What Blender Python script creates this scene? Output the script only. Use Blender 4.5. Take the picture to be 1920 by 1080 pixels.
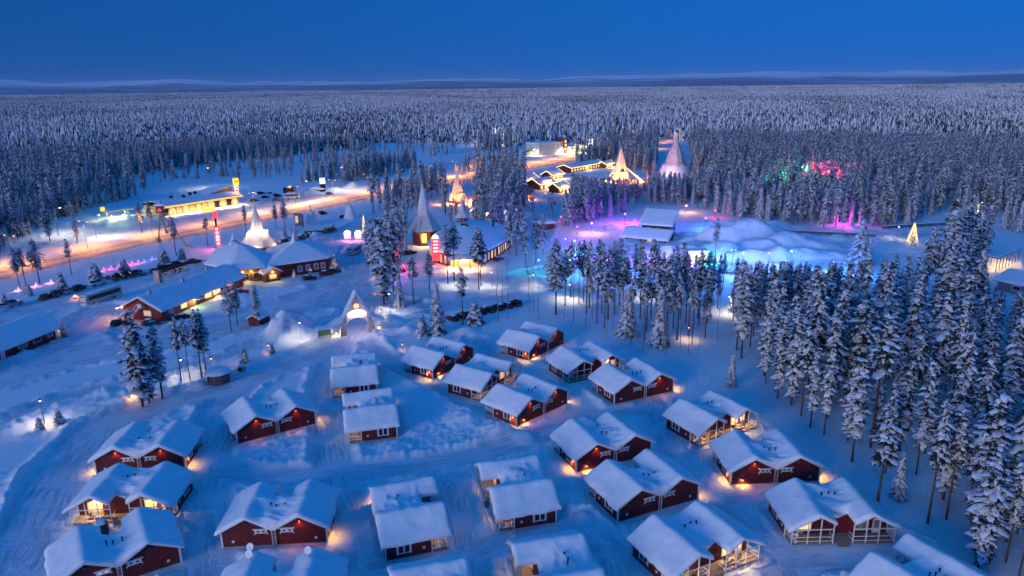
import bpy, bmesh, math, random
import numpy as np
from mathutils import Vector, Matrix

for o in list(bpy.data.objects):
    bpy.data.objects.remove(o)
SC = bpy.context.scene
COL = SC.collection
random.seed(7)
RNG = np.random.default_rng(11)

# ------------------------------------------------------------------ camera
FPX, HOR, ROLL, CAMH = 1340.0, 160.0, 0.012, 56.5      # focal length in px of a 1920 px frame
PITCH = math.atan((540 - HOR) / FPX)
cam = bpy.data.cameras.new('camera')
cam_o = bpy.data.objects.new('camera', cam)
COL.objects.link(cam_o)
cam.sensor_width = 36.0
cam.lens = FPX / 1920 * 36.0
cam.clip_start = 1.0
cam.clip_end = 60000.0
cam_o.matrix_world = (Matrix.Translation((0, 0, CAMH)) @ Matrix.Rotation(math.pi / 2 - PITCH, 4, 'X')
                      @ Matrix.Rotation(-ROLL, 4, 'Z'))
SC.camera = cam_o

# ------------------------------------------------------------------ sky, dusk glow, exposure
SUN_AZ = math.radians(220)          # behind the camera, to its left
world = bpy.data.worlds.new('World')
SC.world = world
world.use_nodes = True
nt = world.node_tree
sky = nt.nodes.new('ShaderNodeTexSky')
sky.sky_type = 'NISHITA'
sky.sun_disc = False
SUN_EL = math.radians(7.0)
sky.sun_elevation = SUN_EL
sky.sun_rotation = SUN_AZ
sky.ozone_density = 9.0
sky.dust_density = 0.0
tc = nt.nodes.new('ShaderNodeTexCoord')
# an even dusk sky: every azimuth shows the air some 22 degrees above the horizon, a little deeper overhead
sx_ = nt.nodes.new('ShaderNodeSeparateXYZ')
nt.links.new(tc.outputs['Generated'], sx_.inputs[0])
cx_ = nt.nodes.new('ShaderNodeCombineXYZ')


def wm(op, a, b):
    q = nt.nodes.new('ShaderNodeMath')
    q.operation = op
    for k, v in enumerate((a, b)):
        if isinstance(v, (int, float)):
            q.inputs[k].default_value = v
        else:
            nt.links.new(v, q.inputs[k])
    return q.outputs[0]


flat = wm('SQRT', wm('ADD', wm('MULTIPLY', sx_.outputs[0], sx_.outputs[0]), wm('MULTIPLY', sx_.outputs[1], sx_.outputs[1])), 0)
nt.links.new(sx_.outputs[0], cx_.inputs[0])
nt.links.new(sx_.outputs[1], cx_.inputs[1])
nt.links.new(wm('MULTIPLY', wm('ADD', flat, 0.02), wm('ADD', wm('MULTIPLY', sx_.outputs[2], 0.15), 0.40)), cx_.inputs[2])
nt.links.new(cx_.outputs[0], sky.inputs[0])
nt.links.new(sky.outputs[0], nt.nodes['Background'].inputs[0])
nt.nodes['Background'].inputs[1].default_value = 0.060
sun = bpy.data.lights.new('dusk_glow', 'SUN')
sun.energy = 0.50
sun.angle = math.radians(24)
sun.color = (1.0, 0.93, 0.97)
sun_o = bpy.data.objects.new('dusk_glow', sun)
COL.objects.link(sun_o)
sun_o.rotation_euler = (math.pi / 2 - SUN_EL, 0, math.pi - SUN_AZ)
VS = SC.view_settings
VS.view_transform = 'Standard'
VS.look = 'None'
VS.gamma = 1.0
VS.exposure = 1.75
SC.render.engine = 'CYCLES'
cy = SC.cycles
cy.use_denoising = True
cy.use_light_tree = True
cy.use_adaptive_sampling = True
cy.adaptive_threshold = 0.03
cy.adaptive_min_samples = 16
cy.max_bounces = 5
cy.diffuse_bounces = 2
cy.glossy_bounces = 2
cy.transmission_bounces = 2
cy.volume_bounces = 0
cy.sample_clamp_indirect = 3.0
cy.caustics_reflective = False
cy.caustics_refractive = False

CP, SP = math.cos(PITCH), math.sin(PITCH)
CR, SR = math.cos(ROLL), math.sin(ROLL)


def G(px, py, z=0.0):
    """the point at height z that the photograph shows at pixel (px, py)"""
    x, y = (px - 960) / FPX, (py - 540) / FPX
    xr, yr = x * CR - y * SR, x * SR + y * CR
    t = (CAMH - z) / (SP + yr * CP)
    return np.array([xr * t, (CP - yr * SP) * t])


def PX(x, y, z=0.0):
    """pixel of a world point (arrays welcome)"""
    dz = z - CAMH
    zc = y * CP - dz * SP
    v = -(y * SP + dz * CP) / zc
    u = x / zc
    return 960 + FPX * (u * CR + v * SR), 540 + FPX * (-u * SR + v * CR)


# ------------------------------------------------------------------ numpy noise
def _hash(ix, iy, seed):
    h = (ix.astype(np.int64) * 374761393 + iy.astype(np.int64) * 668265263 + seed * 974711) & 0x7fffffff
    h = ((h ^ (h >> 13)) * 1274126177) & 0x7fffffff
    return ((h ^ (h >> 16)) & 0xffff) / 65535.0


def vnoise(x, y, seed=0):
    ix, iy = np.floor(x), np.floor(y)
    fx, fy = x - ix, y - iy
    fx, fy = fx * fx * (3 - 2 * fx), fy * fy * (3 - 2 * fy)
    a, b = _hash(ix, iy, seed), _hash(ix + 1, iy, seed)
    c, d = _hash(ix, iy + 1, seed), _hash(ix + 1, iy + 1, seed)
    return (a + (b - a) * fx) * (1 - fy) + (c + (d - c) * fx) * fy


def fbm(x, y, seed=0, octv=4):
    s, amp, tot = 0, 1.0, 0
    for k in range(octv):
        s = s + amp * vnoise(x * 2 ** k + 17.3 * k, y * 2 ** k - 9.1 * k, seed + k)
        tot += amp
        amp *= 0.5
    return s / tot


def sstep(a, b, x):
    t = np.clip((x - a) / (b - a), 0, 1)
    return t * t * (3 - 2 * t)


# ------------------------------------------------------------------ materials
MATS = {}


def nodes_of(m):
    return m.node_tree.nodes, m.node_tree.links


def mat(name, col, rough=0.6, metal=0.0, noise=None, bump=None, spec=None):
    """principled material; noise=(scale, amount) varies the colour, bump=(scale, strength, distance)"""
    if name in MATS:
        return MATS[name]
    m = bpy.data.materials.new(name)
    m.use_nodes = True
    n, l = nodes_of(m)
    p = n['Principled BSDF']
    p.inputs['Base Color'].default_value = (*col, 1)
    p.inputs['Roughness'].default_value = rough
    p.inputs['Metallic'].default_value = metal
    if spec is not None:
        p.inputs['Specular IOR Level'].default_value = spec
    if noise or bump:
        t = n.new('ShaderNodeTexCoord')
    if noise:
        nz = n.new('ShaderNodeTexNoise')
        nz.inputs['Scale'].default_value = noise[0]
        nz.inputs['Detail'].default_value = 4
        l.new(t.outputs['Object'], nz.inputs['Vector'])
        mr = n.new('ShaderNodeMapRange')
        mr.inputs['From Min'].default_value = 0.3
        mr.inputs['From Max'].default_value = 0.7
        mr.inputs['To Min'].default_value = 1 - noise[1]
        mr.inputs['To Max'].default_value = 1 + noise[1]
        l.new(nz.outputs['Fac'], mr.inputs['Value'])
        mx = n.new('ShaderNodeVectorMath'); mx.operation = 'SCALE'
        mx.inputs[0].default_value = col
        l.new(mr.outputs['Result'], mx.inputs['Scale'])
        l.new(mx.outputs[0], p.inputs['Base Color'])
    if bump:
        nb = n.new('ShaderNodeTexNoise')
        nb.inputs['Scale'].default_value = bump[0]
        nb.inputs['Detail'].default_value = 5
        l.new(t.outputs['Object'], nb.inputs['Vector'])
        b = n.new('ShaderNodeBump')
        b.inputs['Strength'].default_value = bump[1]
        b.inputs['Distance'].default_value = bump[2]
        l.new(nb.outputs['Fac'], b.inputs['Height'])
        l.new(b.outputs[0], p.inputs['Normal'])
    MATS[name] = m
    return m


def emis(name, col, strength, sample=False):
    if name in MATS:
        return MATS[name]
    m = bpy.data.materials.new(name)
    m.use_nodes = True
    n, l = nodes_of(m)
    p = n['Principled BSDF']
    p.inputs['Base Color'].default_value = (*[c * 0.6 for c in col], 1)
    p.inputs['Emission Color'].default_value = (*col, 1)
    p.inputs['Emission Strength'].default_value = strength
    if not sample:
        m.cycles.emission_sampling = 'NONE'
    MATS[name] = m
    return m


def boards(name, col, scale, axis='Z', depth=0.02, rough=0.7):
    """painted boards: joints as fine relief, slight tone change from board to board"""
    m = mat(name, col, rough, noise=(1.3, 0.25))
    n, l = nodes_of(m)
    p = n['Principled BSDF']
    t = n.new('ShaderNodeTexCoord')
    w = n.new('ShaderNodeTexWave')
    w.wave_type = 'BANDS'
    w.bands_direction = axis
    w.wave_profile = 'SAW'
    w.inputs['Scale'].default_value = scale
    w.inputs['Distortion'].default_value = 0.15
    l.new(t.outputs['Object'], w.inputs['Vector'])
    b = n.new('ShaderNodeBump')
    b.inputs['Strength'].default_value = 0.8
    b.inputs['Distance'].default_value = depth
    l.new(w.outputs['Fac'], b.inputs['Height'])
    l.new(b.outputs[0], p.inputs['Normal'])
    return m


M_SNOW = mat('snow', (0.80, 0.82, 0.86), 0.65, bump=(2.2, 0.35, 0.12), spec=0.25)
M_SNOWR = mat('roof_snow', (0.80, 0.82, 0.86), 0.65, noise=(0.9, 0.05), bump=(1.1, 0.35, 0.25), spec=0.25)
M_RED = boards('red_board_wall', (0.125, 0.009, 0.013), 2.2)
M_REDV = boards('red_upright_board_wall', (0.19, 0.016, 0.019), 2.0, 'X')
M_LOG = boards('red_brown_log_wall', (0.16, 0.035, 0.025), 1.3, 'Z', 0.06)
M_WOOD = boards('dark_wood_wall', (0.055, 0.035, 0.03), 1.6, 'X', 0.03)
M_PINE = boards('pale_wood', (0.42, 0.27, 0.16), 2.0)
M_WHITE = mat('white_paint', (0.72, 0.72, 0.72), 0.45, noise=(3, 0.06))
M_DECK = boards('deck_boards', (0.30, 0.22, 0.16), 3.0, 'Y', 0.01)
M_DARK = mat('dark_skirting', (0.02, 0.02, 0.022), 0.8)
M_BLACK = mat('black_metal', (0.012, 0.012, 0.014), 0.45)
M_STEEL = mat('galvanised_steel', (0.30, 0.31, 0.33), 0.4, 0.6)
M_GLASS = mat('dark_window_glass', (0.015, 0.02, 0.03), 0.06)
M_CURTAIN = mat('pale_curtained_glass', (0.20, 0.24, 0.27), 0.15)
M_STONE = mat('pale_stone', (0.36, 0.35, 0.34), 0.8, noise=(2.5, 0.3), bump=(2.0, 0.8, 0.2))
M_TIPI = mat('pale_shingle', (0.50, 0.48, 0.47), 0.7, noise=(1.5, 0.12), bump=(4, 0.3, 0.05))
M_RUBBER = mat('tyre_rubber', (0.012, 0.012, 0.012), 0.8)
M_RIM = mat('wheel_rim', (0.25, 0.25, 0.26), 0.35, 0.8)
M_LAMPRED = emis('tail_lamp', (1, 0.03, 0.02), 0.02)
M_CARLAMP = mat('headlamp_glass', (0.5, 0.5, 0.5), 0.15)
E_WARM = emis('lit_window', (1.0, 0.58, 0.20), 0.42)
E_WARMDIM = emis('dim_lit_window', (1.0, 0.62, 0.30), 0.16)
E_GABLE = emis('red_orange_bulb', (1.0, 0.16, 0.015), 1.2)
E_BULB = emis('warm_bulb', (1.0, 0.60, 0.25), 4.0)
E_ORANGE = emis('orange_bulb', (1.0, 0.36, 0.10), 3.0)
E_COOL = emis('cool_bulb', (1.0, 0.93, 0.85), 5.0)
E_STRING = emis('string_light', (1.0, 0.72, 0.22), 1.1)
E_PINK = emis('pink_glow', (1.0, 0.22, 0.45), 0.9)
E_REDSIGN = emis('red_sign_glow', (1.0, 0.035, 0.06), 0.55)
E_WHITESIGN = emis('white_sign_glow', (1.0, 0.86, 0.82), 0.8)
E_YELLOW = emis('yellow_sign_glow', (1.0, 0.55, 0.02), 0.5)


# ------------------------------------------------------------------ mesh builder
class MB:
    def __init__(self):
        self.v, self.f = [], []

    def add(self, vs, fs):
        k = len(self.v)
        self.v += [tuple(p) for p in vs]
        self.f += [tuple(i + k for i in q) for q in fs]
        return self

    def box(self, x0, x1, y0, y1, z0, z1):
        return self.add([(x0, y0, z0), (x1, y0, z0), (x1, y1, z0), (x0, y1, z0), (x0, y0, z1), (x1, y0, z1), (x1, y1, z1), (x0, y1, z1)],
                        [(0, 3, 2, 1), (4, 5, 6, 7), (0, 1, 5, 4), (1, 2, 6, 5), (2, 3, 7, 6), (3, 0, 4, 7)])

    def cbox(self, cx, cy, cz, sx, sy, sz):
        return self.box(cx - sx / 2, cx + sx / 2, cy - sy / 2, cy + sy / 2, cz - sz / 2, cz + sz / 2)

    def slab(self, a, b, c, d, t):
        """four corners (top face, counter-clockwise from above) thickened downward by t"""
        lo = [(p[0], p[1], p[2] - t) for p in (a, b, c, d)]
        return self.add([a, b, c, d] + lo, [(0, 1, 2, 3), (7, 6, 5, 4), (0, 4, 5, 1), (1, 5, 6, 2), (2, 6, 7, 3), (3, 7, 4, 0)])

    def tube(self, p0, p1, r0, r1=None, n=8, cap=True):
        r1 = r0 if r1 is None else r1
        a, b = Vector(p0), Vector(p1)
        d = (b - a).normalized()
        u = d.orthogonal().normalized()
        w = d.cross(u)
        vs = []
        for c, r in ((a, r0), (b, r1)):
            for k in range(n):
                t = 2 * math.pi * k / n
                vs.append(c + (u * math.cos(t) + w * math.sin(t)) * r)
        fs = [(k, (k + 1) % n, n + (k + 1) % n, n + k) for k in range(n)]
        if cap:
            fs += [tuple(range(n - 1, -1, -1)), tuple(range(n, 2 * n))]
        return self.add(vs, fs)

    def beam(self, p0, p1, w, h=None):
        """square bar from p0 to p1"""
        h = w if h is None else h
        a, b = Vector(p0), Vector(p1)
        d = (b - a).normalized()
        up = Vector((0, 0, 1)) if abs(d.z) < 0.95 else Vector((0, 1, 0))
        u = d.cross(up).normalized() * w / 2
        t = u.cross(d).normalized() * h / 2
        vs = [c + s * u + q * t for c in (a, b) for s, q in ((-1, -1), (1, -1), (1, 1), (-1, 1))]
        return self.add(vs, [(3, 2, 1, 0), (4, 5, 6, 7), (0, 1, 5, 4), (1, 2, 6, 5), (2, 3, 7, 6), (3, 0, 4, 7)])

    def lathe(self, prof, n=16, c=(0, 0), cap=True, squash=None):
        vs = []
        for r, z in prof:
            for k in range(n):
                t = 2 * math.pi * (k + 0.5) / n
                vs.append((c[0] + r * math.cos(t), c[1] + r * math.sin(t), z))
        fs = []
        for j in range(len(prof) - 1):
            for k in range(n):
                q = (k + 1) % n
                fs.append((j * n + k, j * n + q, (j + 1) * n + q, (j + 1) * n + k))
        if cap:
            fs.append(tuple(range(n - 1, -1, -1)))
            m = (len(prof) - 1) * n
            fs.append(tuple(range(m, m + n)))
        return self.add(vs, fs)

    def prism(self, poly, y0, y1, axis='y'):
        """polygon in (x, z) pushed along y (or in (x, y) pushed along z)"""
        n = len(poly)
        if axis == 'y':
            vs = [(a, y0, b) for a, b in poly] + [(a, y1, b) for a, b in poly]
        else:
            vs = [(a, b, y0) for a, b in poly] + [(a, b, y1) for a, b in poly]
        fs = [tuple(range(n)), tuple(range(2 * n - 1, n - 1, -1))] + [(k, n + k, n + (k + 1) % n, (k + 1) % n) for k in range(n)]
        if axis != 'y':
            fs = [tuple(reversed(q)) for q in fs]
        return self.add(vs, fs)

    def mesh(self, name, mt, smooth=False):
        me = bpy.data.meshes.new(name)
        me.from_pydata(self.v, [], self.f)
        if smooth:
            me.polygons.foreach_set('use_smooth', [True] * len(me.polygons))
        for q in (mt if isinstance(mt, (list, tuple)) else [mt]):
            me.materials.append(q)
        return me

    def build(self, name, mt, parent=None, smooth=False, loc=None, rz=None):
        return link(name, self.mesh(name, mt, smooth), parent, loc, rz)


def link(name, data, parent=None, loc=None, rz=None):
    o = bpy.data.objects.new(name, data)
    COL.objects.link(o)
    if parent is not None:
        o.parent = parent
    if loc is not None:
        o.location = loc
    if rz is not None:
        o.rotation_euler[2] = rz
    return o


def tag(o, label=None, cat=None, group=None, kind=None):
    for k, v in (('label', label), ('category', cat), ('group', group), ('kind', kind)):
        if v:
            o[k] = v
    return o


def thing(name, label, cat, loc=(0, 0, 0), rz=0.0, group=None):
    o = bpy.data.objects.new(name, None)
    o.empty_display_size = 0.5
    COL.objects.link(o)
    o.location = loc
    o.rotation_euler[2] = rz
    return tag(o, label, cat, group)


def copy_tree(src, parent=None):
    c = src.copy()
    COL.objects.link(c)
    c.parent = parent
    for ch in src.children:
        copy_tree(ch, c)
    return c


def lamp(parent, loc, power, col, r=0.08, name='lamp_light', kind='POINT', spot=None):
    """the light of one lit lamp, child of the lamp that gives it"""
    power *= GAIN
    key = (kind, power, col, r, spot)
    d = LAMPS.get(key)
    if d is None:
        d = bpy.data.lights.new(name, kind)
        d.energy = power
        d.color = col
        d.shadow_soft_size = r
        if kind == 'SPOT':
            d.spot_size = math.radians(spot)
            d.spot_blend = 0.8
        LAMPS[key] = d
    o = bpy.data.objects.new(name, d)
    COL.objects.link(o)
    o.parent = parent
    o.location = loc
    return o


LAMPS = {}
GAIN = 2.2
HAZE = 0.000022
ORD = ['first', 'second', 'third', 'fourth', 'fifth', 'sixth', 'seventh', 'eighth', 'ninth', 'tenth', 'eleventh', 'twelfth',
       'thirteenth', 'fourteenth', 'fifteenth', 'sixteenth', 'seventeenth', 'eighteenth', 'nineteenth', 'twentieth', 'twenty-first', 'twenty-second',
       'twenty-third', 'twenty-fourth', 'twenty-fifth', 'twenty-sixth', 'twenty-seventh', 'twenty-eighth', 'twenty-ninth', 'thirtieth']
C_ORANGE = (1.0, 0.45, 0.07)
C_WARM = (1.0, 0.62, 0.28)
C_SODIUM = (1.0, 0.33, 0.02)
C_CREAM = (1.0, 0.80, 0.52)
# ------------------------------------------------------------------ ground
CABINS = [  # x, y, yaw of the ladder end (degrees, 0 = +X), data below
    ('C1', -42.1, 113.3, -57.2), ('C2', -57.6, 102.0, -84.9), ('C3', -53.4, 88.5, 93.6), ('C4', -49.0, 75.7, -56.8),
    ('C5', -31.0, 83.2, -86.0), ('C6', -26.4, 67.8, -84.0), ('C7', -31.3, 131.6, 12.5), ('C8', -24.9, 113.6, 14.6),
    ('C9', -15.4, 140.1, -35.1), ('C10', -5.6, 129.4, 145.7), ('C11', 2.5, 118.8, -45.5), ('C12', 4.4, 149.6, -38.0),
    ('C13', 15.0, 136.0, 115.5), ('C14', 22.8, 126.2, -65.2), ('C15', 33.6, 110.2, 119.1), ('C16', 14.0, 102.3, -67.7),
    ('C17', 37.8, 96.5, -86.5), ('C18', 18.2, 89.6, -65.8), ('C19', 22.2, 75.7, 116.1), ('C20', 41.4, 82.0, 90.5),
    ('C21', 45.7, 68.2, -61.0), ('C22', -14.2, 83.2, 197.2), ('C23', 0.1, 88.9, 14.6), ('C24', 4.7, 70.1, 13.0), ('C25', -8.8, 65.6, 15.0)]

LANES = [  # pixel polylines of ploughed lanes with half widths in metres
    ([(-60, 1150), (20, 1075), (70, 980), (110, 890), (190, 800), (300, 762), (420, 725), (540, 685), (625, 645), (668, 618), (672, 575)], 4.6),
    ([(390, 1130), (380, 1000), (385, 900), (395, 830), (410, 770), (470, 705)], 3.6),
    ([(655, 1130), (648, 1000), (630, 890), (615, 800), (608, 720), (640, 650)], 3.0),
    ([(300, 890), (400, 885), (500, 898), (640, 890), (760, 880), (880, 858), (990, 825), (1050, 800), (1090, 765)], 2.7),
    ([(690, 640), (740, 690), (830, 730), (890, 765)], 2.0),
    ([(890, 640), (930, 668), (985, 690), (1075, 745), (1120, 780), (1210, 770)], 2.4),
    ([(1215, 750), (1240, 800), (1262, 860), (1330, 930), (1420, 1010), (1500, 1100)], 2.8),
    ([(1262, 860), (1320, 850)], 2.5), ([(1330, 945), (1430, 930)], 2.4), ([(1480, 1060), (1600, 1040), (1700, 1030)], 3.0),
    ([(870, 1120), (858, 1000), (840, 905)], 2.9),
    ([(700, 1060), (860, 1045), (1000, 985), (1090, 985), (1150, 1040), (1180, 1120)], 2.4),
    ([(250, 905), (330, 960), (380, 990)], 2.0), ([(300, 1060), (390, 1040)], 2.2), ([(420, 1010), (640, 1010)], 1.8),
    # path and car parks beside the arch
    ([(-60, 815), (120, 745), (280, 705), (430, 665), (560, 620), (650, 600)], 2.0),
    ([(-40, 720), (130, 668), (300, 640), (430, 608), (560, 570), (640, 545), (690, 560)], 8.5),
    ([(100, 640), (200, 585), (255, 615)], 7.0), ([(-30, 625), (60, 580), (160, 555), (260, 528), (370, 497)], 6.5),
    ([(640, 560), (640, 500), (660, 455), (700, 430)], 9.5), ([(440, 545), (560, 525), (650, 510)], 7.0),
    ([(600, 455), (680, 420), (745, 400)], 5.0),
    ([(700, 560), (800, 580), (900, 565), (985, 545)], 5.0), ([(800, 515), (880, 515), (980, 535), (1150, 560), (1300, 570)], 5.0),
    ([(1000, 450), (1028, 400), (1040, 360)], 6.0), ([(960, 520), (1060, 500), (1150, 470)], 4.0),
    ([(100, 455), (240, 425), (400, 410), (560, 372), (640, 352)], 12.0),
    ([(1350, 510), (1450, 510), (1560, 500)], 6.0), ([(1610, 470), (1680, 450), (1850, 415)], 4.0)]
LANES = [(np.array([G(*p) for p in pts]), hw) for pts, hw in LANES]
MOUNDS = [  # px, py, radius, height of ploughed snow heaps
    (545, 622, 6.5, 4.4), (520, 630, 5.0, 2.2), (570, 612, 4.0, 2.4), (870, 790, 4.0, 1.2), (935, 815, 4.5, 1.5), (985, 822, 3.0, 1.0),
    (745, 845, 4.0, 0.7), (800, 700, 3.0, 0.7), (733, 690, 2.6, 1.2), (735, 605, 4.5, 1.8), (765, 622, 3.5, 1.3), (725, 640, 3.0, 1.1),
    (875, 625, 4.0, 1.2), (1080, 915, 2.6, 1.2), (1095, 975, 2.4, 1.1), (1130, 1030, 2.6, 1.2), (1060, 880, 2.0, 0.8), (1310, 770, 3, 0.6),
    (1180, 665, 3, 0.9), (1075, 645, 2.4, 0.8), (225, 755, 2.4, 0.8), (195, 740, 2.0, 0.7), (300, 735, 3.0, 0.7), (380, 725, 2.5, 0.8),
    (1140, 1060, 2.2, 1.0), (1165, 1000, 1.8, 0.7), (560, 640, 1.5, 0.5), (1235, 760, 2.2, 0.6), (1460, 1000, 1.6, 0.4), (210, 640, 2.2, 0.6),
    (140, 610, 3.0, 0.7), (95, 600, 2.4, 0.6), (75, 655, 2.0, 0.5), (30, 690, 2.0, 0.5), (590, 445, 5.0, 1.8), (540, 437, 4, 1.4),
    (380, 555, 2.5, 0.8), (455, 560, 4.0, 0.7), (1000, 530, 5.0, 1.3), (1030, 560, 4.0, 0.9), (900, 530, 4.0, 0.6)]
for k in range(16):      # heaps along the back of the filling station yard
    MOUNDS.append((90 + k * 38 + random.uniform(-8, 8), 425 - k * 4.9 + (6 if k < 5 else 0), random.uniform(4.5, 7), random.uniform(1.8, 3.6)))
MOUNDS = [(*G(a, b), r, h) for a, b, r, h in MOUNDS]
ROUGH = [(540, 850, 9), (830, 810, 13), (960, 790, 9), (720, 850, 8), (1090, 950, 8), (1120, 1020, 7), (230, 745, 8), (60, 900, 8), (1230, 1000, 5),
         (700, 620, 8), (1480, 940, 5), (880, 930, 4), (320, 800, 4), (1600, 1000, 5)]
ROUGH = [(*G(a, b), r) for a, b, r in ROUGH]


def seg_dist(x, y, pts):
    d = np.full(x.shape, 1e9)
    for a, b in zip(pts[:-1], pts[1:]):
        ab = b - a
        t = np.clip(((x - a[0]) * ab[0] + (y - a[1]) * ab[1]) / (ab @ ab), 0, 1)
        d = np.minimum(d, np.hypot(x - a[0] - t * ab[0], y - a[1] - t * ab[1]))
    return d


HIGHWAY = np.array([G(*p) for p in [(-160, 556), (0, 516), (110, 489), (240, 459), (350, 438), (460, 416), (580, 390), (720, 362), (900, 330), (1000, 312), (1075, 298), (1130, 287), (1240, 263), (1400, 235)]])


def lane_dist(x, y):
    d = seg_dist(x, y, HIGHWAY) - 9.0
    for pts, hw in LANES:
        lo, hi = pts.min(0) - hw - 12, pts.max(0) + hw + 12
        m = (x > lo[0]) & (x < hi[0]) & (y > lo[1]) & (y < hi[1])
        if m.any():
            d[m] = np.minimum(d[m], seg_dist(x[m], y[m], pts) - hw)
    return d


def ground_z(x, y):
    x, y = np.atleast_1d(np.asarray(x, float)), np.atleast_1d(np.asarray(y, float))
    near = np.hypot(x, y) < 480
    d = lane_dist(x, y) + (fbm(x * 0.35, y * 0.35, 5, 2) - 0.5) * 1.4
    deep = sstep(0.0, 1.0, d)
    z = 0.30 * deep + 0.10 * deep * (fbm(x * 0.12, y * 0.12, 9, 3) - 0.5) * 2
    lump = fbm(x * 1.5, y * 1.5, 21, 3)
    z += np.exp(-((d - 0.8) / 0.75) ** 2) * np.clip(lump - 0.12, 0, 1) * 1.35
    rough = np.zeros_like(x)
    for cx, cy_, r in ROUGH:
        rough = np.maximum(rough, 1 - sstep(0.5 * r, r, np.hypot(x - cx, y - cy_)))
    z += rough * deep * (np.abs(fbm(x * 0.8, y * 0.8, 33, 4) - 0.5) * 1.5 + (lump - 0.5) * 0.35)
    for cx, cy_, r, h in MOUNDS:
        q = np.hypot(x - cx, y - cy_)
        m = q < r * 1.3
        if m.any():
            w = 1 - sstep(0, 1, q[m] / (r * (0.75 + 0.5 * fbm(x[m] * 0.3, y[m] * 0.3, 3, 2))))
            z[m] += h * w * (0.7 + 0.6 * fbm(x[m] * 0.7, y[m] * 0.7, 41, 3))
    # wheel ruts on the packed snow
    z += (1 - deep) * near * 0.05 * (fbm(x * 0.9, y * 0.9, 61, 3) - 0.5)
    # snow is cleared right beside the cabins
    for _, cx, cy_, yaw in CABINS:
        m = (np.abs(x - cx) < 12) & (np.abs(y - cy_) < 12)
        if m.any():
            a = math.radians(yaw - 90)
            u = (x[m] - cx) * math.cos(a) + (y[m] - cy_) * math.sin(a)
            v = -(x[m] - cx) * math.sin(a) + (y[m] - cy_) * math.cos(a)
            e = np.maximum(np.abs(u) - 7.2, np.abs(v) - 4.6)
            k = sstep(-0.4, 1.6, e)
            z[m] = z[m] * k + 0.12 * (1 - k)
    return np.where(near, z, 0.3 * sstep(0, 3, d))


def gz(p):
    return float(ground_z([p[0]], [p[1]])[0])


def np_mesh(name, verts, quads, mt, smooth=True):
    me = bpy.data.meshes.new(name)
    me.vertices.add(len(verts))
    me.vertices.foreach_set('co', np.ascontiguousarray(verts, np.float32).ravel())
    k = quads.shape[1]
    me.loops.add(quads.size)
    me.loops.foreach_set('vertex_index', np.ascontiguousarray(quads, np.int32).ravel())
    me.polygons.add(len(quads))
    me.polygons.foreach_set('loop_start', np.arange(0, quads.size, k, dtype=np.int32))
    me.polygons.foreach_set('use_smooth', np.full(len(quads), smooth))
    me.update(calc_edges=True)
    for q in (mt if isinstance(mt, (list, tuple)) else [mt]):
        me.materials.append(q)
    return me


def grid_quads(nr, nc, wrap=False):
    i, j = np.meshgrid(np.arange(nr - 1), np.arange(nc if wrap else nc - 1), indexing='ij')
    j2 = (j + 1) % nc
    return np.stack([i * nc + j, i * nc + j2, (i + 1) * nc + j2, (i + 1) * nc + j], -1).reshape(-1, 4)


ang = np.radians(np.concatenate([np.arange(-44, 44.01, 0.19), np.arange(46, 316, 6.0)]))
rad = [1.0, 20.0, 42.0]
while rad[-1] < 23000:
    rad.append(rad[-1] * (1.0042 if 52 < rad[-1] < 330 else (1.012 if rad[-1] < 800 else 1.06)))
rad = np.array(rad)
RR, AA = np.meshgrid(rad, ang, indexing='ij')
gx, gy = (RR * np.sin(AA)).ravel(), (RR * np.cos(AA)).ravel()
zz = ground_z(gx, gy)
quads = grid_quads(len(rad), len(ang), wrap=True)[:, ::-1]
g_mat = mat('ground_snow', (0.8, 0.82, 0.86), 0.7, spec=0.25)
g_me = np_mesh('snow_ground', np.stack([gx, gy, zz], -1), quads, g_mat)
at = g_me.attributes.new('packed', 'FLOAT', 'POINT')
at.data.foreach_set('value', (1 - sstep(-0.6, 0.6, lane_dist(gx, gy))).astype(np.float32))
cd = np.full(gx.shape, 30.0)
for pts, hw in LANES:
    cd = np.minimum(cd, seg_dist(gx, gy, pts) / hw * 3.0)
at = g_me.attributes.new('from_middle', 'FLOAT', 'POINT')
at.data.foreach_set('value', cd.astype(np.float32))
tag(link('snow_ground', g_me), kind='structure')
n, l = nodes_of(g_mat)
p = n['Principled BSDF']
at_n = n.new('ShaderNodeAttribute'); at_n.attribute_name = 'packed'
geo = n.new('ShaderNodeNewGeometry')


def nz_node(n, l, src, scale, detail=4, vec=(1, 1, 1), rot=0.0, dist=0.0):
    mpn = n.new('ShaderNodeMapping')
    mpn.inputs['Scale'].default_value = vec
    mpn.inputs['Rotation'].default_value = (0, 0, rot)
    l.new(src, mpn.inputs['Vector'])
    q = n.new('ShaderNodeTexNoise')
    q.inputs['Scale'].default_value = scale
    q.inputs['Detail'].default_value = detail
    q.inputs['Distortion'].default_value = dist
    l.new(mpn.outputs[0], q.inputs['Vector'])
    return q.outputs['Fac']


def ramp(n, l, src, a, b, lo=0.0, hi=1.0):
    q = n.new('ShaderNodeMapRange')
    q.interpolation_type = 'SMOOTHSTEP'
    for k, v in (('From Min', a), ('From Max', b), ('To Min', lo), ('To Max', hi)):
        q.inputs[k].default_value = v
    l.new(src, q.inputs['Value'])
    return q.outputs['Result']


def mixc(n, l, fac, a, b):
    q = n.new('ShaderNodeMix')
    q.data_type = 'RGBA'
    for s, v in ((6, a), (7, b)):
        if isinstance(v, tuple):
            q.inputs[s].default_value = (*v, 1)
        else:
            l.new(v, q.inputs[s])
    if isinstance(fac, float):
        q.inputs[0].default_value = fac
    else:
        l.new(fac, q.inputs[0])
    return q.outputs[2]


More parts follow.
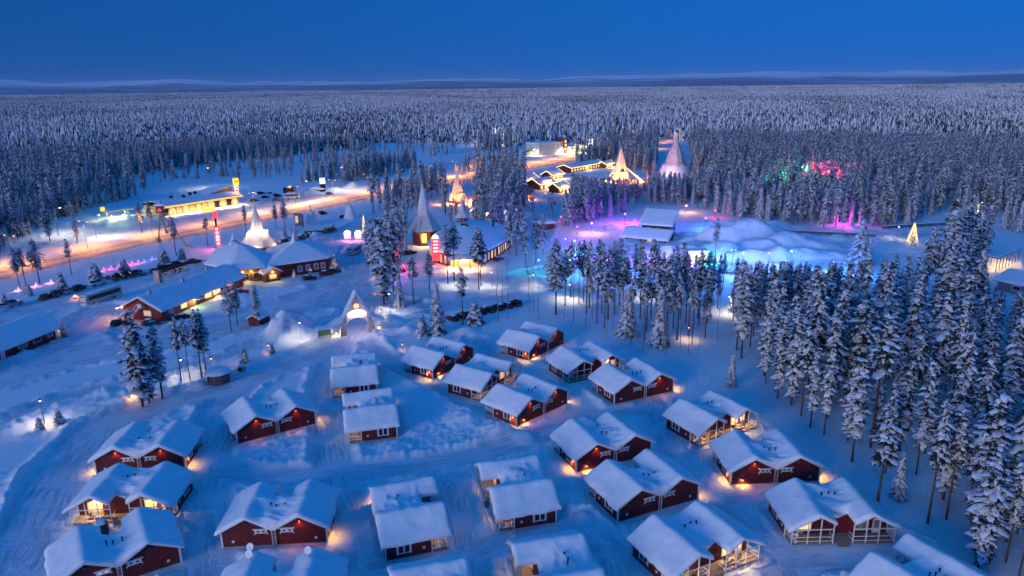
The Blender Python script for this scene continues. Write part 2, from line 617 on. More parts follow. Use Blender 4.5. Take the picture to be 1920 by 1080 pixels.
def mathn(n, l, op, a, b):
    q = n.new('ShaderNodeMath')
    q.operation = op
    for s, v in ((0, a), (1, b)):
        if isinstance(v, (int, float)):
            q.inputs[s].default_value = v
        else:
            l.new(v, q.inputs[s])
    return q.outputs[0]


pos = geo.outputs['Position']
streak = nz_node(n, l, pos, 0.55, 5, (1.0, 0.16, 1), math.radians(28), 0.6)
streak2 = nz_node(n, l, pos, 1.4, 4, (0.12, 1.0, 1), math.radians(-24), 0.9)
fm = n.new('ShaderNodeAttribute'); fm.attribute_name = 'from_middle'
cb = n.new('ShaderNodeCombineXYZ')
l.new(mathn(n, l, 'ADD', mathn(n, l, 'MULTIPLY', fm.outputs['Fac'], 1.5), mathn(n, l, 'MULTIPLY', nz_node(n, l, pos, 0.07, 4), 6.0)), cb.inputs[0])
l.new(mathn(n, l, 'MULTIPLY', nz_node(n, l, pos, 0.05, 2), 4.0), cb.inputs[1])
rut = n.new('ShaderNodeTexNoise')
rut.inputs['Scale'].default_value = 1.6
rut.inputs['Detail'].default_value = 5
l.new(cb.outputs[0], rut.inputs['Vector'])
st = mathn(n, l, 'MULTIPLY', mathn(n, l, 'MAXIMUM', ramp(n, l, rut.outputs['Fac'], 0.34, 0.58), ramp(n, l, nz_node(n, l, pos, 0.16, 4), 0.42, 0.60)), ramp(n, l, streak2, 0.2, 0.6, 0.55, 1.0))
packed_c = mixc(n, l, st, (0.46, 0.51, 0.58), (0.69, 0.73, 0.80))
fresh_c = mixc(n, l, nz_node(n, l, pos, 0.25, 3), (0.74, 0.76, 0.81), (0.84, 0.86, 0.89))
near_c = mixc(n, l, at_n.outputs['Fac'], fresh_c, packed_c)
# far away the ground is forest too small to tell apart
ln = n.new('ShaderNodeVectorMath'); ln.operation = 'LENGTH'
l.new(pos, ln.inputs[0])
far = ramp(n, l, ln.outputs['Value'], 6000.0, 8000.0)
wood = ramp(n, l, nz_node(n, l, pos, 0.0016, 8, (0.5, 1.6, 1)), 0.42, 0.60)
far_c = mixc(n, l, wood, (0.30, 0.32, 0.38), (0.72, 0.72, 0.78))  # lighter than forest: the colour stands in for sun caught by upright trees
l.new(mixc(n, l, far, near_c, far_c), p.inputs['Base Color'])
bp = n.new('ShaderNodeBump')
bp.inputs['Strength'].default_value = 0.6
bp.inputs['Distance'].default_value = 0.13
hh = mathn(n, l, 'ADD', nz_node(n, l, pos, 2.6, 5), mathn(n, l, 'MULTIPLY', mathn(n, l, 'MULTIPLY', st, 0.9), at_n.outputs['Fac']))
l.new(hh, bp.inputs['Height'])
l.new(bp.outputs[0], p.inputs['Normal'])

# ------------------------------------------------------------------ far hills
hr = np.geomspace(5600, 23000, 46)
ha = np.radians(np.arange(-46, 46.01, 0.4))
HR, HA = np.meshgrid(hr, ha, indexing='ij')
hx, hy = HR * np.sin(HA), HR * np.cos(HA)
hz = 300 * sstep(8500, 17500, HR) * np.clip(fbm(hx / 4200, hy / 4600, 77, 4) * 1.9 - 0.42, 0.05, 1) + 60 * sstep(8200, 11000, HR) * fbm(hx / 1900, hy / 1500, 5, 3) - 4
m_hill = mat('far_forest_hills', (0.3, 0.3, 0.3), 0.9, spec=0.1)
n, l = nodes_of(m_hill)
geo = n.new('ShaderNodeNewGeometry')
sp = n.new('ShaderNodeSeparateXYZ')
l.new(geo.outputs['Position'], sp.inputs[0])
w1 = nz_node(n, l, geo.outputs['Position'], 0.0011, 8, (0.45, 1.3, 1))
hgt = ramp(n, l, sp.outputs['Z'], 40.0, 210.0, 0.0, 0.30)
wd = ramp(n, l, mathn(n, l, 'ADD', w1, hgt), 0.50, 0.78)
l.new(mixc(n, l, wd, (0.26, 0.28, 0.36), (0.86, 0.84, 0.90)), n['Principled BSDF'].inputs['Base Color'])  # tones raised to stand in for sunlight the near-flat slopes miss
tag(link('hills', np_mesh('hills', np.stack([hx, hy, hz], -1).reshape(-1, 3), grid_quads(len(hr), len(ha))[:, ::-1], m_hill)), kind='structure')

# ------------------------------------------------------------------ highway: packed snow with worn wheel tracks
hw_pts = []
for a, b in zip(HIGHWAY[:-1], HIGHWAY[1:]):
    k = max(2, int(np.linalg.norm(b - a) / 6))
    for t in np.linspace(0, 1, k, endpoint=False):
        hw_pts.append(a + (b - a) * t)
hw_pts = np.array(hw_pts)
for _ in range(12):
    hw_pts[1:-1] = (hw_pts[:-2] + hw_pts[1:-1] * 2 + hw_pts[2:]) / 4
tan = np.gradient(hw_pts, axis=0)
tan /= np.linalg.norm(tan, axis=1)[:, None]
nor = np.stack([-tan[:, 1], tan[:, 0]], -1)
offs = np.linspace(-7.2, 7.2, 25)
hv = (hw_pts[:, None, :] + nor[:, None, :] * offs[None, :, None]).reshape(-1, 2)
m_road = mat('packed_road_snow', (0.60, 0.53, 0.46), 0.6, spec=0.3)
hw_me = np_mesh('highway', np.concatenate([hv, np.full((len(hv), 1), 0.06)], 1), grid_quads(len(hw_pts), len(offs)), m_road)
oa = hw_me.attributes.new('across', 'FLOAT', 'POINT')
oa.data.foreach_set('value', np.tile(offs, len(hw_pts)).astype(np.float32))
tag(link('highway', hw_me), kind='structure')
n, l = nodes_of(m_road)
an = n.new('ShaderNodeAttribute'); an.attribute_name = 'across'
geo = n.new('ShaderNodeNewGeometry')
wob = nz_node(n, l, geo.outputs['Position'], 0.08, 4)
tot = None
for c, wdt in ((-5.6, 0.5), (-4.3, 0.45), (-2.6, 0.35), (2.4, 0.5), (3.7, 0.5)):
    dd = mathn(n, l, 'ABSOLUTE', mathn(n, l, 'SUBTRACT', mathn(n, l, 'ADD', an.outputs['Fac'], mathn(n, l, 'MULTIPLY', wob, 0.5)), c + 0.25), 0)
    k = ramp(n, l, dd, wdt * 0.4, wdt, 1.0, 0.0)
    tot = k if tot is None else mathn(n, l, 'MAXIMUM', tot, k)
br = ramp(n, l, nz_node(n, l, geo.outputs['Position'], 0.5, 4), 0.3, 0.6)
l.new(mixc(n, l, mathn(n, l, 'MULTIPLY', tot, br), (0.60, 0.53, 0.46), (0.09, 0.08, 0.08)), n['Principled BSDF'].inputs['Base Color'])
# ------------------------------------------------------------------ trees: mesh generators
M_NEEDLE = mat('frosted_needles', (0.032, 0.045, 0.055), 0.8, noise=(2.0, 0.5), spec=0.2)
M_TSNOW = mat('tree_snow', (0.74, 0.76, 0.82), 0.7, noise=(1.4, 0.10), spec=0.2)
M_BARK = mat('pine_bark', (0.085, 0.055, 0.045), 0.9, noise=(3, 0.4))
M_BIRCH = mat('frosted_birch_bark', (0.20, 0.17, 0.16), 0.85, noise=(3, 0.3))
M_FROST = mat('frosted_twigs', (0.24, 0.22, 0.25), 0.85)


class TreeMesh:
    def __init__(self, seed):
        self.r = random.Random(seed)
        self.v, self.f, self.m = [], [], []

    def put(self, vs, fs, m):
        k = len(self.v)
        self.v += vs
        self.f += [tuple(i + k for i in q) for q in fs]
        self.m += [m] * len(fs)

    def pad(self, c, d, r, snow, spikes=5):
        """one clump of needles at c growing along d, with a lump of snow on it"""
        R = self.r
        c = Vector(c)
        d = Vector(d).normalized()
        side = d.cross(Vector((0, 0, 1)))
        side = side.normalized() if side.length > 0.01 else Vector((1, 0, 0))
        for k in range(spikes):
            t = R.uniform(-1.9, 1.9)
            e = (d * math.cos(t) + side * math.sin(t)) * r * R.uniform(0.8, 1.45)
            e.z -= r * R.uniform(0.15, 0.75)
            w = Vector((-e.y, e.x, 0)).normalized() * r * R.uniform(0.25, 0.5)
            b = c - e * 0.25 + Vector((0, 0, r * 0.1))
            self.put([tuple(b - w), tuple(c + e), tuple(b + w)], [(0, 1, 2)], 1)
        if snow > 0:
            h = r * R.uniform(0.35, 0.6)
            ring = []
            ph = R.uniform(0, 6)
            for k in range(6):
                t = ph + k * math.pi / 3
                q = (d * math.cos(t) * 1.25 + side * math.sin(t) * 0.85) * r * snow * R.uniform(0.6, 1.15)
                q.z -= r * R.uniform(0.0, 0.38) + abs(math.cos(t)) * 0.12 * r
                ring.append(tuple(c + q + Vector((0, 0, r * 0.16))))
            top = tuple(c + Vector((R.uniform(-.2, .2) * r, R.uniform(-.2, .2) * r, h)))
            self.put(ring + [top], [(k, (k + 1) % 6, 6) for k in range(6)], 0)

    def meshes(self, name, mats):
        me = bpy.data.meshes.new(name)
        me.from_pydata(self.v, [], self.f)
        for q in mats:
            me.materials.append(q)
        me.polygons.foreach_set('material_index', self.m)
        me.polygons.foreach_set('use_smooth', [a == 0 for a in self.m])
        return me


def trunk_mesh(H, r0, r1, seed, mt, stubs=0, lean=0.15):
    R = random.Random(seed)
    b = MB()
    pts = [Vector((0, 0, -0.4))]
    for k in range(1, 5):
        pts.append(Vector((R.uniform(-lean, lean) * k / 4, R.uniform(-lean, lean) * k / 4, H * k / 4)))
    for k in range(4):
        b.tube(pts[k], pts[k + 1], r0 + (r1 - r0) * k / 4, r0 + (r1 - r0) * (k + 1) / 4, 6, cap=False)
    for k in range(stubs):
        z = R.uniform(0.25, 0.75) * H
        t = R.uniform(0, 6.3)
        L = R.uniform(0.5, 1.3)
        b.tube((0, 0, z), (L * math.cos(t), L * math.sin(t), z + R.uniform(-0.4, 0.2)), 0.035, 0.012, 3, cap=False)
    return b.mesh('trunk', mt, True)


def pine(seed, H=18.0, bare=0.5, width=2.2, snow=1.0, dens=1.0):
    """snow-laden Scots pine: bare stem, narrow uneven crown of clumps"""
    T = TreeMesh(seed)
    R = T.r
    z = bare * H
    while z < H:
        u = (z - bare * H) / (H - bare * H)
        prof = (0.45 + 1.1 * u) if u < 0.35 else (0.84 * (1 - ((u - 0.35) / 0.65) ** 1.5) + 0.10)
        nb = R.choice((3, 4, 5))
        ph = R.uniform(0, 6.3)
        for k in range(nb):
            if R.random() > dens * 0.92:
                continue
            t = ph + 2 * math.pi * k / nb + R.uniform(-0.4, 0.4)
            L = max(0.35, width * prof * R.uniform(0.6, 1.15))
            droop = R.uniform(0.15, 0.65)
            d = Vector((math.cos(t), math.sin(t), 0))
            npad = 1 + int(L / 0.48)
            for j in range(npad):
                s = (j + 0.7) / npad
                c = d * (L * s) + Vector((R.uniform(-.2, .2), R.uniform(-.2, .2), z + 0.25 * s - droop * L * s * s))
                T.pad(c, d + Vector((0, 0, -droop)), R.uniform(0.30, 0.62) * (1.15 - 0.3 * u), snow * R.choice((0, 0, 0.65, 0.85, 1.0, 1.1)), 4)
            T.put([tuple(Vector((0, 0, z)) - Vector((0, 0, .05))), tuple(Vector((0, 0, z + .06))), tuple(d * L * 0.9 + Vector((0, 0, z + 0.2 - droop * L * 0.8)))], [(0, 1, 2)], 1)
        z += R.uniform(0.32, 0.62)
    T.pad((0, 0, H), (0.1, 0, 1), 0.4, 0.8)
    return trunk_mesh(H * 0.97, 0.17, 0.04, seed, M_BARK, 7), T.meshes('crown', [M_TSNOW, M_NEEDLE])


def spruce(seed, H=15.0, bare=0.06, width=1.9, snow=1.0, gap=0.5):
    """narrow spruce: drooping tiers to near the ground under heavy snow"""
    T = TreeMesh(seed)
    R = T.r
    z = bare * H
    while z < H - 0.3:
        u = (z / H - bare) / (1 - bare)
        nb = R.choice((5, 6, 7))
        ph = R.uniform(0, 6.3)
        for k in range(nb):
            t = ph + 2 * math.pi * k / nb + R.uniform(-0.25, 0.25)
            L = width * (1.02 - u) ** 0.85 * R.uniform(0.75, 1.12) + 0.12
            d = Vector((math.cos(t), math.sin(t), 0))
            npad = max(1, int(L / 0.5))
            for j in range(npad):
                s = (j + 0.75) / npad
                c = d * (L * s) + Vector((0, 0, z - 0.42 * L * s * s))
                T.pad(c, d + Vector((0, 0, -0.7 * s)), (0.30 + 0.26 * (1 - u)) * R.uniform(0.8, 1.2), snow * R.choice((0.5, 0.9, 1.0, 1.15)), 4)
        z += gap * R.uniform(0.8, 1.25) * (1 - 0.35 * u)
    T.pad((0, 0, H - 0.1), (0, 0.1, 1), 0.22, 0.7)
    return trunk_mesh(H * 0.98, 0.16, 0.02, seed, M_BARK), T.meshes('crown', [M_TSNOW, M_NEEDLE])


def birch(seed, H=12.0):
    """thin leafless tree with frosted twigs"""
    T = TreeMesh(seed)
    R = T.r
    for k in range(int(H * 3.2)):
        z = H * R.uniform(0.35, 0.98)
        t = R.uniform(0, 6.3)
        L = (H - z) * 0.32 + R.uniform(0.3, 1.0)
        d = Vector((math.cos(t), math.sin(t), R.uniform(0.5, 1.3))).normalized()
        a = Vector((0, 0, z))
        for s in range(3):
            b = a + d * L / 3 + Vector((R.uniform(-.15, .15), R.uniform(-.15, .15), -0.05 * s))
            w = Vector((-d.y, d.x, 0)).normalized() * 0.022 * (3 - s) / 2
            T.put([tuple(a - w), tuple(a + w), tuple(b)], [(0, 1, 2)], 0)
            for q in range(2):
                e = b + Vector((R.uniform(-.5, .5), R.uniform(-.5, .5), R.uniform(-.1, .4)))
                T.put([tuple(b), tuple(b + Vector((0.0, 0.0, 0.03))), tuple(e)], [(0, 1, 2)], 0)
            a = b
    return trunk_mesh(H, 0.085, 0.02, seed, M_BIRCH, 2, 0.35), T.meshes('crown', [M_FROST])


PROTO = {}
for k in range(4):
    PROTO['pine%d' % k] = (*pine(100 + k, 18.0, (0.42, 0.52, 0.36, 0.58)[k], (1.9, 1.65, 2.2, 1.95)[k], 1.0), 18.0)
for k in range(3):      # fuller, whiter trees of the dense wood
    PROTO['snowy%d' % k] = (*pine(140 + k, 18.0, (0.16, 0.25, 0.12)[k], (1.85, 1.6, 2.15)[k], 1.15), 18.0)
for k in range(3):
    PROTO['spruce%d' % k] = (*spruce(200 + k, 14.0, 0.05, (1.9, 1.6, 2.2)[k], 1.15), 14.0)
for k in range(2):
    PROTO['young%d' % k] = (*spruce(230 + k, 4.0, 0.06, 1.0, 1.0, 0.36), 4.0)
for k in range(3):
    PROTO['birch%d' % k] = (*birch(300 + k, 11.0), 11.0)

INDIV = []      # (name, proto, x, y, height, label, group)


def tree(proto, px, py, h, label, group=None, name='pine_tree'):
    x, y = G(px, py)
    INDIV.append((name, proto, x, y, h, label, group))


# trees that stand out, by the pixel of their foot
tree('snowy0', 268, 762, 18.5, 'tall snow-laden pine, left one of the pair beside the lower path', name='pine_tree')
tree('snowy1', 305, 748, 15.5, 'broad snow-laden pine, right one of the pair beside the lower path')
tree('snowy2', 280, 756, 12.0, 'shorter snowy pine squeezed between the pair beside the lower path')
for k, (a, b, h, pr) in enumerate([(341, 718, 13.5, 'pine1'), (357, 716, 13.0, 'pine3'), (379, 711, 14.5, 'pine0'), (387, 703, 14.0, 'pine2')]):
    tree(pr, a, b, h, 'slim bare-stemmed pine, %s from the left in the row of four beside the round hut' % ORD[k], 'four pines by the round hut')
tree('pine2', 434, 622, 12.5, 'snowy pine in front of the long red house, left of two')
tree('pine0', 446, 612, 11.5, 'darker pine close behind the left pine before the long red house')
tree('snowy1', 484, 618, 10.5, 'snow-covered pine next to the big ploughed snow heap')
tree('spruce0', 821, 627, 12.5, 'perfect white cone-shaped spruce above the first cabins', name='spruce_tree')
tree('young0', 792, 632, 5.5, 'small dark spruce just left of the white cone-shaped spruce', name='spruce_tree')
tree('spruce1', 750, 575, 9.5, 'narrow white spruce between the arch and the pines', name='spruce_tree')
tree('pine1', 868, 612, 14.5, 'round-crowned pine rising in front of the parked car row')
tree('young1', 891, 610, 6.0, 'small white spruce in front of the parked car row', name='spruce_tree')
tree('snowy2', 720, 570, 24.0, 'very tall snowy pine left of the souvenir hall forecourt')
tree('snowy0', 738, 548, 20.0, 'snowy pine right behind the very tall one near the forecourt')
tree('pine3', 776, 570, 13.0, 'dark bare-stemmed pine with hanging lanterns beside it')
tree('pine0', 806, 552, 12.0, 'snowy pine in front of the tipi tower of the hall')
tree('pine1', 840, 534, 17.5, 'slim pine before the red lit sign of the hall, left of two')
tree('pine3', 852, 528, 17.5, 'slim pine before the lit hall entrance, right of two')
tree('pine0', 898, 545, 18.0, 'slim pine right of the lit hall entrance')
tree('pine1', 902, 538, 16.0, 'dark slim pine close behind the one right of the lit entrance')
tree('pine2', 1042, 592, 19.5, 'tall pine with long bare stem between car row and snow hotel')
tree('spruce2', 1175, 632, 12.0, 'bushy spruce low among the thin stems behind the cabins', name='spruce_tree')
tree('spruce1', 1236, 650, 13.5, 'narrow spruce among the thin stems behind the cabins', name='spruce_tree')
tree('spruce0', 1370, 727, 6.8, 'small lone spruce at the wood edge beside the tracks', name='spruce_tree')
tree('spruce1', 1682, 938, 7.5, 'young dark spruce at the wood edge right of the front cabins', name='spruce_tree')
tree('pine1', 1640, 978, 17.0, 'pine on a bare stem, lowest in front of the right-hand wood')
tree('spruce2', 1610, 498, 15.0, 'dark spruce behind the snow hotel with a cable to its top', name='spruce_tree')
tree('spruce1', 1627, 500, 9.0, 'smaller spruce beside the dark spruce behind the snow hotel', name='spruce_tree')
tree('snowy2', 1765, 560, 27.0, 'giant pine towering over the right-hand wood')
tree('snowy0', 94, 452, 15.0, 'snowy pine at the far end of the filling station yard')
tree('snowy1', 146, 458, 11.0, 'bushy snowy pine alone in the filling station yard')
tree('pine2', 75, 534, 14.0, 'spreading pine beside the highway, tallest of its group')
tree('pine0', 38, 545, 13.0, 'spreading pine at the left end of its highway group')
tree('pine3', 50, 542, 12.0, 'slim pine between two spreading pines by the highway')
tree('pine1', 135, 517, 11.5, 'lone pine between highway and car park')
tree('pine2', 266, 438, 13.0, 'pine across the highway, left of two near the timber tripod')
tree('pine0', 285, 434, 12.5, 'pine across the highway, right of two near the timber tripod')
tree('pine1', 331, 482, 14.0, 'snowy pine in front of the timber tripod')
tree('snowy1', 308, 425, 11.0, 'dark pine behind the top of the timber tripod')
tree('pine3', 390, 462, 11.0, 'frosted pine left of the red light column')
tree('pine1', 462, 438, 11.5, 'pine left of the glowing tipi tower')
tree('pine0', 518, 432, 11.0, 'pine right of the glowing tipi tower, left of two')
tree('pine2', 535, 430, 12.5, 'pine right of the glowing tipi tower, right of two')
tree('young0', 117, 545, 5.5, 'young snowy spruce behind the parked cars by the coach', name='spruce_tree')
tree('young1', 180, 527, 5.5, 'young snowy spruce beside the white parked car', name='spruce_tree')
tree('young0', 235, 516, 5.0, 'young snowy spruce behind the black parked cars', name='spruce_tree')
tree('young1', 309, 497, 5.5, 'young snowy spruce above the lettered sign', name='spruce_tree')
tree('young0', 343, 490, 4.5, 'young snowy spruce at the corner of the round lodge', name='spruce_tree')
tree('young1', 555, 455, 5.0, 'young snowy spruce at the start of the long car row', name='spruce_tree')
tree('young0', 534, 446, 4.0, 'tiny snowy spruce beside the glowing tipi tower', name='spruce_tree')
tree('young1', 10, 578, 4.0, 'tiny snowy spruce at the left edge above the white cars', name='spruce_tree')
tree('young0', 56, 557, 3.5, 'tiny snow-bent spruce on the bank by the pink cones', name='spruce_tree')
tree('young1', 112, 796, 2.6, 'tiny snow-bent spruce in the lamplight of the lower path', name='spruce_tree')
tree('young0', 76, 808, 2.2, 'tiny spruce right below the leaning lamp post', name='spruce_tree')
tree('young0', 511, 664, 2.2, 'tiny dark spruce beside the globe lamp', name='spruce_tree')
tree('birch0', 113, 575, 5.0, 'frosted bare shrub beside the orange lit bush', name='birch_tree')
tree('birch1', 216, 505, 6.0, 'round frosted bare tree beside the pink cones', name='birch_tree')
for k, (a, b, h) in enumerate([(934, 605, 15), (953, 600, 16), (992, 587, 16), (1000, 585, 12), (942, 570, 11), (990, 560, 10)]):
    tree('birch%d' % (k % 3), a, b, h, 'thin leafless birch, %s from the left of those behind the first cabins' % ORD[[0, 2, 4, 5, 1, 3][k]], 'birches behind the first cabins', 'birch_tree')
# pines of the strip behind the cabins and round the village
strip = [(1060, 575, 15), (1085, 572, 17), (1094, 568, 19), (1105, 580, 18), (1122, 566, 17), (1119, 608, 19), (1133, 618, 15), (1152, 590, 17), (1161, 575, 18),
         (1200, 600, 18), (1212, 622, 16), (1228, 635, 17), (1250, 628, 19), (1262, 618, 18), (1270, 640, 16), (1285, 610, 17), (1297, 650, 15), (1308, 600, 17),
         (1322, 636, 16), (1330, 604, 15), (1190, 560, 15), (1230, 570, 16), (1282, 572, 17), (1345, 580, 14), (1175, 585, 14), (1340, 500, 15), (1330, 515, 14), (1070, 560, 16), (1140, 600, 18), (1168, 598, 17), (1186, 612, 15), (1220, 600, 20), (1238, 612, 18), (1257, 590, 17), (1275, 600, 19), (1290, 632, 16), (1310, 612, 18), (1325, 590, 16), (1200, 575, 17), (1150, 562, 16), (1128, 590, 18), (1208, 640, 15), (1335, 560, 17), (1300, 575, 18), (1265, 572, 16), (1355, 545, 15), (1100, 590, 16)]
for k, (a, b, h) in enumerate(strip):
    tree(('pine1', 'pine3', 'pine0', 'snowy1', 'pine1')[k % 5], a, b, h, 'snowy pine in the open strip between the cabins and the snow hotel', 'pines of the open strip')
stems = [(1010, 600), (1058, 598), (1075, 606), (1149, 622), (1182, 648), (1205, 660), (1248, 672), (1275, 655), (1310, 660), (1137, 636), (1098, 620), (1316, 640), (1243, 660),
         (1225, 645), (1290, 665), (1165, 612), (1268, 640), (1345, 640), (1300, 620), (1110, 600)]
for k, (a, b) in enumerate(stems):
    tree('birch%d' % (k % 3), a, b, random.uniform(8, 13), 'thin leafless birch stem in the open strip behind the cabins', 'birches of the open strip', 'birch_tree')
for k, (a, b, h) in enumerate([(700, 512, 17), (712, 500, 15), (748, 470, 14), (758, 455, 13), (845, 420, 13), (905, 425, 14), (925, 440, 15), (955, 475, 17), (968, 480, 16), (980, 470, 15), (985, 505, 16), (1005, 500, 15), (1018, 480, 14),
                             (970, 410, 15), (950, 405, 14), (1000, 415, 15), (885, 380, 15), (900, 375, 17), (870, 385, 14), (920, 385, 15), (690, 500, 13), (1060, 425, 16), (1078, 415, 15), (1098, 420, 17), (1115, 408, 15)]):
    tree(('snowy1', 'pine2', 'snowy0', 'pine0', 'snowy2')[k % 5], a, b, h, 'snow-covered pine among the lit buildings of the village centre', 'pines of the village centre')


def in_poly(px, py, poly):
    c = np.zeros(px.shape, bool)
    k = len(poly)
    for i in range(k):
        x0, y0 = poly[i]
        x1, y1 = poly[(i + 1) % k]
        if y0 == y1:
            continue
        t = ((y0 > py) != (y1 > py)) & (px < (x1 - x0) * (py - y0) / (y1 - y0) + x0)
        c ^= t
    return c


WOOD_R = [(1365, 650), (1375, 575), (1500, 555), (1610, 560), (1640, 590), (1745, 590), (1760, 520), (1850, 490), (1865, 570), (2050, 600), (2500, 900), (2500, 1300), (1900, 1140), (1770, 1010), (1600, 880), (1490, 780), (1420, 725)]
BACK = [(1100, 400), (1130, 385), (1290, 393), (1400, 412), (1560, 432), (1700, 425), (1960, 440), (2600, 430), (2600, 288), (1180, 255), (1100, 290), (1060, 330), (1050, 395)]
LEFT = [(-400, 560), (0, 480), (60, 440), (90, 418), (200, 385), (330, 348), (500, 338), (660, 322), (660, 300), (420, 318), (300, 322), (200, 330), (60, 300), (-600, 300), (-600, 560)]
MID = [(690, 395), (800, 350), (900, 315), (985, 300), (985, 280), (870, 285), (760, 322), (640, 350), (640, 335), (560, 345), (600, 325), (760, 295), (870, 272), (990, 262), (990, 290), (900, 335), (800, 375), (760, 420), (700, 420)]
MARKET = [(880, 372), (960, 350), (1000, 358), (1010, 405), (1048, 400), (1060, 372), (1120, 352), (1200, 345), (1290, 350), (1290, 392), (1180, 395), (1130, 412), (1060, 430), (1045, 415), (985, 440), (960, 415), (890, 405)]
FARW = [(-900, 300), (-900, 168), (2800, 168), (2800, 289), (1180, 256), (1100, 262), (1000, 258), (880, 268), (740, 292), (600, 308), (420, 318), (250, 326), (60, 302)]
FIELD = [(150, 385), (330, 352), (560, 338), (700, 322), (880, 302), (905, 268), (740, 270), (560, 290), (420, 304), (300, 320), (190, 345)]
KEEP_OUT = [[(1235, 265), (1290, 265), (1300, 352), (1225, 352)], [(1125, 320), (1205, 320), (1212, 360), (1120, 360)], [(960, 262), (1110, 262), (1110, 300), (960, 300)],
            [(1840, 455), (1960, 455), (1960, 575), (1840, 560)], [(1180, 385), (1300, 385), (1300, 450), (1180, 450)], [(975, 322), (1160, 305), (1160, 330), (1075, 362), (1012, 366)],
            [(835, 355), (890, 355), (890, 385), (835, 385)], [(1660, 440), (1760, 400), (1880, 405), (1880, 470), (1680, 480)]]


def scatter(n, r0, r1):
    a = RNG.uniform(-0.75, 0.75, n)
    r = np.sqrt(RNG.uniform(r0 ** 2, r1 ** 2, n))
    return r * np.sin(a), r * np.cos(a)


def clear(x, y, px, py, road=4.0):
    k = lane_dist(x, y) > road
    for q in KEEP_OUT:
        k &= ~in_poly(px, py, q)
    return k


wx, wy = [], []
R_AREA = 0.75 * (700 ** 2 - 60 ** 2)
sx, sy = scatter(int(R_AREA * 0.10), 60, 700)
spx, spy = PX(sx, sy)
okm = np.zeros(len(sx), bool)
typ = np.zeros(len(sx), int)
wood_r = in_poly(spx, spy, WOOD_R)
okm |= wood_r & (RNG.random(len(sx)) < 0.95)
okm |= in_poly(spx, spy, BACK) & (RNG.random(len(sx)) < 0.8)
okm |= in_poly(spx, spy, LEFT) & (RNG.random(len(sx)) < 0.85)
okm |= in_poly(spx, spy, MID) & (RNG.random(len(sx)) < 0.55)
okm |= in_poly(spx, spy, FARW)
okm |= in_poly(spx, spy, MARKET) & (RNG.random(len(sx)) < 0.85)
okm |= in_poly(spx, spy, [(820, 398), (832, 340), (900, 322), (985, 330), (990, 420), (940, 440), (885, 425)]) & (RNG.random(len(sx)) < 0.5)
okm |= in_poly(spx, spy, [(690, 475), (755, 435), (768, 470), (725, 520), (692, 530)]) & (RNG.random(len(sx)) < 0.35)
fld = in_poly(spx, spy, FIELD)
okm &= ~fld | (RNG.random(len(sx)) < 0.05)
okm &= clear(sx, sy, spx, spy) & (spx > -700) & (spx < 2650)
sx, sy, wood_r = sx[okm], sy[okm], wood_r[okm]
# keep a natural spacing
order = np.argsort(np.hypot(sx, sy))
cell, kept = {}, []
for i in order:
    d_min = 2.3 if not wood_r[i] else 1.8 + 1.3 * _hash(np.array([i]), np.array([3]), 5)[0]
    c = (int(sx[i] // 4), int(sy[i] // 4))
    if all((sx[i] - sx[j]) ** 2 + (sy[i] - sy[j]) ** 2 > d_min ** 2 for a in (-1, 0, 1) for b in (-1, 0, 1) for j in cell.get((c[0] + a, c[1] + b), ())):
        cell.setdefault(c, []).append(i)
        kept.append(i)
kept = np.array(kept)
sx, sy, wood_r = sx[kept], sy[kept], wood_r[kept]
hts = np.clip(RNG.normal(15.0, 3.4, len(sx)), 6.5, 22) * np.where(wood_r, 1.12, 0.95)
kinds = RNG.integers(0, 100, len(sx))


def top_limit(px):
    """highest pixel row the crowns reach in front of the hall, the snow hotel and the clearing"""
    return np.interp(px, [740, 1030, 1060, 1270, 1290, 1380, 1400, 1610, 1625, 1740, 1750, 1835, 1850, 1990, 2010], [0, 0, 440, 440, 470, 478, 492, 492, 478, 478, 0, 0, 548, 548, 0])


def top_limit_far(px):
    return np.interp(px, [830, 836, 890, 896, 975, 985, 1062, 1070, 1110, 1215, 1228, 1300, 1306], [0, 374, 374, 0, 0, 350, 350, 322, 332, 332, 322, 322, 0])


def fit_height(x, y, h):
    """lower trees that would hide what the photograph shows beyond them"""
    x, y, h = np.array(x, float), np.array(y, float), np.array(h, float)
    bx, by = PX(x, y)
    for _ in range(9):
        tx, ty = PX(x, y, h)
        bad = np.where(by > 505, ty < top_limit(tx), (by > 333) & (ty < top_limit_far(tx)))
        h = np.where(bad, h * 0.88, h)
    return h


hts = fit_height(sx, sy, hts)
hh_ = fit_height([q[2] for q in INDIV], [q[3] for q in INDIV], [q[4] for q in INDIV])
INDIV = [(*q[:4], (float(h) if q[6] else q[4]), *q[5:]) for q, h in zip(INDIV, hh_)]


def kind_of(q, near):
    if near:
        return ('snowy0', 'snowy1', 'snowy2', 'pine0', 'pine1', 'snowy1', 'pine2', 'pine3', 'spruce1', 'snowy2')[q % 10]
    return ('snowy0', 'snowy1', 'snowy2', 'spruce0', 'spruce1', 'snowy0', 'pine1', 'snowy2', 'spruce2', 'pine0')[q % 10]


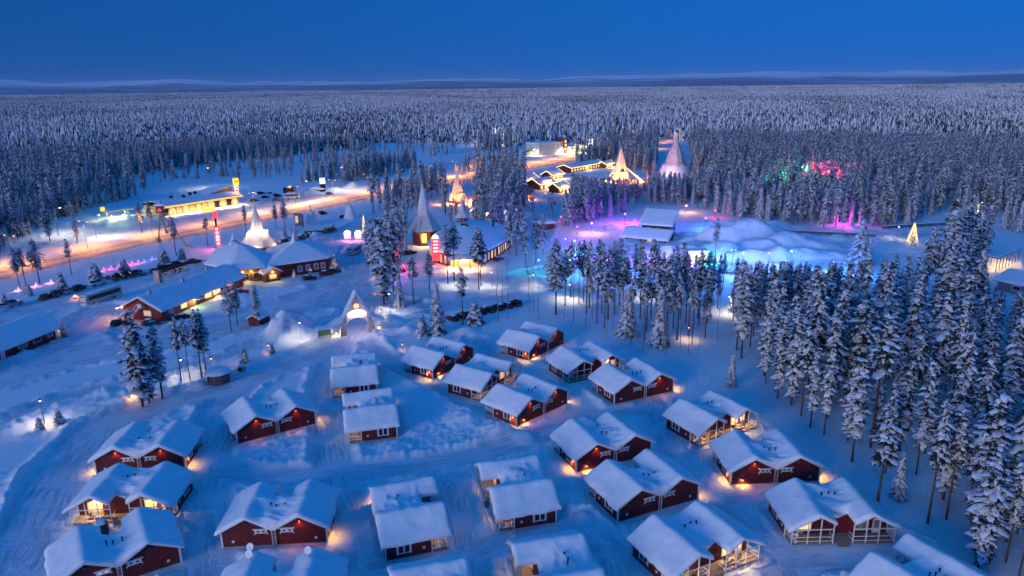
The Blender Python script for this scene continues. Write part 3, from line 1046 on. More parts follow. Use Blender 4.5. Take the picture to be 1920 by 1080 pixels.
FOREST_PTS = []     # x, y, z, proto, rot, scale
n_pines = sum(1 for q in INDIV if q[0] == 'pine_tree')
px_, py_ = PX(sx, sy)
pxt, pyt = PX(sx, sy, hts)
vis = (np.minimum(px_, pxt) < 1925) & (np.maximum(px_, pxt) > -5) & (pyt < 1078)
for i in range(len(sx)):
    pr = kind_of(int(kinds[i]), bool(wood_r[i]))
    h = float(hts[i]) * (0.75 if pr.startswith('spruce') else 1.0)
    if n_pines < 300 and vis[i] and wood_r[i]:
        n_pines += 1
        INDIV.append(('pine_tree', pr if not pr.startswith('spruce') else 'snowy1', sx[i], sy[i], h,
                      'snow-laden pine in the dense wood right of the cabins', 'pines of the dense wood'))
    else:
        FOREST_PTS.append((sx[i], sy[i], 0.2, pr, RNG.uniform(0, 6.28), h / PROTO[pr][2]))

iz = ground_z([q[2] for q in INDIV], [q[3] for q in INDIV])
for (nm, pr, x, y, h, lab, grp), z in zip(INDIV, iz):
    tr, cr, H0 = PROTO[pr]
    e = thing(nm, lab, 'spruce' if nm[0] == 's' else ('birch' if nm[0] == 'b' else 'pine'), (x, y, z), RNG.uniform(0, 6.28), grp)
    s = h / H0
    w = s * RNG.uniform(0.85, 1.2) * (1.0 if grp else 1.3)
    e.scale = (w, w, s)
    link('trunk', tr, e)
    link('crown', cr, e)


# ------------------------------------------------------------------ the forest beyond
def far_patch(seed, n, size, share):
    R = random.Random(seed)
    vs, fs, ms = [], [], []
    for k in range(n):
        x, y = R.uniform(-size / 2, size / 2), R.uniform(-size / 2, size / 2)
        H = min(21, max(4, R.gauss(11.5, 3.4)))
        w = R.uniform(0.11, 0.17) * H * 0.85
        tiers = 5
        for t in range(tiers):
            z0 = H * (0.10 + 0.85 * t / tiers)
            z1 = min(H, z0 + H * 0.30)
            r = w * (1 - 0.75 * t / tiers)
            ph = R.uniform(0, 6)
            b = len(vs)
            vs.append((x + R.uniform(-.2, .2), y + R.uniform(-.2, .2), z1))
            for q in range(5):
                a = ph + q * 1.2566
                vs.append((x + r * R.uniform(.6, 1.2) * math.cos(a), y + r * R.uniform(.6, 1.2) * math.sin(a), z0 - R.uniform(0, 0.9)))
            for q in range(5):
                fs.append((b, b + 1 + q, b + 1 + (q + 1) % 5))
                ms.append(0 if R.random() < share else 1)
    me = bpy.data.meshes.new('forest_patch')
    me.from_pydata(vs, [], fs)
    me.materials.append(M_TSNOW)
    me.materials.append(M_NEEDLE)
    me.polygons.foreach_set('material_index', ms)
    return me


src = bpy.data.collections.new('forest_trees')      # sources for the instances, not in the scene itself
names = []
for pr, (tr, cr, H0) in PROTO.items():
    bm = bmesh.new()
    bm.from_mesh(cr)
    k0 = len(cr.materials)
    nf = len(bm.faces)
    bm.from_mesh(tr)
    bm.faces.ensure_lookup_table()
    for fc in bm.faces[nf:]:
        fc.material_index = k0
    me = bpy.data.meshes.new('forest_tree')
    bm.to_mesh(me)
    bm.free()
    for q in list(cr.materials) + list(tr.materials):
        me.materials.append(q)
    nm = 'forest_tree_%02d' % len(names)
    o = bpy.data.objects.new(nm, me)
    src.objects.link(o)
    names.append(pr)
for k in range(6):
    o = bpy.data.objects.new('forest_tree_%02d' % len(names), far_patch(900 + k, (95, 80, 60, 90, 45, 75)[k], 42, (0.72, 0.60, 0.50, 0.66, 0.62, 0.40)[k]))
    src.objects.link(o)
    names.append('patch%d' % k)
IDX = {q: k for k, q in enumerate(names)}
step = 40.0
for ix in range(-100, 101):
    for iy in range(16, 136):
        x, y = ix * step + random.uniform(-6, 6), iy * step + random.uniform(-6, 6)
        r = math.hypot(x, y)
        if r < 700 or r > 5400 or abs(math.atan2(x, y)) > 0.74:
            continue
        if float(fbm(np.array([x / 420]), np.array([y / 900]), 91, 3)[0]) > 0.79:      # open bogs
            continue
        fx_, fy_ = PX(x, y)
        if in_poly(np.array([fx_]), np.array([fy_]), FIELD)[0]:
            continue
        tone = float(fbm(np.array([x / 260 + 40]), np.array([y / 520]), 17, 3)[0])
        pk = random.choice((0, 3, 1)) if tone > 0.52 else (random.choice((1, 2, 4)) if tone > 0.40 else random.choice((2, 5, 4)))
        FOREST_PTS.append((x, y, 0.0, 'patch%d' % pk, random.choice((0, 1.571, 3.142, 4.712)) + random.uniform(-.2, .2), random.uniform(0.9, 1.12)))
for ix in range(-96, 97):        # beyond five kilometres the stands are copied larger
    for iy in range(60, 128):
        x, y = ix * 66 + random.uniform(-9, 9), iy * 66 + random.uniform(-9, 9)
        r = math.hypot(x, y)
        if 5400 <= r < 8200 and abs(math.atan2(x, y)) < 0.72 and float(fbm(np.array([x / 700]), np.array([y / 1500]), 93, 3)[0]) < 0.66:
            FOREST_PTS.append((x, y, 0.0, 'patch%d' % random.randrange(6), random.uniform(0, 6.28), random.uniform(1.4, 1.7)))
fp = np.array([(a, b, c) for a, b, c, *_ in FOREST_PTS])
seg = lane_dist(fp[:, 0].copy(), fp[:, 1].copy())
keep = [i for i in range(len(fp)) if seg[i] > (14 if FOREST_PTS[i][3].startswith('patch') else 3)]
me = bpy.data.meshes.new('forest')
me.vertices.add(len(keep))
me.vertices.foreach_set('co', fp[keep].astype(np.float32).ravel())
for nm, ty, vals in (('pick', 'INT', [IDX[FOREST_PTS[i][3]] for i in keep]), ('turn', 'FLOAT', [FOREST_PTS[i][4] for i in keep]), ('size', 'FLOAT', [FOREST_PTS[i][5] for i in keep])):
    a = me.attributes.new(nm, ty, 'POINT')
    a.data.foreach_set('value', np.array(vals, np.int32 if ty == 'INT' else np.float32))
fo = link('forest', me)
tag(fo, 'snow-covered pine forest stretching from the village to the horizon', 'forest', kind='stuff')
ng = bpy.data.node_groups.new('forest_instances', 'GeometryNodeTree')
ng.interface.new_socket('Geometry', in_out='INPUT', socket_type='NodeSocketGeometry')
ng.interface.new_socket('Geometry', in_out='OUTPUT', socket_type='NodeSocketGeometry')
N, L = ng.nodes, ng.links
gi, go = N.new('NodeGroupInput'), N.new('NodeGroupOutput')
iop = N.new('GeometryNodeInstanceOnPoints')
ci = N.new('GeometryNodeCollectionInfo')
ci.inputs['Collection'].default_value = src
ci.inputs['Separate Children'].default_value = True
ci.inputs['Reset Children'].default_value = True


def named(nm, ty):
    q = N.new('GeometryNodeInputNamedAttribute')
    q.data_type = ty
    q.inputs['Name'].default_value = nm
    return q.outputs[0]


L.new(gi.outputs[0], iop.inputs['Points'])
L.new(ci.outputs[0], iop.inputs['Instance'])
iop.inputs['Pick Instance'].default_value = True
L.new(named('pick', 'INT'), iop.inputs['Instance Index'])
cx = N.new('ShaderNodeCombineXYZ')
L.new(named('turn', 'FLOAT'), cx.inputs['Z'])
L.new(cx.outputs[0], iop.inputs['Rotation'])
L.new(named('size', 'FLOAT'), iop.inputs['Scale'])
L.new(iop.outputs[0], go.inputs[0])
md = fo.modifiers.new('forest_instances', 'NODES')
md.node_group = ng
print('individual trees', len(INDIV), 'forest points', len(keep))
# ------------------------------------------------------------------ the red double cabins
RX, HW, OV, YB, YF = 3.3, 6.6, 0.55, 3.9, -3.9       # ridge x, half width, overhang, ladder wall y, porch front y
ZE, ZR = 2.72, 4.52                                  # eave and ridge heights
NX, NY = 1.15, -2.0                                  # entrance notch between the porches
SLOPE = (ZR - ZE) / (HW - RX)


def roof_z(x):
    return ZR - SLOPE * np.abs(np.abs(x) - RX)


def gable_prism(x0, x1, y0, y1, zb=-0.3):
    """walls under one gable as a closed prism"""
    return [(x0, zb), (x1, zb), (x1, float(roof_z(np.array(x1))) - 0.10), ((RX if x0 + x1 > 0 else -RX), ZR - 0.10), (x0, float(roof_z(np.array(x0))) - 0.10)]


CM = {}


def cm(name, fn, mt, smooth=False):
    """mesh shared by all cabins"""
    if name not in CM:
        b = MB()
        fn(b)
        CM[name] = b.mesh(name.split('#')[0], mt, smooth)
    return CM[name]


def f_walls(b):
    for s in (-1, 1):
        p = gable_prism(0.0, HW, 0, 0)
        if s < 0:
            p = [(-a, z) for a, z in reversed(p)]
        b.prism(p, -1.9, YB)


def f_roof(b):
    e, t = HW + OV, 0.13
    y0, y1 = YF - 0.5, YB + 0.5
    z = lambda x: float(roof_z(np.array(x)))
    for s in (-1, 1):
        def q(xa, ya, xb, yb):
            a, bb, c, d = (s * xa, ya, z(xa)), (s * xb, ya, z(xb)), (s * xb, yb, z(xb)), (s * xa, yb, z(xa))
            b.slab(*((a, bb, c, d) if s > 0 else (bb, a, d, c)), t)
        q(RX, y0, e, y1)
        q(0.0, NY, RX - 0.004, y1)
        q(NX, y0, RX - 0.004, NY - 0.004)


def barge_parts():
    """white boards along the gable edges, one by one"""
    z = lambda x: float(roof_z(np.array(x))) - 0.06
    for j, (y, inner) in enumerate(((YB + 0.53, 0.0), (YF - 0.53, NX))):
        for s in (-1, 1):
            yield ('bargeboard', 'o%d%d' % (j, s), lambda b, y=y, s=s: b.beam((s * (HW + OV), y, z(HW + OV)), (s * RX, y, z(RX)), 0.06, 0.24))
            yield ('bargeboard', 'i%d%d' % (j, s), lambda b, y=y, s=s, inner=inner: b.beam((s * (inner + 0.06), y, z(inner)), (s * RX, y, z(RX)), 0.055, 0.24))


def corner_parts():
    for s in (-1, 1):
        yield ('corner_board', 'b%d' % s, lambda b, s=s: b.box(s * HW - 0.12, s * HW + 0.12, YB - 0.11, YB + 0.06, -0.2, ZE - 0.1))
        yield ('corner_board', 'f%d' % s, lambda b, s=s: b.box(s * HW - 0.09, s * HW + 0.09, -1.98, -1.84, -0.2, ZE - 0.1))


def f_plinth(b):
    b.box(-HW - 0.03, HW + 0.03, -1.93, YB + 0.03, -0.3, 0.22)


def f_ladder(b):
    for s in (-0.22, 0.22):
        b.beam((s, YB + 0.28, -0.1), (s, YB + 0.28, 3.3), 0.07)
        b.tube((s, YB + 0.28, 3.3), (s, YB - 0.3, 3.55), 0.035, n=6)
    for k in range(9):
        b.beam((-0.22, YB + 0.28, 0.25 + k * 0.33), (0.22, YB + 0.28, 0.25 + k * 0.33), 0.045)


def f_gwin(b):          # small wide window in a white surround, local origin at its middle
    b.box(-0.78, 0.78, -0.02, 0.06, -0.30, 0.24)
    b.box(-1.0, 1.0, -0.02, 0.10, 0.243, 0.38)
    b.box(-0.9, -0.74, -0.02, 0.08, -0.46, -0.303)
    b.box(0.74, 0.9, -0.02, 0.08, -0.46, -0.303)


def f_gpane(b):
    b.box(-0.52, -0.16, 0.05, 0.075, -0.12, 0.08)
    b.box(0.16, 0.52, 0.05, 0.075, -0.12, 0.08)


def f_swin(b):          # side window, faces +x
    b.box(-0.02, 0.07, -0.82, 0.82, -0.72, 0.72)
    b.box(-0.02, 0.10, -0.98, 0.98, 0.722, 0.86)
    b.box(-0.02, 0.10, -0.94, -0.823, -0.80, 0.70)
    b.box(-0.02, 0.10, 0.823, 0.94, -0.80, 0.70)


def f_spane(b):
    for y0, y1 in ((-0.66, -0.1), (0.1, 0.66)):
        b.box(0.06, 0.085, y0, y1, -0.55, 0.56)


def f_vent(b):
    b.box(-0.16, 0.16, -0.02, 0.07, -0.16, 0.16)
    b.box(-0.10, 0.10, 0.072, 0.09, -0.10, 0.10)


def f_deck(b):
    b.box(-HW, HW, YF, -1.93, 0.22, 0.36)


def f_deckskirt(b):
    b.box(-HW + 0.06, HW - 0.06, YF + 0.06, -1.95, -0.3, 0.216)


def f_steps(b):
    for k in range(3):
        b.box(-0.8, 0.8, YF - 0.3 * (k + 1), YF - 0.3 * k - 0.004, -0.1, 0.27 - 0.09 * k)


def porch_parts(s):
    """white posts and rails of one porch, one by one"""
    xs = [NX + 0.12, 2.9, 4.5, HW - 0.09]
    for j, x in enumerate(xs):
        yield ('post', '%d%d' % (j, s), lambda b, x=x: b.box(s * x - 0.06, s * x + 0.06, YF - 0.06, YF + 0.06, 0.2, float(roof_z(np.array(x))) - 0.12))
    R_ = [('tie_beam', (xs[0], YF + 0.005, 2.28), (xs[3], YF + 0.005, 2.28), 0.09, 0.14)]
    for z in (0.62, 1.22):
        R_ += [('rail', (xs[0], YF - 0.005, z), (xs[3], YF - 0.005, z), 0.07, 0.09), ('rail', (xs[3], YF, z + 0.003), (xs[3], -1.93, z + 0.003), 0.07, 0.09),
               ('rail', (xs[0], YF, z + 0.003), (xs[0], -2.83, z + 0.003), 0.07, 0.09)]
    R_ += [('tie_beam', (xs[3], YF, ZE - 0.2), (xs[3], -1.93, ZE - 0.2), 0.09, 0.12), ('brace', (xs[3], YF + 0.1, 0.66), (xs[3], -2.0, 1.18), 0.05, 0.05),
           ('brace', (xs[3] - 0.004, YF + 0.1, 1.18), (xs[3] - 0.004, -2.0, 0.66), 0.05, 0.05), ('brace', (xs[3] - 1.0, YF + 0.004, 2.2), (xs[3], YF + 0.004, 1.5), 0.05, 0.05)]
    for j, (nm, p, q, w, h) in enumerate(R_):
        yield (nm, 'p%d%d' % (j, s), lambda b, p=p, q=q, w=w, h=h: b.beam((s * p[0], p[1], p[2]), (s * q[0], q[1], q[2]), w, h))


def f_pwin(b):          # window and glazed door surround in the porch wall, origin at the ground, faces -y
    b.box(-1.25, 0.35, -0.07, 0.0, 0.75, 2.35)
    b.box(-1.4, 0.5, -0.10, 0.0, 2.354, 2.52)


def f_ppane(b):
    b.box(-1.12, -0.50, -0.09, -0.06, 0.88, 2.2)
    b.box(-0.42, 0.22, -0.09, -0.06, 0.88, 2.2)


def f_door(b):
    b.box(0.75, 1.75, -0.06, 0.0, 0.36, 2.40)


def f_dpane(b):
    b.box(0.93, 1.57, -0.085, -0.05, 1.1, 2.2)


def f_chim(b):
    b.tube((0, 0, -0.6), (0, 0, 0.36), 0.08, n=8)
    b.tube((0, 0, 0.364), (0, 0, 0.50), 0.14, 0.12, n=8)


def f_lant(b):
    b.lathe([(0.15, 0.28), (0.13, 0.33), (0.03, 0.42)], 6)


def f_bulb(b):
    b.lathe([(0.03, 0.064), (0.085, 0.12), (0.085, 0.22), (0.03, 0.276)], 6)


def roof_snow(seed, fill, tl):
    """snow lying on the double roof: drifts in the valley, rounded at the edges"""
    xs = np.linspace(-(HW + OV + 0.12), HW + OV + 0.12, 63)
    ys = np.linspace(YF - 0.62, YB + 0.62, 41)
    X, Y = np.meshgrid(xs, ys, indexing='ij')
    top = roof_z(X)
    ox, oy = seed * 13.7, seed * 7.3
    # valley fill, fuller in the middle of the length than at the ends
    yc = (Y - 0.4 * math.sin(seed)) / 4.5
    lev = 3.15 + fill + 0.09 * Y + 0.8 * (1 - np.clip(np.abs(yc), 0, 1) ** 1.6) + 1.15 * (fbm(X * 0.45 + ox, Y * 0.45 + oy, seed, 3) - 0.5)
    dune = np.abs(fbm(X * 0.5 + ox, Y * 0.8 + oy + 0.3 * X, seed + 9, 2) - 0.5)
    lev += np.where(np.abs(X) < RX + 0.8, 0.55 * np.exp(-(dune / 0.06) ** 2) * 0.55, 0)
    lev = np.where(np.abs(X) < RX + 0.6, lev, 0)
    body = top + 0.41 + 0.22 * (fbm(X * 0.35 + ox, Y * 0.35 + oy, seed + 3, 3) - 0.5) * 2
    k = 0.22
    z = np.where(lev > 1, k * np.logaddexp(body / k, np.minimum(lev, 4.75) / k), body)
    for _ in range(4):                          # soften ridges
        z[1:-1] = (z[:-2] + 2 * z[1:-1] + z[2:]) / 4
    e = np.minimum.reduce([xs[-1] - np.abs(X), ys[-1] - Y, Y - ys[0]])
    notch = (np.abs(X) < NX - 0.05) & (Y < NY)
    e = np.minimum(e, np.where(np.abs(X) < RX, np.maximum(np.abs(X) - (NX - 0.15), Y - NY), 9))
    base = top + 0.02
    rnd = np.sqrt(1 - (1 - np.clip(e / (0.62 * (0.6 + 0.9 * fbm(X + ox, Y, seed, 2))), 0, 1)) ** 2)
    z = base + (z - base) * (0.30 + 0.70 * rnd)
    # uneven lip: the snow creeps over the eaves here and there
    wv = (fbm(X * 0.7 + ox, Y * 0.7 + oy, seed + 21, 3) - 0.5)
    lip = np.exp(-(e / 0.25) ** 2)
    X = X + np.sign(X) * lip * wv * 0.55 * (np.abs(X) > HW)
    Y = Y + np.sign(Y) * lip * wv * 0.4 * (np.abs(Y) > 3.9)
    z = z - lip * np.clip(wv, 0, 1) * 0.35
    nx_, ny_ = X.shape
    idx = np.arange(nx_ * ny_).reshape(nx_, ny_)
    V = np.stack([X, Y, z], -1).reshape(-1, 3)
    q = np.stack([idx[:-1, :-1], idx[1:, :-1], idx[1:, 1:], idx[:-1, 1:]], -1).reshape(-1, 4)
    cxm = (X[:-1, :-1] + X[1:, 1:]) / 2
    cym = (Y[:-1, :-1] + Y[1:, 1:]) / 2
    keepq = ~((np.abs(cxm) < NX - 0.05) & (cym < NY)).ravel()
    q = q[keepq]
    # skirt down to the roof along every open edge
    ed = {}
    for f in q.tolist():
        for a, b in zip(f, f[1:] + f[:1]):
            if (b, a) in ed:
                del ed[(b, a)]
            else:
                ed[(a, b)] = 1
    rim = sorted({a for p in ed for a in p})
    low = {a: len(V) + k for k, a in enumerate(rim)}
    LV = V[rim].copy()
    LV[:, 2] = roof_z(LV[:, 0]) - 0.05
    LV[:, 0] *= 0.992
    LV[:, 1] *= 0.992
    V = np.concatenate([V, LV])
    sk = np.array([(b, a, low[a], low[b]) for a, b in ed])
    return np_mesh('snow', V, np.concatenate([q, sk]), M_SNOWR)


COLL = {'W': E_WARM, 'D': E_WARMDIM, '-': M_GLASS}
CAB = {  # gable lamps lit (x<0, x>0), side lamps lit, porches lit, label
    'C1': ('11', '10', '00', 'red cabin alone behind a fenced snow patch, left of the two eaves-side cabins'),
    'C2': ('11', '11', '00', 'red cabin nearest the lower path with two small lit gable lamps'),
    'C3': ('00', '10', '11', 'red cabin with both porches brightly lit, at the left edge'),
    'C4': ('00', '00', '00', 'unlit red cabin in the lower left corner, ladder wall cut off'),
    'C5': ('10', '10', '00', 'red cabin above the dish-roofed one with a single orange gable lamp'),
    'C6': ('00', '00', '00', 'snowy cabin roof with three white dishes at the bottom edge'),
    'C7': ('00', '10', '01', 'cabin seen from its eaves side nearest the arch, upper of two'),
    'C8': ('00', '10', '01', 'cabin seen from its eaves side below the arch, lower of two'),
    'C9': ('11', '01', '00', 'red cabin closest to the white cone-shaped spruce, two gable lamps glowing'),
    'C10': ('00', '01', '11', 'red cabin in the middle of a close three, porch on its right end'),
    'C11': ('11', '11', '00', 'red cabin in front of a close three, two orange gable lamps'),
    'C12': ('11', '01', '00', 'farthest red cabin, in front of the thin birches'),
    'C13': ('00', '00', '01', 'red cabin with a lit notch between its porches, right of the farthest cabin'),
    'C14': ('10', '10', '00', 'red cabin at the edge of the open strip of pines, ladder wall towards us'),
    'C15': ('00', '01', '11', 'red cabin with both porches brightly lit, beside the wood'),
    'C16': ('01', '01', '00', 'red cabin in the middle of the right rows, light pool at its corner'),
    'C17': ('01', '11', '00', 'red cabin beside the wood, ladder wall square to us with orange gable lamp'),
    'C18': ('00', '10', '00', 'red cabin with dark unlit gables in the middle of the right rows'),
    'C19': ('00', '01', '11', 'red cabin at the bottom with bright yellow porches and tables'),
    'C20': ('00', '00', '00', 'red cabin with two dark white-framed porches facing us'),
    'C21': ('00', '00', '00', 'snowy cabin roof in the bottom right corner under the pines'),
    'C22': ('00', '01', '10', 'eaves-side cabin left of the rosy lane, lamp at its lower left corner'),
    'C23': ('00', '00', '11', 'eaves-side cabin right of the rosy lane, lit porch at its left end'),
    'C24': ('00', '00', '10', 'cabin roof at the bottom edge with its left porch notch in view'),
    'C25': ('00', '00', '00', 'cabin roof just peeping in at the bottom edge')}
GROUPC = 'red double cabins'


def put(name, key, fn, mt, parent, loc=(0, 0, 0), rz=0.0, smooth=False):
    return link(name, cm(name + '#' + key, fn, mt, smooth), parent, loc, rz)


def lantern(parent, loc, power, col, lit=True, out=(0, 0), spot=150, bulb=E_ORANGE):
    w = put('wall_lamp', '', f_lant, M_BLACK, parent, loc)
    if lit:
        put('bulb', 'o' + bulb.name, f_bulb, bulb, w)
        lamp(w, (out[0], out[1], 0.16), power, col, 0.06, kind='SPOT', spot=spot)
    else:
        put('bulb', 'd', f_bulb, M_CURTAIN, w)
    return w


for k, (key, cx_, cy_, yaw) in enumerate(CABINS):
    gl, sl, pl, lab = CAB[key]
    c = thing('red_cabin', lab, 'cabin', (cx_, cy_, 0), math.radians(yaw - 90), GROUPC)
    put('wall', '', f_walls, M_RED, c)
    put('plinth', '', f_plinth, M_STONE, c)
    rf = put('roof', '', f_roof, M_WHITE, c)
    link('snow', roof_snow(k + 3, (0.0, 0.25, 0.1, -0.1, 0.2)[k % 5], 0), rf)
    for nm, kk, fn in barge_parts():
        put(nm, kk, fn, M_WHITE, rf)
    for nm, kk, fn in corner_parts():
        put(nm, kk, fn, M_WHITE, c)
    put('ladder', '', f_ladder, M_WHITE, c)
    for s in (-1, 1):
        w = put('window', 'g', f_gwin, M_WHITE, c, (s * 1.62, YB, 2.25))
        put('pane', 'g' + ('w' if key in ('C3', 'C4') and s > 0 else ''), f_gpane, E_WARMDIM if key in ('C3', 'C4') and s > 0 else M_GLASS, w)
        put('vent', '', f_vent, M_WHITE, c, (s * 5.2, YB, 0.95))
        w = put('window', 's', f_swin, M_WHITE, c, (s * HW, 1.6, 1.5), 0 if s > 0 else math.pi)
        put('pane', 's', f_spane, M_GLASS, w)
        put('vent', '', f_vent, M_WHITE, c, (s * HW, -0.9, 1.1), -s * math.pi / 2)
        lit = gl[0 if s < 0 else 1] == '1'
        lantern(c, (s * RX, YB + 0.12, 3.35), 26.0, (1.0, 0.20, 0.02), lit, (0, 0.10), 125, E_GABLE)
        lit = sl[0 if s < 0 else 1] == '1'
        lantern(c, (s * (HW + 0.12), 3.1, 1.55), 34.0, C_ORANGE, lit, (s * 0.16, 0))
        # porch
        for nm, kk, fn in porch_parts(s):
            put(nm, kk, fn, M_WHITE, c)
        lit = pl[0 if s < 0 else 1] == '1'
        strong = key in ('C3', 'C15', 'C19')
        e = (E_WARM if strong else E_WARMDIM) if lit else (E_WARM if key == 'C20' and s < 0 else M_CURTAIN)
        w = put('window', 'p', f_pwin, M_WHITE, c, (s * 3.6, -1.905, 0))
        put('pane', 'p' + e.name, f_ppane, e, w)
        d = put('door', 'p', f_door, M_WHITE, c, (s * 3.6 + (0.3 if s > 0 else -2.4), -1.905, 0))
        put('pane', 'd' + e.name, f_dpane, e, d)
        if lit:
            pw = put('porch_lamp', '', f_lant, M_BLACK, c, (s * 3.9, -2.35, 2.75))
            put('bulb', 'o', f_bulb, E_BULB, pw)
            lamp(pw, (0, 0, -0.05), 105.0 if strong else 22.0, C_WARM, 0.08, kind='SPOT', spot=158)
    put('deck', '', f_deck, M_DECK, c)
    put('deck_skirting', '', f_deckskirt, M_DARK, c)
    put('steps', '', f_steps, M_DECK, c)
    for x, y in ((-0.9, 1.2), (0.1, 1.35), (0.8, 1.1)):
        put('vent_pipe', '', f_chim, M_BLACK, c, (x, y, 3.92 + (0.1 if x > 0.5 else 0)))
    if '1' in sl and key in ('C9', 'C11', 'C12', 'C16', 'C17'):       # lamp low on the ladder wall
        lantern(c, ((4.9 if sl[1] == '1' else -4.9), YB + 0.15, 0.75), 22.0, C_ORANGE, True, (0, 0.2))
CABPOS = {q[0]: (Vector((q[1], q[2], 0)), math.radians(q[3] - 90)) for q in CABINS}


def on_cabin(key, x, y, z=0.0):
    p, a = CABPOS[key]
    return (p.x + x * math.cos(a) - y * math.sin(a), p.y + x * math.sin(a) + y * math.cos(a), z)


# dishes on the ridges of the cabin at the bottom edge
def f_dish(b):
    b.lathe([(0.02, 0.0), (0.25, 0.03), (0.42, 0.10), (0.46, 0.13), (0.42, 0.14), (0.02, 0.05)], 14, cap=False)


def f_mast(b):
    b.tube((0, 0, 0), (0, 0, 0.9), 0.035, n=6)
    b.tube((0, 0, 0.85), (0, -0.35, 1.0), 0.02, n=5)


for k, (px, py, wh) in enumerate([(470, 1035, 'lower left'), (472, 1022, 'upper left'), (580, 1028, 'right')]):
    g = G(px, py + 14, 4.9)
    t = thing('satellite_dish', 'white round satellite dish on a snowy cabin ridge, %s of three' % wh, 'dish', (g[0], g[1], 4.7), -0.2, 'satellite dishes')
    put('mast', '', f_mast, M_STEEL, t)
    d = put('reflector', '', f_dish, M_WHITE, t, (0, -0.1, 1.05), 0, True)
    d.rotation_euler = (math.radians(62), 0, 0)

# little decorated trees, tables and chairs on the porches
def f_table(b):
    b.box(-0.55, 0.55, -0.4, 0.4, 0.70, 0.75)
    for x in (-0.45, 0.45):
        for y in (-0.3, 0.3):
            b.beam((x, y, 0), (x, y, 0.7), 0.05)


def f_chair(b):
    b.box(-0.24, 0.24, -0.24, 0.24, 0.42, 0.47)
    for x in (-0.2, 0.2):
        for y in (-0.2, 0.2):
            b.beam((x, y, 0), (x, y, 0.42), 0.04)


def f_chback(b):
    b.box(-0.24, 0.24, 0.20, 0.25, 0.474, 0.95)


M_DARKWOOD = mat('dark_stained_wood', (0.04, 0.025, 0.018), 0.5)
for key, nm in (('C3', 'lit cabin at the left edge'), ('C15', 'lit cabin beside the wood'), ('C19', 'lit cabin at the bottom')):
    for s, w in ((-1, 'right'), (1, 'left')):
        x, y, z = on_cabin(key, s * 3.3, -2.9, 0.36)
        t = tag(put('porch_table', '', f_table, M_DARKWOOD, None, (x, y, z), CABPOS[key][1]), 'dark table on the %s porch of the %s' % (w, nm), 'table', 'porch tables')
        for q, (dx, dy, r) in enumerate(((-0.95, 0, math.pi / 2), (0.95, 0, -math.pi / 2))):
            x, y, z = on_cabin(key, s * 3.3 + dx, -2.9 + dy, 0.36)
            ch = thing('porch_chair', 'dark chair %s of the table, %s porch, %s' % (('right', 'left')[q], w, nm), 'chair', (x, y, z), CABPOS[key][1] + r, 'porch chairs')
            put('seat', '', f_chair, M_DARKWOOD, ch)
            put('backrest', '', f_chback, M_DARKWOOD, ch)
E_TINY = emis('fairy_lights', (1.0, 0.56, 0.14), 1.3)


def fairy(H, w, n, seed, r=0.05):
    R = random.Random(seed)
    b = MB()
    for k in range(n):
        u = R.random() ** 0.8
        t = R.uniform(0, 6.283)
        q = w * (1.0 - u) * 0.95 + 0.06
        c = Vector((q * math.cos(t), q * math.sin(t), 0.15 * H + 0.85 * H * u))
        b.add([c + Vector(v) * r for v in ((1, 0, 0), (-1, 0, 0), (0, 1, 0), (0, -1, 0), (0, 0, 1), (0, 0, -1))],
              [(0, 2, 4), (2, 1, 4), (1, 3, 4), (3, 0, 4), (2, 0, 5), (1, 2, 5), (3, 1, 5), (0, 3, 5)])
    return b.mesh('fairy_lights', E_TINY)


FAIRY = fairy(2.0, 0.55, 40, 5, 0.03)


def fairy_tree(name, label, loc, h, fl, proto='young0', wmul=1.0, light=None, group=None):
    t = thing(name, label, 'christmas tree', loc, random.uniform(0, 6), group)
    tr, cr, H0 = PROTO[proto]
    for q, dat in (('trunk', tr), ('crown', cr)):
        o = link(q, dat, t)
        o.scale = (h / H0 * wmul, h / H0 * wmul, h / H0)
    link('fairy_lights', fl, t)
    if light:
        lamp(t, (0, -0.6 * wmul, h * 0.45), light[0], light[1], 0.3)
    return t


for key, s, nm in (('C7', -1, 'upper eaves-side cabin near the arch'), ('C8', -1, 'lower eaves-side cabin near the arch'), ('C22', -1, 'cabin left of the rosy lane'),
                   ('C23', 1, 'cabin right of the rosy lane'), ('C3', 1, 'cabin second from the lower path'), ('C15', -1, 'lit cabin beside the wood'), ('C19', -1, 'bright cabin at the bottom'), ('C20', -1, 'dark-porched cabin')):
    fairy_tree('christmas_tree', 'small lit christmas tree on the porch of the ' + nm, on_cabin(key, s * 5.9, -3.3, 0.36), 1.9, FAIRY, group='porch christmas trees')
# ------------------------------------------------------------------ longer houses
def place(p, q):
    """local frame with origin p and x axis towards q"""
    return (p[0], p[1], 0.0), math.atan2(q[1] - p[1], q[0] - p[0])


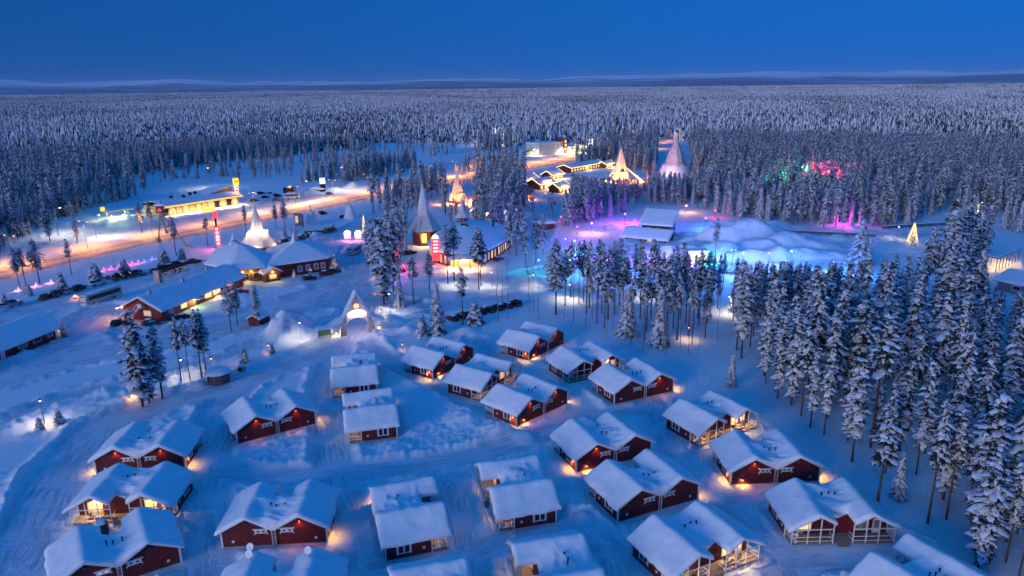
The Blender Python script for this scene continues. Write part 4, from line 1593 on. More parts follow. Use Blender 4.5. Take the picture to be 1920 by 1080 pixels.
def gable_snow(x0, x1, y0, y1, zf, thick, seed, amp=0.08, step=0.6):
    """snow over a roof whose height is zf(X, Y); rounded edges and a skirt"""
    nx_, ny_ = max(4, int((x1 - x0) / step)), max(7, int((y1 - y0) / step) | 1)
    X, Y = np.meshgrid(np.linspace(x0, x1, nx_), np.linspace(y0, y1, ny_), indexing='ij')
    top = zf(X, Y)
    e = np.minimum.reduce([X - x0, x1 - X, Y - y0, y1 - Y])
    rnd = np.sqrt(1 - (1 - np.clip(e / 0.7, 0, 1)) ** 2)
    z = top + (thick + amp * (fbm(X * 0.3 + seed, Y * 0.3, seed, 3) - 0.5) * 2) * (0.4 + 0.6 * rnd)
    z[:, 1:-1] = (z[:, :-2] + 2 * z[:, 1:-1] + z[:, 2:]) / 4
    V = np.stack([X, Y, z], -1).reshape(-1, 3)
    idx = np.arange(nx_ * ny_).reshape(nx_, ny_)
    q = np.stack([idx[:-1, :-1], idx[1:, :-1], idx[1:, 1:], idx[:-1, 1:]], -1).reshape(-1, 4)
    rim = np.concatenate([idx[:, 0], idx[-1, 1:], idx[::-1, -1][1:], idx[0, ::-1][1:-1]])
    LV = V[rim].copy()
    LV[:, 2] = top.ravel()[rim] - 0.03
    k = len(V)
    m = len(rim)
    sk = np.array([(rim[(i + 1) % m], rim[i], k + i, k + (i + 1) % m) for i in range(m)])
    return np_mesh('snow', np.concatenate([V, LV]), np.concatenate([q, sk]), M_SNOWR)


def longhouse(t, L, D, ze, zr, wall, ov=0.6, seed=1, thick=0.4, fascia=None):
    """gabled house: x along the front, front wall at y = 0, ridge at mid depth"""
    mid = D / 2
    w = MB().prism([(0, -0.3), (D, -0.3), (D, ze - 0.1), (mid, zr - 0.1), (0, ze - 0.1)], 0, L).build('wall', wall, t)
    for v in w.data.vertices:
        v.co = (v.co.y, v.co.x, v.co.z)
    w.data.flip_normals()
    sl = (zr - ze) / mid
    zf = lambda X, Y: zr - sl * np.abs(Y - mid)
    z0 = ze - sl * ov
    r = MB()
    r.slab((-ov, -ov, z0), (L + ov, -ov, z0), (L + ov, mid, zr), (-ov, mid, zr), 0.18)
    r.slab((-ov, mid + 0.004, zr), (L + ov, mid + 0.004, zr), (L + ov, D + ov, z0), (-ov, D + ov, z0), 0.18)
    rf = r.build('roof', fascia or M_WHITE, t)
    link('snow', gable_snow(-ov - 0.1, L + ov + 0.1, -ov - 0.12, D + ov + 0.12, zf, thick, seed), rf)
    return rf


def face_box(parent, name, mt, x, z, w, h, y=0.0, out=0.07, side='front', L=0, D=0):
    """a flat part on the front (y=0, facing -y) or on the gable end x=0 (facing -x)"""
    b = MB()
    if side == 'front':
        b.box(x - w / 2, x + w / 2, y - out, y + 0.02, z - h / 2, z + h / 2)
    else:
        b.box(-out, 0.02, x - w / 2, x + w / 2, z - h / 2, z + h / 2)
    return b.build(name, mt, parent)


def window(parent, x, z, w, h, pane, side='front'):
    f = face_box(parent, 'window', M_WHITE, x, z, w, h, side=side)
    b = MB()
    if side == 'front':
        b.box(x - w / 2 + 0.15, x + w / 2 - 0.15, -0.095, -0.05, z - h / 2 + 0.15, z + h / 2 - 0.15)
    else:
        b.box(-0.095, -0.05, x - w / 2 + 0.15, x + w / 2 - 0.15, z - h / 2 + 0.15, z + h / 2 - 0.15)
    b.build('pane', pane, f)
    return f


# red row house at the left edge
loc, rz = place((-114.0, 130.4), (-107.7, 161.8))
t = thing('row_house', 'low red row house with white doors and windows at the left edge', 'house', loc, rz)
longhouse(t, 32, 11.5, 3.0, 5.6, M_REDV, 0.9, 5)
for x, pane in ((12.2, M_GLASS), (21.0, M_CURTAIN), (25.0, M_GLASS), (28.6, M_CURTAIN)):
    window(t, x, 1.75, 2.3 if x < 28 else 1.6, 1.35, pane)
for x in (15.8, 30.7):
    d = face_box(t, 'door', M_WHITE, x, 1.05, 1.15, 2.3)
    MB().tube((x + 0.4, -0.14, 1.0), (x + 0.4, -0.07, 1.0), 0.05).build('handle', M_STEEL, d)
for x in (10.0, 18.4, 23.0, 27.0):
    MB().box(x - 0.12, x + 0.12, -0.75, -0.55, 0, 2.72).build('post', M_RED, t)

# long red house with the outside stair
loc, rz = place((-88.5, 172.0), (-81.6, 198.3))
t = thing('long_house', 'long red house with snowy roof, lit windows and white outside stair on its gable', 'house', loc, rz)
longhouse(t, 34, 11.6, 3.3, 6.2, M_REDV, 0.9, 8)
for x, w, pane in ((3.2, 2.2, M_CURTAIN), (8.2, 2.4, E_WARM), (18.0, 2.8, E_WARM), (22.0, 3.0, E_WARM), (26.0, 2.4, E_WARMDIM), (30.5, 2.4, M_GLASS)):
    window(t, x, 1.8, w, 1.5, pane)
window(t, 4.2, 1.9, 2.3, 1.5, E_WARMDIM, 'gable')
face_box(t, 'door', M_WHITE, 9.4, 1.2, 1.2, 2.4, side='gable')
d = face_box(t, 'door', M_PINE, 12.4, 1.2, 1.2, 2.4)
st = MB()
for k in range(13):
    st.box(-1.25, -0.15, 8.9 - 0.26 * k, 9.12 - 0.26 * k, 0.2 + 0.26 * k, 0.26 + 0.26 * k)
st.box(-1.3, -0.05, 4.6, 5.8, 3.5, 3.6)
sto = st.build('outside_stair', M_WHITE, t)
rl = MB()
rl.beam((-1.3, 9.1, 1.2), (-1.3, 5.8, 4.6), 0.07, 0.10)
rl.beam((-1.3, 9.1, 0.35), (-1.3, 5.8, 3.45), 0.06, 0.22)
rl.beam((-1.3, 5.8, 4.6), (-1.3, 4.6, 4.6), 0.07, 0.10)
for k in range(5):
    y = 9.1 - 0.8 * k
    rl.beam((-1.3, y, 0.3 + 0.8 * k), (-1.3, y, 1.2 + 0.84 * k), 0.05)
rl.box(-1.34, -1.28, 4.6, 5.75, 3.6, 4.5)
rl.build('railing', M_WHITE, sto)
for x, y in ((2.5, 5.0), (15.0, 5.0), (27.0, 6.4)):
    MB().box(x - 0.35, x + 0.35, y - 0.35, y + 0.35, 5.6, 7.2).build('chimney', M_STONE, t)
for x, c_, e_, pw in ((11.2, (0.75, 1.0, 0.25), 'green', 60), (28.0, C_WARM, 'warm', 40), (20.0, C_WARM, 'warm', 45)):
    wl = MB().box(x - 0.12, x + 0.12, -0.3, -0.08, 2.5, 2.75).build('wall_lamp', E_BULB if e_ == 'warm' else emis('lime_bulb', (0.8, 1.0, 0.2), 3.0), t)
    lamp(wl, (x, -0.9, 2.3), pw, c_, 0.1)
MB().box(11.4, 13.4, -2.6, -0.1, 2.5, 2.62).build('porch_roof', M_SNOW, t)
wl = MB().box(-0.5, -0.2, 11.4, 11.7, 3.0, 3.25).build('wall_lamp', E_BULB, t)
lamp(wl, (-1.2, 12.6, 3.0), 160.0, C_SODIUM, 0.15)

# lettered sign beside the long house: free-standing letters read from the road, so seen from behind here
ps, pe = G(306, 536), G(357, 517)
loc, rz = place(ps, pe)
SL = float(np.linalg.norm(pe - ps))
t = thing('lettered_sign', 'long sign of white letters under a dark red top rail, seen from behind', 'sign', loc, rz)
MB().box(-0.2, SL + 0.2, -0.1, 0.5, 4.0, 4.7).build('top_rail', mat('dark_red_panel', (0.14, 0.012, 0.014), 0.5), t)
MB().box(0, SL, 0.52, 0.60, 2.1, 3.95).build('back_panel', mat('blue_grey_panel', (0.10, 0.14, 0.22), 0.5), t)
MB().box(0, SL, -0.12, 0.0, 1.95, 2.08).build('bottom_rail', M_WHITE, t)
MB().box(-1.5, -0.25, -0.3, 1.6, 1.2, 4.9).build('end_box', mat('rosy_panel', (0.52, 0.32, 0.30), 0.5), t)
for x in (0.3, SL * 0.33, SL * 0.66, SL - 0.3):
    MB().box(x - 0.08, x + 0.08, 0.1, 0.26, 0, 4.0).build('post', M_STEEL, t)
cu = bpy.data.curves.new('letters', 'FONT')
cu.body = 'ARCTIC CIRCLE'
cu.size = 2.0
cu.extrude = 0.06
cu.align_x = 'CENTER'
cu.offset = 0.02
to = bpy.data.objects.new('letters', cu)
COL.objects.link(to)
bpy.context.view_layer.update()
lm = bpy.data.meshes.new_from_object(to)
bpy.data.objects.remove(to)
xs_ = [v.co.x for v in lm.vertices]
k_ = (SL - 0.6) / (max(xs_) - min(xs_))
for v in lm.vertices:        # letters face the road behind (+y), so x runs the other way
    v.co = (SL / 2 - v.co.x * k_, 0.25 - v.co.z, 2.35 + v.co.y * 1.0)
lm.materials.append(emis('white_letters', (0.75, 0.75, 0.8), 0.05))
link('letters', lm, t)


# ------------------------------------------------------------------ lodges with domed snow roofs
def resample(poly, n):
    P = np.array(list(poly) + [poly[0]], float)
    d = np.concatenate([[0], np.cumsum(np.linalg.norm(np.diff(P, axis=0), axis=1))])
    s = np.linspace(0, d[-1], n, endpoint=False)
    return np.stack([np.interp(s, d, P[:, k]) for k in (0, 1)], -1)


def ccw(poly):
    P = np.array(poly, float)
    a = np.sum(P[:, 0] * np.roll(P[:, 1], -1) - np.roll(P[:, 0], -1) * P[:, 1])
    return P if a > 0 else P[::-1]


def lodge(t, poly, ze, rise, wall, ov=1.2, power=1.35, peak=None, thick=0.45, seed=1):
    """walls on an outline (local metres), dark eave slab and domed snow roof"""
    P = ccw(poly)
    c = P.mean(0) if peak is None else np.array(peak)
    MB().prism([tuple(p) for p in P], -0.3, ze, 'z').build('wall', wall, t)
    E = P + (P - c) / np.linalg.norm(P - c, axis=1)[:, None] * ov
    rf = MB().prism([tuple(p) for p in E], ze + 0.004, ze + 0.22, 'z').build('roof', M_DARKWOOD, t)
    n = 64
    Q = resample(E, n)
    vs, rings = [], [(1.012, 0.0), (1.012, 0.25), (0.985, 0.42)] + [(s, None) for s in (0.92, 0.84, 0.74, 0.62, 0.5, 0.38, 0.26, 0.14, 0.05)]
    for s, h in rings:
        q = c + (Q - c) * s
        z = ze + 0.2 + (h * thick / 0.42 if h is not None else thick + rise * (1 - s ** power) + 0.25 * (fbm(q[:, 0] * 0.2 + seed, q[:, 1] * 0.2, seed, 3) - 0.5))
        vs.append(np.stack([q[:, 0], q[:, 1], np.broadcast_to(z, n)], -1))
    V = np.concatenate(vs)
    quads = grid_quads(len(rings), n, True)
    me = np_mesh('snow', V, quads, M_SNOWR)
    link('snow', me, rf)
    return rf


def edge_frame(P, i):
    a, b = np.array(P[i]), np.array(P[(i + 1) % len(P)])
    d = (b - a) / np.linalg.norm(b - a)
    return a, b, d, np.array([d[1], -d[0]])


def edge_box(t, name, mt, P, i, f, w, z0, z1, out=0.1):
    """flat part on wall i of a counter-clockwise outline at fraction f"""
    a, b, d, nrm = edge_frame(P, i)
    c = a + (b - a) * f
    m = MB()
    q = [c - d * w / 2, c + d * w / 2, c + d * w / 2 + nrm * out, c - d * w / 2 + nrm * out]
    m.prism([tuple(p) for p in q], z0, z1, 'z')
    return m.build(name, mt, t)


def local(pts, o):
    return [(p[0] - o[0], p[1] - o[1]) for p in pts]


# round lodge with its wing, left of the car park
o = G(450, 515)
t = thing('round_lodge', 'red log lodge with broad domed snow roof below the glowing tipi tower', 'lodge', (*o, 0))
P = ccw(local([G(398, 520), G(440, 531), G(497, 526), G(512, 508), G(470, 489), G(412, 492)], o))
lodge(t, P, 4.2, 4.6, M_LOG, 1.8, 1.25, seed=4)
bf = max(range(len(P)), key=lambda i: edge_frame(P, i)[3][0] * 0.25 - edge_frame(P, i)[3][1])
for f, w in ((0.15, 1.6), (0.42, 1.4), (0.72, 1.8)):
    fr = edge_box(t, 'window', M_PINE, P, bf, f, w, 0.6, 2.9)
    edge_box(t, 'pane', M_GLASS, P, bf, f, w - 0.4, 0.9, 2.6, 0.14)
for f in (0.3, 0.58):
    wl = edge_box(t, 'wall_lamp', emis('yellow_bulb', (1, 0.75, 0.1), 3.0), P, bf, f, 0.4, 3.1, 3.4, 0.3)
    a, b, d, nrm = edge_frame(P, bf)
    q = a + (b - a) * f + nrm * 0.8
    lamp(wl, (q[0], q[1], 2.9), 26, (1, 0.75, 0.25), 0.1)
MB().box(-4.0, -2.6, 6.2, 7.6, 7.6, 9.6).build('chimney', M_STONE, t)
o = G(560, 503)
t = thing('lodge_wing', 'red log wing with white arched windows right of the round lodge', 'lodge', (*o, 0))
P = ccw(local([G(505, 524), G(615, 507), G(622, 490), G(560, 476), G(508, 492)], o))
lodge(t, P, 4.0, 3.6, M_LOG, 1.4, 1.3, seed=6)
bf = max(range(len(P)), key=lambda i: -edge_frame(P, i)[3][1])
for f in (0.52, 0.66, 0.80, 0.92):
    edge_box(t, 'window', M_WHITE, P, bf, f, 1.5, 0.9, 2.9)
    edge_box(t, 'pane', M_CURTAIN, P, bf, f, 0.9, 1.2, 2.6, 0.14)
pl_, pr_ = G(500, 531), G(527, 526)
loc, rz = place(pl_, pr_)
t = thing('entrance_porch', 'small gabled log porch between the round lodge and its wing', 'porch', loc, rz)
Lp = float(np.linalg.norm(pr_ - pl_))
pw_ = MB().prism([(0, -0.2), (Lp, -0.2), (Lp, 2.9), (Lp / 2, 4.4), (0, 2.9)], 0.3, 6).build('wall', M_LOG, t)
rr = MB()
rr.slab((-0.7, -0.4, 2.75), (Lp / 2, -0.4, 4.65), (Lp / 2, 6.5, 4.65), (-0.7, 6.5, 2.75), 0.15)
rr.slab((Lp / 2 + 0.004, -0.4, 4.65), (Lp + 0.7, -0.4, 2.75), (Lp + 0.7, 6.5, 2.75), (Lp / 2 + 0.004, 6.5, 4.65), 0.15)
ro = rr.build('roof', M_WHITE, t)
zf = lambda X, Y: 4.65 - 1.9 / (Lp / 2 + 0.7) * np.abs(X - Lp / 2)
link('snow', gable_snow(-0.75, Lp + 0.75, -0.5, 6.5, zf, 0.4, 3, step=0.4), ro)
w = face_box(t, 'window', M_PINE, Lp / 2, 1.6, 2.4, 1.5, y=0.3)
face_box(t, 'pane', E_WARMDIM, Lp / 2, 1.6, 2.0, 1.1, y=0.3, out=0.1)
wl = MB().box(Lp / 2 - 0.2, Lp / 2 + 0.2, 0.0, 0.25, 2.9, 3.2).build('wall_lamp', MATS['yellow_bulb'], t)
lamp(wl, (Lp / 2, -0.6, 2.8), 30, (1, 0.8, 0.2), 0.1)


def cupola(label, px, py, zb, h=5.0):
    q = G(px, py, zb)
    t = thing('roof_cupola', label, 'cupola', (*q, zb), 0.3, 'roof cupolas')
    MB().box(-1.1, 1.1, -1.1, 1.1, -1.2, 0.9).build('louvre_box', M_TIPI, t)
    MB().lathe([(2.0, 0.8), (1.6, 1.3), (0.75, 2.4), (0.35, 3.6), (0.16, h - 0.3), (0.03, h)], 10).build('spire', M_SNOW, t, True)
    return t


cupola('small white pointed cupola on the roof of the round lodge', 439, 464, 7.0)
cupola('small white pointed cupola on the roof of the lodge wing', 552, 464, 6.2, 4.2)


def tipi(label, px, py, sr, z0, z1, r1, z2, wallr, mt, n=8, wall=None, name='tipi_tower'):
    q = G(px, py)
    t = thing(name, label, 'tower', (*q, 0), 0.2)
    if wallr:
        MB().lathe([(wallr, -0.3), (wallr, z0 + 0.3)], n).build('wall', wall or M_LOG, t)
    sk = MB().lathe([(sr, z0), (sr * 0.985, z0 + 0.35), (sr * 0.55 + r1 * 0.45, z0 + (z1 - z0) * 0.42), (r1 * 1.15, z1)], n, cap=False).build('skirt_roof', mt, t)
    MB().lathe([(r1, z1 - 0.3), (r1 * 0.72, z1 + (z2 - z1) * 0.38), (0.12, z2)], n).build('cone', mt, t)
    for k in range(n):
        a = 2 * math.pi * k / n + math.pi / n * 1.0
        MB().beam(((sr + 0.05) * math.cos(a), (sr + 0.05) * math.sin(a), z0 + 0.25), ((r1 * 1.15 + 0.05) * math.cos(a), (r1 * 1.15 + 0.05) * math.sin(a), z1 + 0.05), 0.14).build('hip_board', mt, sk)
    return t


M_TSN = mat('frosted_tipi', (0.62, 0.61, 0.62), 0.7, noise=(1.2, 0.10), bump=(3, 0.3, 0.06))
t = tipi('glowing cream tipi tower behind the round lodge', 487, 476, 6.6, 3.4, 8.6, 2.3, 17.3, 5.2, M_TSN)
for k in range(6):
    a = -2.6 + k * 1.04
    fl = MB().box(-0.2, 0.2, -0.2, 0.2, -0.12, 0.12).build('floodlight', E_BULB, t, loc=(3.6 * math.cos(a), 3.6 * math.sin(a), 7.9))
    lamp(fl, (0.25 * math.cos(a), 0.25 * math.sin(a), 0.5), 85, (1.0, 0.66, 0.36), 0.2)
for a in (-2.75, -1.57, -0.45):
    fl = MB().box(-0.2, 0.2, -0.2, 0.2, -0.15, 0.15).build('floodlight', E_BULB, t, loc=(6.9 * math.cos(a), 6.9 * math.sin(a), 3.1))
    lamp(fl, (0.5 * math.cos(a), 0.5 * math.sin(a), 0.4), 55, (1.0, 0.66, 0.36), 0.2)

# souvenir hall
o = G(875, 465)
t = thing('souvenir_hall', 'big red-brown hall with domed snow roof and glowing entrance in the village centre', 'hall', (*o, 0))
P = ccw(local([G(806, 480), G(814, 493), G(842, 501), G(900, 501), G(932, 484), G(962, 462), G(930, 440), G(870, 434), G(832, 448)], o))
lodge(t, P, 4.4, 3.9, M_LOG, 0.9, 1.5, seed=12)
for i in range(len(P)):
    a, b, d, nrm = edge_frame(P, i)
    if nrm[1] < 0.15:
        Ln = np.linalg.norm(b - a)
        for q in range(int(Ln / 2.6)):
            f = (q + 0.7) / (int(Ln / 2.6) + 0.4)
            pn = edge_box(t, 'tall_window', M_PINE, P, i, f, 1.2, 0.8, 3.6, 0.12)
            edge_box(t, 'pane', E_WARMDIM if q % 3 else E_WARM, P, i, f, 0.8, 1.1, 3.5, 0.16)
MB().box(-1.6, 0.4, -2, -0.6, 7.8, 9.2).build('roof_unit', M_BLACK, t)
MB().box(9.4, 10.0, 3.0, 3.6, 6.5, 9.8).build('chimney', M_BLACK, t)
pa, pb = G(838, 505), G(905, 505)
loc, rz = place(pa, pb)
Lp = float(np.linalg.norm(pb - pa))
t = thing('hall_entrance', 'wide log entrance canopy glowing warm orange in front of the hall', 'entrance', loc, rz)
MB().box(1.0, Lp - 1.0, 1.5, 5.0, -0.2, 3.0).build('wall', M_PINE, t)
rr = MB()
zf = lambda X, Y: 4.4 - 1.5 * np.abs(X - Lp / 2) / (Lp / 2)
rr.slab((-0.6, -1.4, 2.75), (Lp / 2, -1.4, 4.4), (Lp / 2, 5.5, 4.4), (-0.6, 5.5, 2.75), 0.2)
rr.slab((Lp / 2 + 0.004, -1.4, 4.4), (Lp + 0.6, -1.4, 2.75), (Lp + 0.6, 5.5, 2.75), (Lp / 2 + 0.004, 5.5, 4.4), 0.2)
ro = rr.build('roof', M_PINE, t)
link('snow', gable_snow(-0.7, Lp + 0.7, -1.5, 5.5, zf, 0.45, 4, step=0.5), ro)
gw = MB().prism([(Lp / 2 + 1.5 * math.cos(math.pi * k / 12), 2.5 + 1.3 * math.sin(math.pi * k / 12)) for k in range(13)], -1.75, -1.45).build('lit_arch_sign', E_WHITESIGN, t)
for f in (0.15, 0.5, 0.85):
    wl = MB().box(-0.15, 0.15, -0.15, 0.15, -0.1, 0.1).build('ceiling_lamp', E_BULB, t, loc=(Lp * f, -0.3, 2.6))
    lamp(wl, (0, -0.6, -0.3), 190, (1.0, 0.50, 0.18), 0.15)
for x in (0.2, Lp * 0.33, Lp * 0.66, Lp - 0.2):
    MB().tube((x, -1.0, -0.2), (x, -1.0, 3.0), 0.16).build('post', M_LOG, t)
t = tipi('tall grey tipi tower at the left end of the souvenir hall', 797, 458, 6.6, 5.8, 11.0, 2.6, 22.5, 4.8, M_TSN)
dq = MB().box(-1.4, 0.4, -4.9, -4.5, 1.5, 5.0).build('lit_panel', emis('orange_panel', (1.0, 0.34, 0.05), 0.5), t)
lamp(dq, (-1.0, -6.0, 3.2), 130, C_WARM, 0.2)
q = G(867, 410, 9.0)
t = thing('small_tower', 'small octagonal tower with white spire on the roof of the hall', 'tower', (*q, 7.5), 0.2)
MB().lathe([(1.9, -1.5), (1.9, 2.4)], 8).build('wall', M_LOG, t)
MB().lathe([(2.9, 2.2), (2.6, 2.6), (1.1, 4.3)], 8, cap=False).build('skirt_roof', M_TSN, t)
MB().lathe([(1.05, 4.1), (0.62, 6.5), (0.05, 10.0)], 8).build('spire', M_TSN, t)
for a in range(8):
    an_ = a * math.pi / 4
    MB().box(-0.4, 0.4, -0.06, 0.06, 0.3, 1.8).build('window', M_PINE, t, loc=(1.80 * math.cos(an_), 1.80 * math.sin(an_), 0), rz=an_ + math.pi / 2)


def glow_sign(label, px, py, w, h, mt, z0=1.0, rz=0.0, light=None, name='lit_sign', posts=True, cat='sign', roundels=0):
    q = G(px, py)
    t = thing(name, label, cat, (*q, 0), rz)
    MB().box(-w / 2, w / 2, -0.15, 0.15, z0, z0 + h).build('panel', mt, t)
    if posts:
        for s in (-1, 1):
            MB().box(s * w * 0.4 - 0.08, s * w * 0.4 + 0.08, -0.08, 0.08, -0.2, z0).build('post', M_BLACK, t)
    for k in range(roundels):
        r_ = MB().lathe([(w * 0.28, 0), (w * 0.28, 0.08)], 12).build('roundel', E_WHITESIGN, t, loc=(0, -0.16, z0 + h * (k + 0.8) / (roundels + 0.6)))
        r_.rotation_euler = (math.pi / 2, 0, 0)
    if light:
        lamp(t, (0, -1.2, z0 + h * 0.4), light[0], light[1], 0.3)
    return t


t = glow_sign('tall red glowing sign with white lamp on top beside the hall', 818, 497, 2.4, 7.5, E_REDSIGN, 1.5, 0.15, (70, (1, 0.1, 0.12)))
MB().lathe([(1.1, 9.0), (1.1, 9.3), (0.7, 9.9), (0.1, 10.2)], 12).build('top_lamp', E_WHITESIGN, t)
for k in range(4):
    MB().box(-0.8, 0.8, -0.19, -0.15, 4.4 + k * 1.1, 4.9 + k * 1.1).build('text_line', emis('pink_text', (1, 0.45, 0.45), 0.8), t)
t = glow_sign('tall red light column with white discs beside the highway', 411, 468, 1.5, 7.5, E_REDSIGN, 1.2, 0.3, (260, (1, 0.08, 0.15)), 'light_column', cat='light column', roundels=5)
MB().box(-0.3, 0.3, -0.3, 0.3, 8.7, 11.6).build('mast', M_BLACK, t)
MB().box(-0.7, 0.7, -0.3, 0.3, 11.6, 14.0).build('top_box', E_REDSIGN, t)

# arch at the entrance to the cabins
ga, gb = G(636, 630), G(706, 621)
loc, rz = place(ga, gb)
W = float(np.linalg.norm(gb - ga))
t = thing('entrance_arch', 'steep pointed white entrance arch with glowing crescent sign above the cabin lane', 'arch', loc, rz)
m_ = W / 2
fr = MB()
for s in (-1, 1):
    pts = [(m_ + s * (m_ - a), b) for a, b in [(m_, 10.2), (m_ - 3.4, 3.9), (m_ - 6.4, 2.5)]]
    for (xa, za), (xb, zb) in zip(pts[:-1], pts[1:]):
        A_, B_ = sorted(((xa, za), (xb, zb)))
        fr.slab((A_[0], -1.2, A_[1]), (B_[0], -1.2, B_[1]), (B_[0], 1.8, B_[1]), (A_[0], 1.8, A_[1]), 0.28)
ro = fr.build('roof', M_WHITE, t)
sn = MB()
for s in (-1, 1):
    pts = [(m_ + s * (m_ - a), b) for a, b in [(m_, 10.55), (m_ - 3.5, 4.05), (m_ - 6.5, 2.62)]]
    for k, ((xa, za), (xb, zb)) in enumerate(zip(pts[:-1], pts[1:])):
        A_, B_ = sorted(((xa, za), (xb, zb)))
        sn.slab((A_[0], -1.3, A_[1] + 0.25 * k), (B_[0], -1.3, B_[1] + 0.25 * k), (B_[0], 1.9, B_[1] + 0.25 * k), (A_[0], 1.9, A_[1] + 0.25 * k), 0.22 + 0.2 * k)
sn.build('snow', M_SNOW, ro)
# gable wall with a round-headed opening
n_ = 14
arc = [(m_ + 2.6 * math.cos(math.pi * k / n_), 1.6 + 2.6 * math.sin(math.pi * k / n_)) for k in range(n_ + 1)]
wl_ = MB()
for k in range(n_):
    (xa, za), (xb, zb) = arc[k], arc[k + 1]
    def up(x):
        return 9.6 - abs(x - m_) * 1.86
    wl_.prism([(xb, zb), (xa, za), (xa, max(za + 0.05, up(xa))), (xb, max(zb + 0.05, up(xb)))], -0.3, 0.3)
wl_.build('gable_wall', mat('lilac_boards', (0.40, 0.33, 0.38), 0.6, noise=(2, 0.1)), t)
for s in (-1, 1):
    ap = MB()
    ap.prism([(m_ + s * 2.62, -0.2), (m_ + s * 4.2, -0.2), (m_ + s * 4.05, 1.6), (m_ + s * 3.6, 3.1), (m_ + s * 2.9, 3.4), (m_ + s * 2.62, 1.6)][::s], -0.6, 0.6)
    ap.build('stone_pier', M_STONE, t)
    MB().tube((m_ + s * 5.8, 1.5, -0.2), (m_ + s * 5.8, 1.5, 2.6), 0.12).build('post', M_STEEL, t)
cr_ = MB()
for k in range(10):
    a0, a1 = math.radians(35 + 11 * k), math.radians(35 + 11 * (k + 1))
    cr_.prism([(m_ + 2.5 * math.cos(a1), 3.2 + 1.9 * math.sin(a1)), (m_ + 2.5 * math.cos(a0), 3.2 + 1.9 * math.sin(a0)), (m_ + 2.7 * math.cos(a0), 4.1 + 2.0 * math.sin(a0)), (m_ + 2.7 * math.cos(a1), 4.1 + 2.0 * math.sin(a1))], -0.55, -0.36)
cs = cr_.build('crescent_sign', E_WHITESIGN, t)
lamp(cs, (m_, -1.4, 4.4), 60, (1, 0.72, 0.85), 0.5)
rw = MB().lathe([(0.62, 0), (0.62, 0.12)], 10).build('round_window', E_WARM, t, loc=(m_, -0.32, 7.0))
rw.rotation_euler = (math.pi / 2, 0, 0)
MB().box(m_ - 0.05, m_ + 0.05, -0.47, -0.44, 6.4, 7.6).build('window_bar', M_PINE, rw.parent)
for s in (-1, 1):
    up_ = MB().box(-0.15, 0.15, -0.15, 0.15, 0, 0.25).build('uplight', E_BULB, t, loc=(m_ + s * 4.9, 0.6, 0.3))
    lamp(up_, (0, 0, 0.5), 22, C_WARM, 0.1)

# information board, round hut, stove, little shed
loc, rz = place(G(597, 637), G(620, 634))
t = thing('information_board', 'green map board under a snowy little roof left of the arch', 'notice board', loc, rz)
for x in (0.15, 2.75):
    MB().box(x - 0.07, x + 0.07, -0.07, 0.07, -0.2, 2.6).build('post', M_DARKWOOD, t)
bd = MB().box(0.25, 2.65, -0.05, 0.05, 0.9, 2.2).build('map_panel', mat('green_map', (0.30, 0.42, 0.12), 0.5, noise=(2.5, 0.35)), t)
rr = MB()
rr.slab((-0.3, -0.7, 2.5), (3.2, -0.7, 2.5), (3.2, 0.25, 3.0), (-0.3, 0.25, 3.0), 0.08)
rr.slab((-0.3, 0.254, 3.0), (3.2, 0.254, 3.0), (3.2, 1.1, 2.6), (-0.3, 1.1, 2.6), 0.08)
ro = rr.build('roof', M_DARKWOOD, t)
link('snow', gable_snow(-0.4, 3.3, -0.8, 1.2, lambda X, Y: 3.0 - 0.5 * np.abs(Y - 0.25), 0.3, 2, step=0.25), ro)
t = thing('round_hut', 'round twig hut with domed snow cap beside the four pines', 'hut', (*G(411, 716), 0.1))
for k in range(26):
    a = k * 2 * math.pi / 26
    b = MB()
    b.beam((2.0 * math.cos(a), 2.0 * math.sin(a), -0.2), (2.05 * math.cos(a + 0.2), 2.05 * math.sin(a + 0.2), 1.9), 0.09)
    b.build('wattle_post', M_DARKWOOD, t)
MB().lathe([(1.8, -0.2), (1.8, 1.85)], 20).build('wall', mat('frosted_twig_wall', (0.22, 0.20, 0.20), 0.9, noise=(6, 0.6)), t)
hr_ = MB().lathe([(2.5, 1.85), (2.5, 2.0)], 24).build('roof', M_DARKWOOD, t)
MB().lathe([(2.52, 2.004), (2.5, 2.25), (2.2, 2.5), (1.5, 2.75), (0.7, 2.88), (0.05, 2.92)], 24).build('snow', M_SNOW, hr_, True)
t = thing('garden_stove', 'small bottle-shaped snow-capped stove beside the round hut', 'stove', (*G(453, 696), 0.15))
MB().lathe([(0.7, -0.2), (0.85, 0.5), (0.7, 1.1), (0.3, 1.5), (0.22, 2.1)], 14).build('body', M_STONE, t, True)
MB().lathe([(0.72, 1.05), (0.6, 1.32), (0.3, 1.62)], 14, cap=False).build('snow', M_SNOW, t, True)
mo = MB().box(-0.3, 0.3, -0.95, -0.72, 0.35, 0.9).build('fire_door', M_BLACK, t)
loc, rz = place(G(487, 612), G(503, 603))
t = thing('red_shed', 'little dark red shed half hidden by a snowy pine', 'shed', loc, rz)
longhouse(t, 4.5, 3.0, 2.1, 2.9, M_RED, 0.4, 3, 0.3)
for k, (px, py, h) in enumerate([(460, 682, 3.6)]):
    fairy_tree('christmas_tree', 'small spruce wound with pink fairy lights above the stove', (*G(px, py), 0.15), h, fairy(3.2, 0.7, 50, 9, 0.05), 'young1', 1.0, (9, (1, 0.5, 0.4)))
fairy_tree('christmas_tree', 'fairy-lit spruce at the corner of the red row house', (*G(121, 631), 0.1), 3.6, fairy(3.3, 0.8, 60, 3, 0.06), 'young0', 1.0, (10, (1, 0.55, 0.35)))
